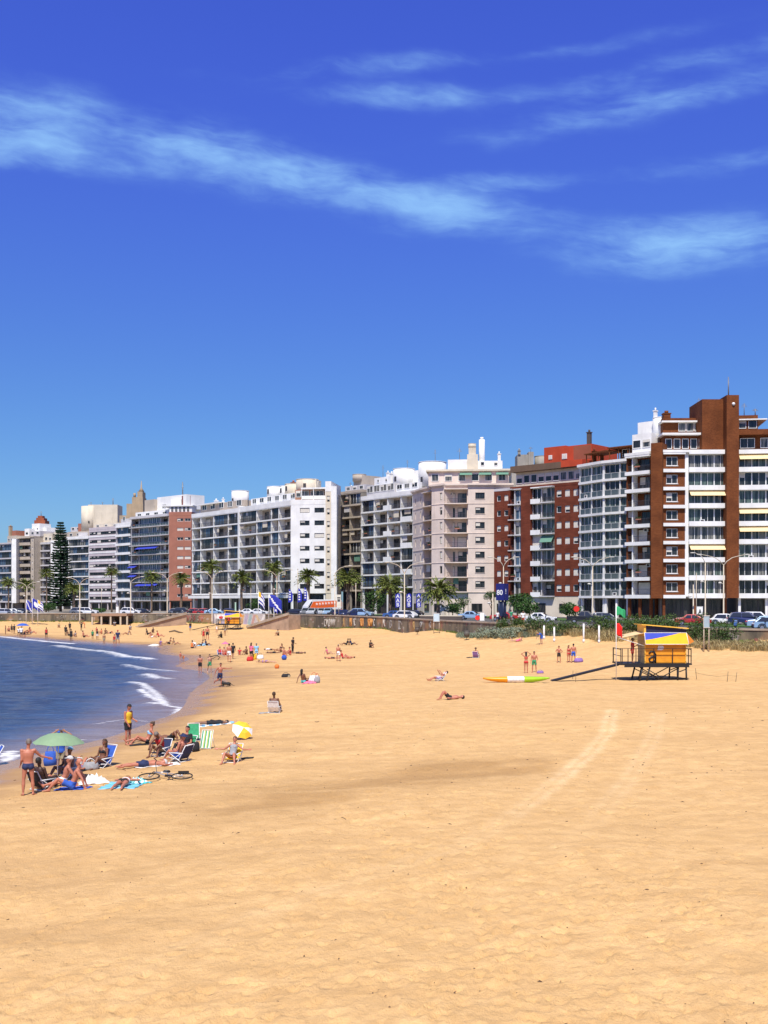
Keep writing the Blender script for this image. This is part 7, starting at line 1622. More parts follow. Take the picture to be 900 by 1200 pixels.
mb = MB(); A_, B_, C_, D_ = V(.54, 0, 0), V(.12, -.05, 0), V(.0, .42, 0), V(-.38, .48, 0)
for a, b, rr in ((B_, C_, .018), (C_, D_, .018), (B_, D_, .022), (A_, B_, .012), (A_, C_, .012), (D_, V(-.42, .40, 0), .022)): mb.tube([a, b], rr, 6)
mb.build('frame', BS, r_); mb = MB(); mb.tube([V(-.42, .40, -.05), V(-.54, 0, -.05)], .014, 6); mb.tube([V(-.42, .40, .05), V(-.54, 0, .05)], .014, 6); mb.tube([V(-.42, .40, -.05), V(-.42, .40, .05)], .015, 6); mb.build('fork', BK, r_)
mb = MB(); mb.tube([V(-.36, .56, -.02), V(-.36, .60, .0), V(-.40, .62, .28)], .013, 6); mb.tube([V(-.36, .60, 0), V(-.40, .62, -.10)], .013, 6); mb.tube([V(-.40, .62, .26), V(-.37, .66, .36), V(-.45, .60, .46)], .017, 6); mb.build('handlebar', BK, r_)
mb = MB(); mb.ball((-.02, .54, 0), (.13, .03, .06), 6); mb.tube([(0, .42, 0), (-.01, .52, 0)], .013, 6); mb.build('saddle', BK, r_); mb = MB(); mb.tube([(.12, -.05, .04), (.12, -.05, .05)], .09, 16); mb.tube([(.12, -.05, .05), (.05, -.20, .06)], .012, 5); mb.tube([(.12, -.05, -.05), (.2, .10, -.06)], .012, 5); mb.box(-.0, .10, -.24, -.19, .05, .12); mb.build('crank', BK, r_)
mb = MB(); mb.box(.38, .74, .36, .38, -.06, .06); mb.tube([(.54, .37, 0), (.54, 0, 0)], .008, 4); mb.build('carrier', BK, r_)

# ------ people along the water and on the middle beach: (label, px, py, pose, fem, skin, wear, hair, rot, h)
T = 'trunks'
PPL = [
 ('man in dark shorts running with an arm out beside a small black dog', 258, 805, 'run', 0, 'red', [(T, 'navy')], ('short', 'brown'), 25, 1.0),
 ('boy in black shorts wading, left of the pair at the water edge', 234.5, 788.5, 'read', 0, 'red', [(T, 'black')], ('short', 'black'), 0, .92),
 ('pale chested man in green shorts wading, right of the pair at the water edge', 245.5, 788, 'walk', 0, 'fair', [(T, 'green')], ('short', 'brown'), 30, .92),
 ('child in red at the wet sand, far left of the wading pair', 211.5, 775, 'stand', 1, 'fair', [('tank', 'red')], ('short', 'brown'), 20, .58), ('pale child next to the child in red on the wet sand', 215, 776, 'bend', 0, 'fair', [(T, 'orange')], ('short', 'blonde'), -40, .62),
 ('broad man in white and grey shorts walking away up the sand', 268.5, 776, 'walk', 0, 'red', [(T, 'white')], ('short', 'black'), 190, 1.05), ('dark haired person walking just behind the broad man', 273, 772, 'walk', 0, 'tan', [('shirt', 'black'), (T, 'black')], ('short', 'black'), 170, .95),
 ('child in a red shirt seated, between the broad man and the woman in pink', 281, 767.5, 'sit_knees', 0, 'fair', [('shirt', 'red')], ('short', 'brown'), 0, .85), ('dark haired person sitting right of the child in red', 289, 767, 'sit_knees', 1, 'brown', [('top', 'black'), ('bottom', 'black')], ('short', 'black'), -40, .95),
 ('woman in a bright pink shirt and black shorts standing by a yellow bag', 294.5, 773.5, 'stand', 1, 'tan', [('shirt', 'pink'), (T, 'black')], ('long', 'brown'), 160, 1.0), ('person in a pale blue shirt standing right of the woman in pink', 300.5, 772, 'stand_wide', 0, 'tan', [('shirt', 'lblue'), (T, 'lblue')], ('short', 'grey'), 190, .92),
 ('person in a white shirt lying left of the small seated group', 316.5, 762, 'lie_back', 0, 'tan', [('shirt', 'white'), (T, 'black')], ('short', 'black'), 80, .9), ('dark suited sunbather lying in front of the person in white', 320.5, 765.5, 'lie_front', 0, 'brown', [(T, 'black')], ('short', 'black'), 85, .9),
 ('woman sitting upright in the middle of the small seated group', 329, 764, 'sit_side', 1, 'tan', [('top', 'black'), ('bottom', 'black')], ('long', 'brown'), -30, 1.0), ('sunburnt person seated just above the blue ball', 332.5, 768, 'sit_knees', 1, 'red', [('bottom', 'red')], ('short', 'brown'), 30, .9),
 ('dark figure standing and bending over the seated group', 343, 765, 'read', 0, 'brown', [('shirt', 'black'), ('long', 'black')], ('short', 'black'), 60, 1.0), ('person in red seated at the feet of the standing dark figure', 340, 768, 'sit_knees', 1, 'red', [('tank', 'red')], ('short', 'brown'), -60, .95), ('sunbather lying flat right of the person in red', 350, 766, 'lie_back', 0, 'brown', [(T, 'black')], ('short', 'brown'), -90, .95),
 ('sunbather in purple lying face down left of the orange ball', 312, 776.5, 'lie_front', 1, 'fair', [('bottom', 'purple'), ('top', 'purple')], ('short', 'brown'), 75, 1.0),
 ('dark haired woman with a bare tanned back sitting next to a bright pink towel', 355.5, 800.5, 'sit_side', 1, 'brown', [('bottom', 'aqua')], ('long', 'black'), 150, 1.05),
 ('child in pink sitting on the sand, left of the standing man in the grey cap', 384, 767, 'sit_side', 0, 'fair', [('shirt', 'pink')], ('short', 'black'), 90, .85), ('man in a grey cap and white shorts standing among lying sunbathers', 396.5, 775, 'walk', 0, 'red', [(T, 'white')], ('cap', 'grey'), 200, .92), ('sunburnt person lying left of the man in the grey cap', 389, 772, 'lie_back', 0, 'red', [(T, 'black')], ('short', 'black'), 90, .9),
 ('person in dark red reclining right of the man in the grey cap', 402, 772, 'sit_lean', 1, 'red', [('tank', 'red'), ('bottom', 'black')], ('short', 'brown'), 80, .9), ('sunburnt sunbather lying furthest right in that row', 408, 771.5, 'lie_knees', 0, 'red', [(T, 'red')], ('short', 'brown'), -95, .85),
 ('left one of two dark clothed people resting on the open sand', 406, 756, 'sit_lean', 0, 'brown', [('shirt', 'black'), (T, 'black')], ('short', 'black'), -80, .85), ('right one of two dark clothed people resting on the open sand', 412, 756, 'sit_lean', 0, 'brown', [('shirt', 'navy'), (T, 'black')], ('short', 'black'), 80, .85),
 ('lone person in dark clothes sitting on the open middle sand', 434, 759, 'sit_knees', 0, 'brown', [('shirt', 'black'), (T, 'black')], ('short', 'brown'), 40, .9), ('lone person sitting high on the beach below the feather banners', 326, 745, 'sit_knees', 0, 'tan', [('shirt', 'khaki'), (T, 'black')], ('short', 'black'), -40, 1.1),
 ('man in black trunks lying on his back with knees up on the empty sand', 527, 820, 'lie_knees', 0, 'red', [(T, 'black')], ('short', 'black'), -86, 1.02),
 ('person in pink lying below the dune bushes', 606, 752, 'lie_prop', 1, 'fair', [('tank', 'pink'), ('bottom', 'pink')], ('short', 'brown'), -110, .95), ('child in a blue shirt running near the white posts', 634.5, 755, 'bend', 0, 'fair', [('shirt', 'blue'), (T, 'blue')], ('short', 'blonde'), -60, .9),
 ('woman with long black hair in a red bikini lifting both arms to her hair', 616.5, 788.5, 'arms_up', 1, 'red', [('bottom', 'red'), ('top', 'red')], ('long', 'black'), 175, .96), ('man in green shorts standing beside the woman lifting her arms', 626, 788, 'stand_wide', 0, 'red', [(T, 'green')], ('short', 'black'), -12, .96),
 ('boy in black trunks, hands on hips, left of the pair near the ramp', 655, 776.5, 'hips', 0, 'red', [(T, 'black')], ('short', 'black'), -30, .86), ('woman in a red bikini standing left of the man in blue and grey shorts', 666.5, 776.5, 'stand', 1, 'red', [('bottom', 'red'), ('top', 'red')], ('long', 'black'), 20, .88), ('man in blue and grey shorts standing with his back turned near the hut ramp', 672, 776.5, 'stand_wide', 0, 'red', [(T, 'blue')], ('short', 'black'), 185, .96),
 # middle left
 ('person in red standing under the cord left of the far hut', 238.5, 750, 'stand', 1, 'tan', [('tank', 'red'), (T, 'red')], ('short', 'brown'), 30, .95), ('taller dark haired person standing right of the one in red near the far hut', 243, 750, 'stand_wide', 0, 'red', [(T, 'black')], ('short', 'black'), 190, 1.2), ('dark person crouching below the far lifeguard hut', 259.5, 747.5, 'sit_knees', 0, 'dark', [('shirt', 'black'), (T, 'black')], ('short', 'black'), -50, 1.05), ('person bending right of the crouching one below the far hut', 263.5, 745, 'bend', 1, 'tan', [('shirt', 'grey')], ('short', 'brown'), 40, .9), ('pale slim child standing below the far hut steps', 254, 742.5, 'stand', 1, 'fair', [('tank', 'white')], ('short', 'blonde'), 0, .9), ('dark clothed person standing high on the sand in front of the brown ramp', 223, 739.5, 'stand', 0, 'brown', [('shirt', 'black'), (T, 'blue')], ('short', 'black'), 0, 1.0),
 ('person in ochre sitting next to a white bag in the middle left sand', 225, 759.5, 'sit_knees', 1, 'tan', [('tank', 'orange'), ('bottom', 'black')], ('bun', 'brown'), 150, 1.05), ('left person under the light blue towel heap', 236, 757, 'sit_lean', 0, 'brown', [(T, 'black')], ('short', 'black'), -80, .9), ('right person beside the light blue towel heap', 242, 756.5, 'sit_side', 0, 'brown', [(T, 'black'), ('shirt', 'navy')], ('short', 'black'), 80, .9),
 ('seated person in dark clothes left in the cluster above the curve of wet sand', 173, 744, 'sit_side', 0, 'brown', [('shirt', 'black'), (T, 'black')], ('short', 'black'), 80, 1.15), ('person with black hair sitting highest in that cluster', 179.5, 741.5, 'sit_knees', 1, 'brown', [('tank', 'black')], ('long', 'black'), 0, 1.05), ('sunburnt person reclining lowest in the cluster', 178, 747.5, 'sit_lean', 0, 'red', [(T, 'white')], ('short', 'brown'), 80, 1.0), ('reddish person seated rightmost in the cluster', 186, 746.5, 'sit_lean', 1, 'red', [('tank', 'red'), ('bottom', 'black')], ('short', 'brown'), 90, 1.1),
 ('person in lilac sitting beside a white towel at the edge of the wet sand', 188.5, 756.5, 'sit_knees', 1, 'fair', [('tank', 'purple')], ('short', 'brown'), 0, 1.05), ('dark haired sunbather seated right of the lilac one', 198.5, 755, 'sit_side', 0, 'tan', [(T, 'black')], ('short', 'black'), -70, 1.05), ('sunbather stretching an arm out, next right of the dark haired one', 205, 755.5, 'sit_lean', 1, 'tan', [('bottom', 'khaki'), ('top', 'khaki')], ('short', 'brown'), 80, 1.0),
 ('person in a blue shirt and dark shorts standing tallest on the wet sand edge', 138, 755.5, 'stand_wide', 0, 'red', [('shirt', 'navy'), (T, 'grey')], ('cap', 'red'), 15, 1.25), ('child in red standing left of the person in the blue shirt', 134, 756.5, 'stand', 1, 'red', [('tank', 'red'), (T, 'khaki')], ('short', 'brown'), 0, .95), ('tan person wading left of the child in red', 122, 755, 'stand', 0, 'tan', [(T, 'khaki')], ('short', 'brown'), 20, .92), ('dark person standing behind the wading tan one', 114, 749.5, 'stand', 1, 'brown', [('tank', 'black'), (T, 'white')], ('short', 'black'), 180, .95), ('dark green clad person standing at the edge of the far wet sand', 108.5, 749, 'stand', 0, 'brown', [('shirt', 'green'), (T, 'black')], ('short', 'black'), 180, .85), ('sunburnt person crouching left of the dark green clad one', 98.5, 747, 'sit_side', 0, 'red', [(T, 'black')], ('short', 'brown'), 80, 1.2),
 ('sunbather in orange sitting between the far groups', 119, 743, 'sit_knees', 1, 'red', [('tank', 'orange')], ('short', 'brown'), -20, 1.0), ('brown sunbather sitting right of the one in orange', 123.5, 743, 'sit_knees', 0, 'brown', [(T, 'khaki')], ('short', 'brown'), 40, 1.1), ('sunbather lying right of the brown seated one', 129, 742.5, 'lie_knees', 0, 'red', [(T, 'navy')], ('short', 'brown'), 80, 1.0), ('person leaning forward on the open sand before the brown ramp', 150, 744, 'sit_lean', 1, 'tan', [('bottom', 'grey'), ('top', 'grey')], ('short', 'black'), -70, 1.2), ('lone figure sitting before the foot of the brown ramp', 153, 738, 'sit_knees', 0, 'tan', [('shirt', 'grey')], ('short', 'brown'), 0, 1.1), ('person standing at the pillars of the pavilion', 134.5, 733.5, 'sit_knees', 0, 'brown', [('shirt', 'grey'), (T, 'black')], ('short', 'black'), 0, 1.2), ('person sitting below the pavilion terrace', 113, 740, 'sit_knees', 1, 'red', [('tank', 'red')], ('short', 'brown'), 30, .9),
 # far left
 ('slim pale person standing leftmost on the far sand', 6.5, 743.5, 'stand', 0, 'tan', [(T, 'khaki')], ('short', 'brown'), 90, .95), ('person sitting right of the leftmost standing one', 10.5, 740, 'sit_knees', 0, 'red', [(T, 'black')], ('short', 'brown'), 0, 1.1), ('left of two dark figures standing close together at the far left', 13.7, 742, 'stand', 1, 'brown', [('tank', 'black'), (T, 'black')], ('long', 'black'), 20, .95), ('right of two dark figures standing close together at the far left', 16.7, 742.5, 'stand', 0, 'brown', [('shirt', 'black'), (T, 'black')], ('short', 'black'), -20, 1.0),
 ('person in dark shorts wading left of the blue parasol', 21.8, 746, 'walk', 0, 'brown', [(T, 'black'), ('shirt', 'white')], ('short', 'black'), 30, .95), ('person wading under the blue parasol', 25, 748, 'stand', 0, 'tan', [(T, 'black'), ('shirt', 'white')], ('short', 'black'), 10, 1.2), ('tan person standing in the foam right of the blue parasol', 28.8, 748, 'bend', 0, 'red', [(T, 'black')], ('short', 'brown'), 60, 1.1), ('sunburnt person sitting right of the blue parasol', 32.5, 743, 'sit_lean', 1, 'red', [('bottom', 'red'), ('top', 'red')], ('short', 'brown'), -80, 1.15), ('sunburnt person reclining furthest right of the blue parasol group', 36.5, 742.5, 'sit_side', 0, 'red', [(T, 'grey')], ('short', 'brown'), 80, 1.3),
 ('lone dark person standing by the far water edge', 54.3, 748.5, 'stand', 1, 'brown', [('tank', 'red'), (T, 'black')], ('short', 'black'), 0, 1.1), ('small person sitting near the foot of the far wall', 69.3, 735.3, 'sit_knees', 0, 'tan', [('shirt', 'khaki')], ('short', 'black'), 0, 1.0), ('dark person standing left in the far right group of the wet sand', 77, 745, 'stand', 0, 'dark', [('shirt', 'black'), (T, 'black')], ('short', 'black'), 0, 1.05), ('person sitting right of that dark person', 80.5, 745, 'sit_lean', 0, 'brown', [(T, 'black')], ('short', 'black'), 80, 1.1), ('dark person wading in front of the sitting one', 83.3, 751, 'stand', 1, 'dark', [('dress', 'black')], ('short', 'black'), 0, 1.1), ('tall dark figure standing higher on the sand above the sitting one', 81.8, 739.5, 'stand', 0, 'dark', [('shirt', 'black'), (T, 'black')], ('short', 'black'), 180, 1.0), ('small person sitting right of the dark wading one', 88.5, 746.5, 'sit_knees', 1, 'tan', [('tank', 'grey')], ('short', 'black'), 0, 1.1), ('person with raised arm standing higher on the far sand', 95.3, 739, 'arms_up', 0, 'dark', [('shirt', 'black'), (T, 'black')], ('short', 'black'), 40, .95), ('person in orange bending right of the one with the raised arm', 99, 736, 'bend', 1, 'red', [('tank', 'orange')], ('short', 'brown'), -60, .95),
]
for (lb, px, py, po, fm, sk_, we, ha, ro, h_) in PPL: person(lb, px, py, po, bool(fm), sk_, we, ha, ro, h_)
sitter('person in red top in the left of two chairs by the pink parasol', 258, 768, 20, cl('blue'), 'left of two small chairs by the pink parasol, blue cloth', sk='red', wear=[('tank', 'red'), (T, 'blue')], hair=('short', 'brown'), h=.95)
sitter('sunburnt person sitting in the right of two small chairs by the pink parasol', 263, 768.5, 20, cl('red'), 'right of two small chairs by the pink parasol, red cloth', sk='red', wear=[(T, 'red')], hair=('short', 'brown'), h=.95)
sitter('broad sunburnt person seen from behind in a white chair, alone on the middle sand', 322, 835.5, 172, cl('white'), 'white backed beach chair alone on the middle sand', sk='brown', wear=[(T, 'khaki')], hair=('short', 'brown'), h=1.05)
towel('dark towel left of the lone white chair', 315, 835.5, 85, 'grey', .35, 1.0, seed=20)
sitter('person in purple trunks reading in a low chair on the empty sand', 515, 798, -75, cl('white'), 'low white chair under the reading sunbather', 'recline', sk='red', wear=[(T, 'purple')], hair=('short', 'black'), h=.98)
sitter('person with brown hair sitting in a purple chair on the sand below the trash bin', 558, 771, 160, cl('purple'), 'purple beach chair on the upper sand below the trash bin', sk='tan', wear=[('tank', 'orange')], hair=('hat', 'brown'), h=.98); towel('black towel left of the purple chair', 554, 770.5, 90, 'black', .5, 1.2, seed=21)
# small things lying about
bag('yellow bag at the feet of the woman in pink', 297.3, 773, 'yellow', .6, .6); bag('red cool bag left of the yellow bag', 293, 774.5, 'red', .7, .45); bag('white bag right of the yellow bag', 305, 772.5, 'white', .7, .45, 'black')
towel('flat pink towel beside the tanned dark haired woman', 362.5, 801, 80, 'pink', .6, 1.0, crumple=.12, seed=23); bag('white bag with dark red marks right of the pink towel', 368, 800.5, 'white', .8, .55, 'red'); bag('small patterned bag rightmost by the pink towel', 371.5, 800.5, 'grey', .45, .5, 'red')
bag('black bag lying alone in front of the orange ball', 335, 793.5, 'black', .75, .28); towel('light blue towel heaped between two resting people', 239, 756.5, 85, 'lblue', 1.4, 1.8, crumple=.22, seed=24); bag('white bag right of the person in ochre', 227.5, 759, 'white', .6, .7); towel('white towel at the edge of the wet sand', 181, 756.5, 80, 'white', 1.0, 1.6, crumple=.12, seed=25)
bag('folded purple and white bag right of the trio near the hut ramp', 678, 776, 'purple', .9, .38, 'white'); bag('small purple bag right of the man in green shorts', 633, 789, 'purple', .6, .22, 'grey'); bag('tan bag alone on the sand near the dark towel of the lone chair', 338.5, 793.5, 'khaki', .2, .15)
def ball(lb, px, py, rr, c):
    x, y, z = hit(px, py); mb = MB(); mb.ball((0, 0, rr), rr, 12, 0); o = mb.build('beach_ball', [cl(c)], None, (x, y, z-.02)); return tag(o, lb, 'ball')
def tent(lb, px, py, rr, c, c2='white'):
    x, y, z = hit(px, py); r_ = empty('pop_up_shade', lb, 'sun shade', (x, y, z)); r_.rotation_euler = (R(-62), R(12), 0); r_.location.z += rr*.95
    for k in range(8):
        t0, t1 = 2*math.pi*k/8, 2*math.pi*(k+1)/8; mb = MB(); mb.add([(0, 0, -rr*.35), (rr*.6*math.cos(t0), rr*.6*math.sin(t0), -rr*.2), (rr*.6*math.cos(t1), rr*.6*math.sin(t1), -rr*.2), (rr*math.cos(t0), rr*math.sin(t0), .05), (rr*math.cos(t1), rr*math.sin(t1), .05)], [(0, 1, 2), (1, 3, 4, 2)]); o = mb.build('canopy_panel', cl(c), r_, fix=False); s__ = o.modifiers.new('t', 'SOLIDIFY'); s__.thickness = .01
    mb = MB(); mb.tube([(0, 0, -rr*.35), (0, 0, rr*1.4)], .018, 6); mb.build('pole', WTUBE, r_)
ball('orange ball on the sand left of the black bag', 324.5, 783.5, .22, 'orange'); ball('blue and white ball in front of the seated group', 333, 773.5, .27, 'blue')
x, y, z = hit(264, 764)
r_ = empty('beach_parasol', 'small pink parasol above two seated people', 'parasol', (x, y, z)); mb = MB(); mb.tube([(0, 0, -.1), (0, 0, 1.0)], .02, 6); mb.build('pole', WTUBE, r_); mb = MB(); mb.add([(0, 0, 1.25)]+[(.5*math.cos(2*math.pi*k/12), .5*math.sin(2*math.pi*k/12), .95) for k in range(12)], [(0, 1+k, 1+(k+1) % 12) for k in range(12)]); o = mb.build('canopy', cl('pink'), r_); s__ = o.modifiers.new('t', 'SOLIDIFY'); s__.thickness = .02
x, y, z = hit(26.5, 744); r_ = empty('beach_parasol', 'blue parasol far away at the left water edge', 'parasol', (x, y, z)); mb = MB(); mb.tube([(0, 0, -.1), (0, 0, 2.0)], .03, 6); mb.build('pole', WTUBE, r_)
mb = MB(); vs = [(0, 0, 2.15)]+[(1.15*math.cos(2*math.pi*k/16), 1.15*math.sin(2*math.pi*k/16), 1.7) for k in range(16)]+[(.6*math.cos(2*math.pi*k/16), .6*math.sin(2*math.pi*k/16), 2.05) for k in range(16)]; mb.add(vs, [(0, 17+k, 17+(k+1) % 16) for k in range(16)]+[(17+k, 1+k, 1+(k+1) % 16, 17+(k+1) % 16) for k in range(16)]); o = mb.build('canopy', cl('blue'), r_); s__ = o.modifiers.new('t', 'SOLIDIFY'); s__.thickness = .02
# driftwood log and a boat shaped thing on the sand
x, y, z = hit(207, 742); mb = MB(); mb.tube([(-1.4, 0, .25), (-.4, .1, .45), (.4, 0, .2), (1.2, 0, .08)], [.10, .16, .14, .05], 8); tag(mb.build('driftwood', BARK, None, (x, y, z)), 'dark bent log lying on the sand between the ramp and the far hut', 'log')
x, y, z = hit(253, 773.5); r_ = empty('anchor_frame', 'black bent metal frame lying behind the wading pair', 'frame', (x, y, z)); mb = MB(); mb.tube([(-.9, 0, .25), (0, 0, .5), (.45, 0, .3), (.2, 0, .05)], .05, 6); mb.tube([(-.9, 0, .25), (-.3, 0, .15), (.5, 0, .75)], .03, 6); mb.build('bar', BK, r_)
# black dog lying down
def dog(lb, px, py, rot, s=1.0):
    x, y, z = hit(px, py); mb = MB(); B = V
    mb.tube([B(-.34, 0, .20), B(-.20, 0, .22), B(0, 0, .21), B(.20, 0, .24), B(.32, 0, .30)], [.085, .115, .10, .125, .09], 12)       # trunk: haunch, loin, chest
    mb.tube([B(.28, 0, .28), B(.38, 0, .42), B(.42, 0, .47)], [.085, .065, .06], 10); mb.ball(B(.45, 0, .48), (.085, .065, .065), 8); mb.tube([B(.48, 0, .47), B(.60, 0, .44)], [.045, .028], 8)
    for k in (1, -1):
        mb.tube([B(.42, k*.05, .53), B(.40, k*.075, .47), B(.41, k*.08, .42)], [.025, .02, .010], 6)
        mb.tube([B(.26, k*.09, .22), B(.22, k*.10, .08), B(.42, k*.10, .035), B(.54, k*.10, .03)], [.05, .036, .028, .03], 8)
        mb.tube([B(-.30, k*.10, .20), B(-.10, k*.15, .16), B(-.28, k*.16, .05), B(-.06, k*.17, .03)], [.08, .06, .035, .03], 8)
    mb.tube([B(-.38, 0, .20), B(-.55, .04, .10), B(-.72, .02, .05)], [.03, .02, .01], 6)
    o = link('dog', remesh(mb, 'dog', .014, [mat('dog_fur_black', (.015, .013, .012), .7, var=.2, scale=10)], 2), None, (x, y, z), R(rot)); o.scale = (s, s, s); return tag(o, lb, 'dog')
dog('small black dog lying on the wet sand beside the running man', 265, 804.5, 165, 1.0)

# ---- kayak
x, y, z = hit(605, 799.5); r_ = empty('kayak', 'kayak lying on the sand, orange, white and lime green from left to right', 'kayak', (x, y, z), R(2)); KM = [mat('kayak_orange', (.80, .33, .01), .35), cl('white'), mat('kayak_lime', (.35, .60, .02), .35)]
mb = MB(); n = 36; m_ = 14; L_ = 4.5; vs = []
for i in range(n+1):
    t = i/n; xx = (t-.5)*L_; wv = .36*max(.02, math.sin(math.pi*min(1, max(0, t*.96+.02))))**.62; hh = .29*max(.06, math.sin(math.pi*t))**.5; zc = .24+.05*abs(2*t-1)**3
    for k in range(m_): a = 2*math.pi*k/m_; vs.append((xx, wv*math.cos(a), zc+hh*math.sin(a)*(1 if math.sin(a) < 0 else .55)))
for i in range(n):
    for k in range(m_):
        a = i*m_+k; b = i*m_+(k+1) % m_; mb.f.append((a, b, b+m_, a+m_)); t = (i+.5)/n; mb.mi.append(0 if t < .36 else (1 if t < .60 else 2)); mb.sm.append(True)
mb.v = vs; mb.f += [tuple(range(m_)), tuple(range(n*m_, (n+1)*m_))]; mb.mi += [0, 2]; mb.sm += [False, False]; mb.build('hull', KM, r_)
for xx in (-.5, .7): mb = MB(); ering(mb, [(V(xx, 0, .24), V(.38, 0, 0), V(0, .21, 0)), (V(xx, 0, .315), V(.42, 0, 0), V(0, .24, 0))], 20); mb.build('cockpit', cl('navy'), r_)
# ---- lifeguard hut (built once, copied for the far one)
WOODO = None
def planks(name, col):
    m = bpy.data.materials.new(name); m.use_nodes = True; t = NT(m.node_tree); b = t.n['Principled BSDF']; b.inputs['Roughness'].default_value = .6
    g = t.node('ShaderNodeTexCoord').outputs['Object']; x, y, z = t.xyz(g)
    fr = t.m('FRACT', t.m('MULTIPLY', z, 2.6)); line = t.m('LESS_THAN', fr, .05)
    c = t.mix(t.smooth(t.noise(g, 2.5, 5), .35, .7), tuple(k*.82 for k in col), col); c = t.mix(line, c, tuple(k*.35 for k in col)); t.put(b.inputs['Base Color'], c); return m
HOR = planks('hut_orange_planks', (.88, .34, .012)); HCR = planks('hut_cream_planks', (.56, .40, .16)); HBL = mat('hut_black_paint', (.012, .012, .014), .5); HNV = mat('hut_navy_canvas', (.012, .014, .05), .8); HBU = mat('hut_blue_canvas', (.04, .07, .48), .8, var=.06); HYE = mat('hut_yellow_canvas', (.88, .46, .015), .8, var=.06); HYL = mat('hut_roof_yellow', (.80, .46, .06), .6)
x, y, z = hit(770, 797.5)
hut = empty('lifeguard_hut', 'near orange lifeguard hut on black stilts with a big black letter a', 'lifeguard hut', (x, y, z), R(0), 'lifeguard huts')
DX = lambda p: (p-770)*y/F
dz_ = 1.08; d0, d1 = DX(726.5), DX(810.5)
mb = MB(); mb.box(d0, d1, -.1, 2.6, dz_, dz_+.10); mb.build('deck', HBL, hut); mb = MB(); mb.box(d0+.3, d1-.2, -.14, -.02, dz_-.16, dz_-.003); mb.build('beam', HBL, hut); mb = MB(); mb.box(d0+.3, d1-.2, 2.4, 2.5, dz_-.16, dz_-.003); mb.build('beam', HBL, hut)
for yy in (0, 2.3):
    for xa, xb in ((DX(748), DX(753.5)), (DX(756.5), DX(762)), (DX(794), DX(795)), (DX(804.5), DX(804))): mb = MB(); mb.tube([(xa, yy, -.3), (xb, yy, dz_-.05)], .06, 6); mb.build('leg', HBL, hut)
    for a, b in (((DX(751), .72), (DX(772), .12)), ((DX(772), .12), (DX(794), .82)), ((DX(758), .8), (DX(778), .1)), ((DX(796), .60), (DX(804), .78))): mb = MB(); mb.tube([(a[0], yy, a[1]), (b[0], yy, b[1])], .035, 5); mb.build('brace', HBL, hut)
mb = MB(); mb.box(DX(770), DX(806), .4, .55, .05, .14); mb.build('ground_sill', HBL, hut)
h0, h1 = DX(756.5), DX(805); hz1 = dz_+.1+1.9
mb = MB(); mb.box(h0, h1, .25, .32, dz_+.1, hz1); mb.build('front_wall', HOR, hut); mb = MB(); mb.box(h0+.0, h0+.07, .323, 2.3, dz_+.1, hz1-.002); mb.box(h1-.07, h1, .323, 2.3, dz_+.1, hz1-.002); mb.box(h0, h1, 2.303, 2.36, dz_+.1, hz1); mb.build('side_wall', HCR, hut)
mb = MB(); za, zb_ = hz1+.75, hz1+.48
mb.prism([(h0-.05, za), (h0-.05, hz1+.01), (h0+.08, hz1+.01), (h0+.08, za)], .22, 2.3); mb.build('upper_side', HYL, hut)
mb = MB(); mb.prism([(h0-.02, za-.02), (h1+.02, zb_-.02), (h1+.02, hz1+.02), (h0-.02, hz1+.02)], .26, .32); mb.build('upper_band', HNV, hut)
mb = MB(); mb.prism([(h0-.25, za+.01), (h1+.15, zb_+.01), (h1+.15, zb_+.08), (h0-.25, za+.08)], .10, 2.5); mb.build('roof', HYL, hut)
# awning flap: blue above, yellow below a rising curve
aw0, aw1, az0, az1 = h0-.02, h1+.02, dz_+.1+1.33, hz1+.22
mb = MB(); nx = 20; 
def aw_pt(u, v): return (aw0+(aw1-aw0)*u+(.10 if v < .5 and u > .9 else 0)*(1-v), .20-.26*(1-v), az0+(az1-az0)*v)
for i in range(nx):
    u0, u1 = i/nx, (i+1)/nx; c0 = .38+.62*min(1, u0/.86)**1.25 if True else 0; c1 = .38+.62*min(1, u1/.86)**1.25
    c0, c1 = min(c0, .999), min(c1, .999)
    mb.add([aw_pt(u0, 0), aw_pt(u1, 0), aw_pt(u1, c1), aw_pt(u0, c0)], [(0, 1, 2, 3)], 1); mb.add([aw_pt(u0, c0), aw_pt(u1, c1), aw_pt(u1, 1), aw_pt(u0, 1)], [(0, 1, 2, 3)], 0)
o = mb.build('front_awning', [HBU, HYE], hut, fix=False); s__ = o.modifiers.new('t', 'SOLIDIFY'); s__.thickness = .012
for p, q_ in ((aw_pt(0, 0), aw_pt(1, 0)), (aw_pt(0, 1), aw_pt(1, 1)), (aw_pt(0, 0), aw_pt(0, 1)), (aw_pt(1, 0), aw_pt(1, 1))): mb = MB(); mb.tube([p, q_], .022, 6); mb.build('awning_trim', cl('white'), hut)
mb = MB(); mb.add([aw_pt(1, 1), (aw1+.15, .9, az1), (aw1+.72, .9, az0+.15), (aw_pt(1, 0))], [(0, 1, 2, 3)]); o = mb.build('side_awning', mat('hut_orange_canvas', (.75, .25, .02), .8), hut, fix=False); s__ = o.modifiers.new('t', 'SOLIDIFY'); s__.thickness = .012
mb = MB(); mb.add([(h0, .2, hz1+.22), (h0, 2.2, hz1+.30), (DX(729), 2.0, hz1-.05), (DX(727), .3, hz1-.16)], [(0, 1, 2, 3)]); o = mb.build('side_flap', mat('hut_flap_cream', (.72, .52, .28), .8), hut, fix=False); s__ = o.modifiers.new('t', 'SOLIDIFY'); s__.thickness = .012
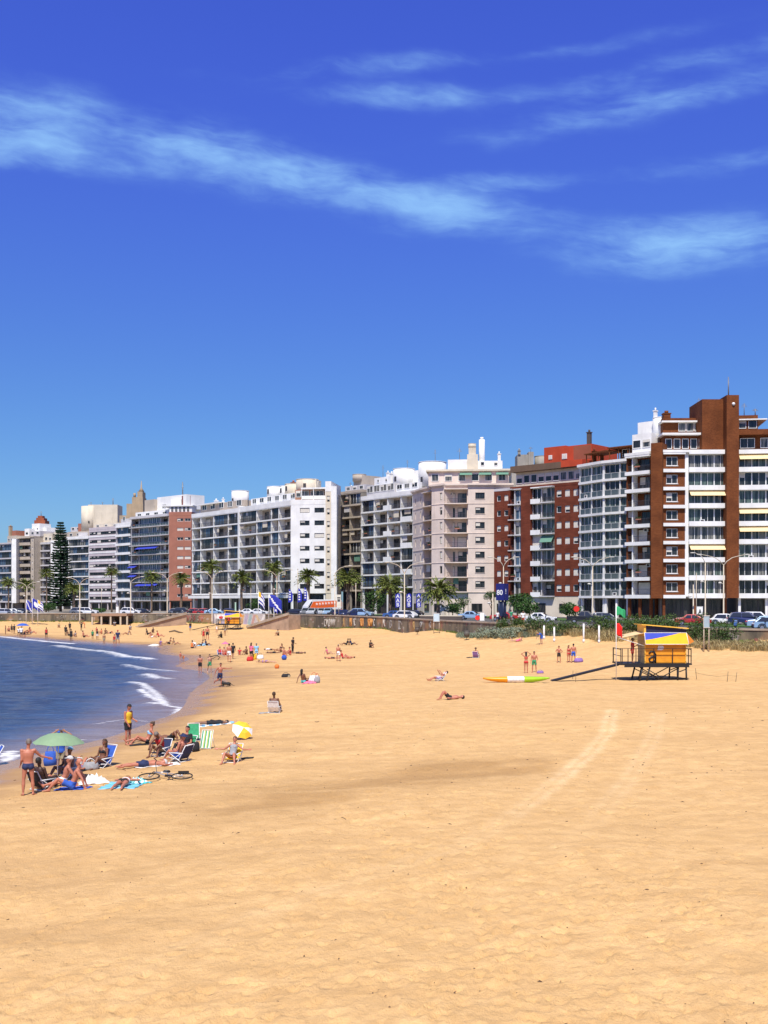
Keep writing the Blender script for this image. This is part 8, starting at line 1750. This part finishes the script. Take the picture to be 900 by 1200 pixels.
mb = MB(); mb.tube([(DX(728), .3, hz1-.16), (h0, .3, hz1-.7)], .02, 5); mb.tube([(DX(729), 2.0, hz1-.06), (h0, 2.0, hz1-.7)], .02, 5); mb.build('flap_strut', cl('white'), hut)
for sx_ in (DX(756.8), DX(804.6)): mb = MB(); mb.box(sx_-.03, sx_+.03, .20, .247, dz_+.1, hz1); mb.build('corner_trim', HYL, hut)
# letter a and the white mark
mb = MB(); cx, cz, s_ = DX(765.8), dz_+.1+.42, .85
mb.tube([(cx-.26, .235, cz+.26), (cx-.10, .235, cz+.40), (cx+.10, .235, cz+.38), (cx+.20, .235, cz+.20), (cx+.20, .235, cz-.38)], .062, 6); mb.tube([(cx+.20, .235, cz+.04), (cx-.08, .235, cz+.02), (cx-.25, .235, cz-.12), (cx-.20, .235, cz-.30), (cx-.02, .235, cz-.34), (cx+.18, .235, cz-.2)], .062, 6)
me = mb.mesh('letter_a', HBL); o = link('letter_a', me, hut); 
mb = MB(); mx, mz = DX(776), dz_+.1+1.08
mb.tube([(mx, .20, mz), (mx, .245, mz)], .17, 16, smooth=False); mb.prism([(mx-.28, mz-.17), (mx, mz-.17), (mx, mz+.17), (mx-.22, mz+.17)], .205, .245); mb.build('white_mark', cl('white'), hut)
# railing
rl = [(d0+.15, 0), (d0+.55, 0), (d0+1.1, 0), (DX(766), 0), (DX(788), 0), (DX(806.5), 0), (d1-.05, 0), (d0+.05, 0)]
for k, (xx, _) in enumerate(rl): mb = MB(); mb.box(xx-.025, xx+.025, -.08, -.02, dz_+.1, dz_+1.12); mb.build('railing_post', HBL, hut)
for xx in (d0+.05, d1-.05): mb = MB(); mb.box(xx-.035, xx+.035, 2.45, 2.52, dz_+.1, dz_+1.12); mb.build('railing_post', HBL, hut); mb = MB(); mb.box(xx-.02, xx+.02, -.02, 2.45, dz_+1.05, dz_+1.12); mb.box(xx-.02, xx+.02, -.02, 2.45, dz_+.6, dz_+.64); mb.build('handrail', HBL, hut)
mb = MB(); mb.box(d0, d1, -.065, -.035, dz_+1.125, dz_+1.155); mb.build('handrail', HBL, hut); mb = MB(); mb.box(d0, d1, -.06, -.045, dz_+.60, dz_+.625); mb.build('handrail', HBL, hut)
# ramp
X2, Y2, Z2 = hit(646, 798); mb = MB(); a, b = V(d0+.05, .9, dz_+.04), V(X2-x, Y2-y, Z2-z+.06); dr = (b-a).normalized(); sd_ = V(0, .35, 0)
mb.add([a-sd_, a+sd_, b+sd_, b-sd_, a-sd_-V(0, 0, .12), a+sd_-V(0, 0, .12), b+sd_-V(0, 0, .12), b-sd_-V(0, 0, .12)], [(0, 1, 2, 3), (7, 6, 5, 4), (0, 4, 5, 1), (1, 5, 6, 2), (2, 6, 7, 3), (3, 7, 4, 0)]); mb.build('ramp', HBL, hut)
# far hut
far = copy_tree(hut); X3, Y3, Z3 = hit(268, 738); far['label'] = 'far orange lifeguard hut on stilts with a yellow roof flap, in front of the mural'; far.location = (X3, Y3, Z3); far.scale = (.98, .98, .98)
person('lifeguard in red standing on the shaded deck end of the near orange hut', 0, 0, 'phone', sk='brown', wear=[('shirt', 'red'), ('trunks', 'red')], hair=('short', 'black'), rot=70, h=.98, at=(x+DX(745), y+1.0, z+dz_+.1), sink=0)
person('small figure standing on the deck in front of the far orange hut', 0, 0, 'stand', sk='brown', wear=[('shirt', 'red'), ('trunks', 'red')], hair=('short', 'black'), rot=10, h=.9, at=(X3+.0, Y3-.0+.06, Z3+(dz_+.1)*.98), sink=0)
# flag at the hut
r_ = empty('flagpole', 'thin pole with green flag above red flag beside the near orange hut', 'flag', (x+DX(723.5), y+.4, z)); mb = MB(); mb.tube([(0, 0, -.2), (0, 0, 5.35)], .028, 6); mb.build('pole', FLAGPOLE, r_)
wavy(.78, .55, lambda u, v: 0, 'flag', [FG], r_, .02, 4.55, droop=.55, seed=1); wavy(.42, .85, lambda u, v: 0, 'flag', [FR_], r_, .02, 3.15, droop=.3, seed=4)
# white board with a red mark by the far hut, and its cord
r_, w, z0, z1 = board(259, 720, 727, 9, 226, 'white board with a red mark on legs left of the far lifeguard hut', gz(W(259, 226), 226), cl('white')); mb = MB(); mb.ball((0, -.10, (z0+z1)/2), (.42, .03, .30), 6); mb.build('sign_mark', cl('red'), r_); mb = MB(); mb.box(-w/2, w/2, -.09, -.065, z0, z0+.2); mb.build('sign_band', HBL, r_)
mb = MB(); p0, p1 = V(*hit(236, 744)), V(*hit(256, 738)); mb.tube([p0, p0+V(0, 0, .6), (p0+p1)/2+V(0, 0, .9), p1+V(0, 0, 1.1), p1], .03, 5); tag(mb.build('rope_barrier', BK), 'thin dark barrier rail rising towards the far lifeguard hut', 'barrier')
# white volleyball posts
for px, p0, p1, lb in ((637.5, 733, 749, 'leftmost of four white posts on the upper sand'), (649.5, 735, 752, 'second white post from the left on the upper sand'), (684, 731, 753, 'tallest white post, third from the left on the upper sand'), (702, 733, 753.5, 'rightmost of four white posts on the upper sand')):
    x_, y_, z_ = hit(px, p1); mb = MB(); H = ZP(p0, y_)-z_; mb.cyl(0, 0, -.2, H, .085, 10); mb.cyl(0, 0, H, H+.04, .10, 10); mb.cyl(0, 0, 0, .3, .11, 10); tag(mb.build('goal_post', cl('white'), None, (x_, y_, z_)), lb, 'post', 'white posts on the upper sand')
# small sticks with cord
pts = [(816.5, 796, 783, .3), (852, 799, 787, -.25), (862, 799, 788, -.3)]; tops = []
for k, (px, pb, pt, ln) in enumerate(pts):
    x_, y_, z_ = hit(px, pb); H = (pb-pt)*y_/F; mb = MB(); mb.tube([(0, 0, -.1), (-ln*.3, 0, H)], .018, 5); tops.append(V(x_-ln*.3, y_, z_+H*.6)); tag(mb.build('stake', BARK, None, (x_, y_, z_)), ['leftmost thin stake right of the orange hut', 'middle leaning stake right of the orange hut', 'rightmost leaning stake right of the orange hut'][k], 'stake', 'thin stakes on the sand')
mb = MB(); mb.tube([tops[0], tops[0]*.67+tops[1]*.33-V(0, 0, .1), tops[0]*.33+tops[1]*.67-V(0, 0, .12), tops[1]], .008, 4); mb.tube([tops[1], tops[2]], .008, 4); tag(mb.build('cord', BARK), 'slack cord tied between the thin stakes', 'cord')
for k, (px, pb, pt) in enumerate(((671, 796, 786), (674.5, 799, 788))):
    x_, y_, z_ = hit(px, pb); H = (pb-pt)*y_/F; mb = MB(); mb.tube([(0, 0, -.1), (.03, 0, H)], .016, 5); tag(mb.build('stake', BARK, None, (x_, y_, z_)), ['left thin stick beside the hut ramp', 'right thin stick beside the hut ramp'][k], 'stake', 'thin sticks by the ramp')
# people on the promenade
for lb, px, Y_, col, c2 in (('person in a white top standing on the promenade at the wall end', 583, 139, 'white', 'navy'), ('person in pink sitting on the wall beyond the road verge', 613, 133, 'white', 'red'), ('walker in a green shirt behind the blue sign tower', 599, 165, 'green', 'grey'), ('walker in white beneath the double lamp before the corner block', 698, 150, 'white', 'black'), ('cyclist like figure in red standing by the drooping palm', 400, 222, 'red', 'black')):
    person(lb, 0, 0, 'walk', sk='tan', wear=[('shirt', col), ('trunks', c2)], hair=('short', 'black'), rot=rnd.uniform(-120, 120), h=1.0, at=(W(px, Y_), Y_, ZR+.13 if Y_ < 150 else ZR), sink=0)
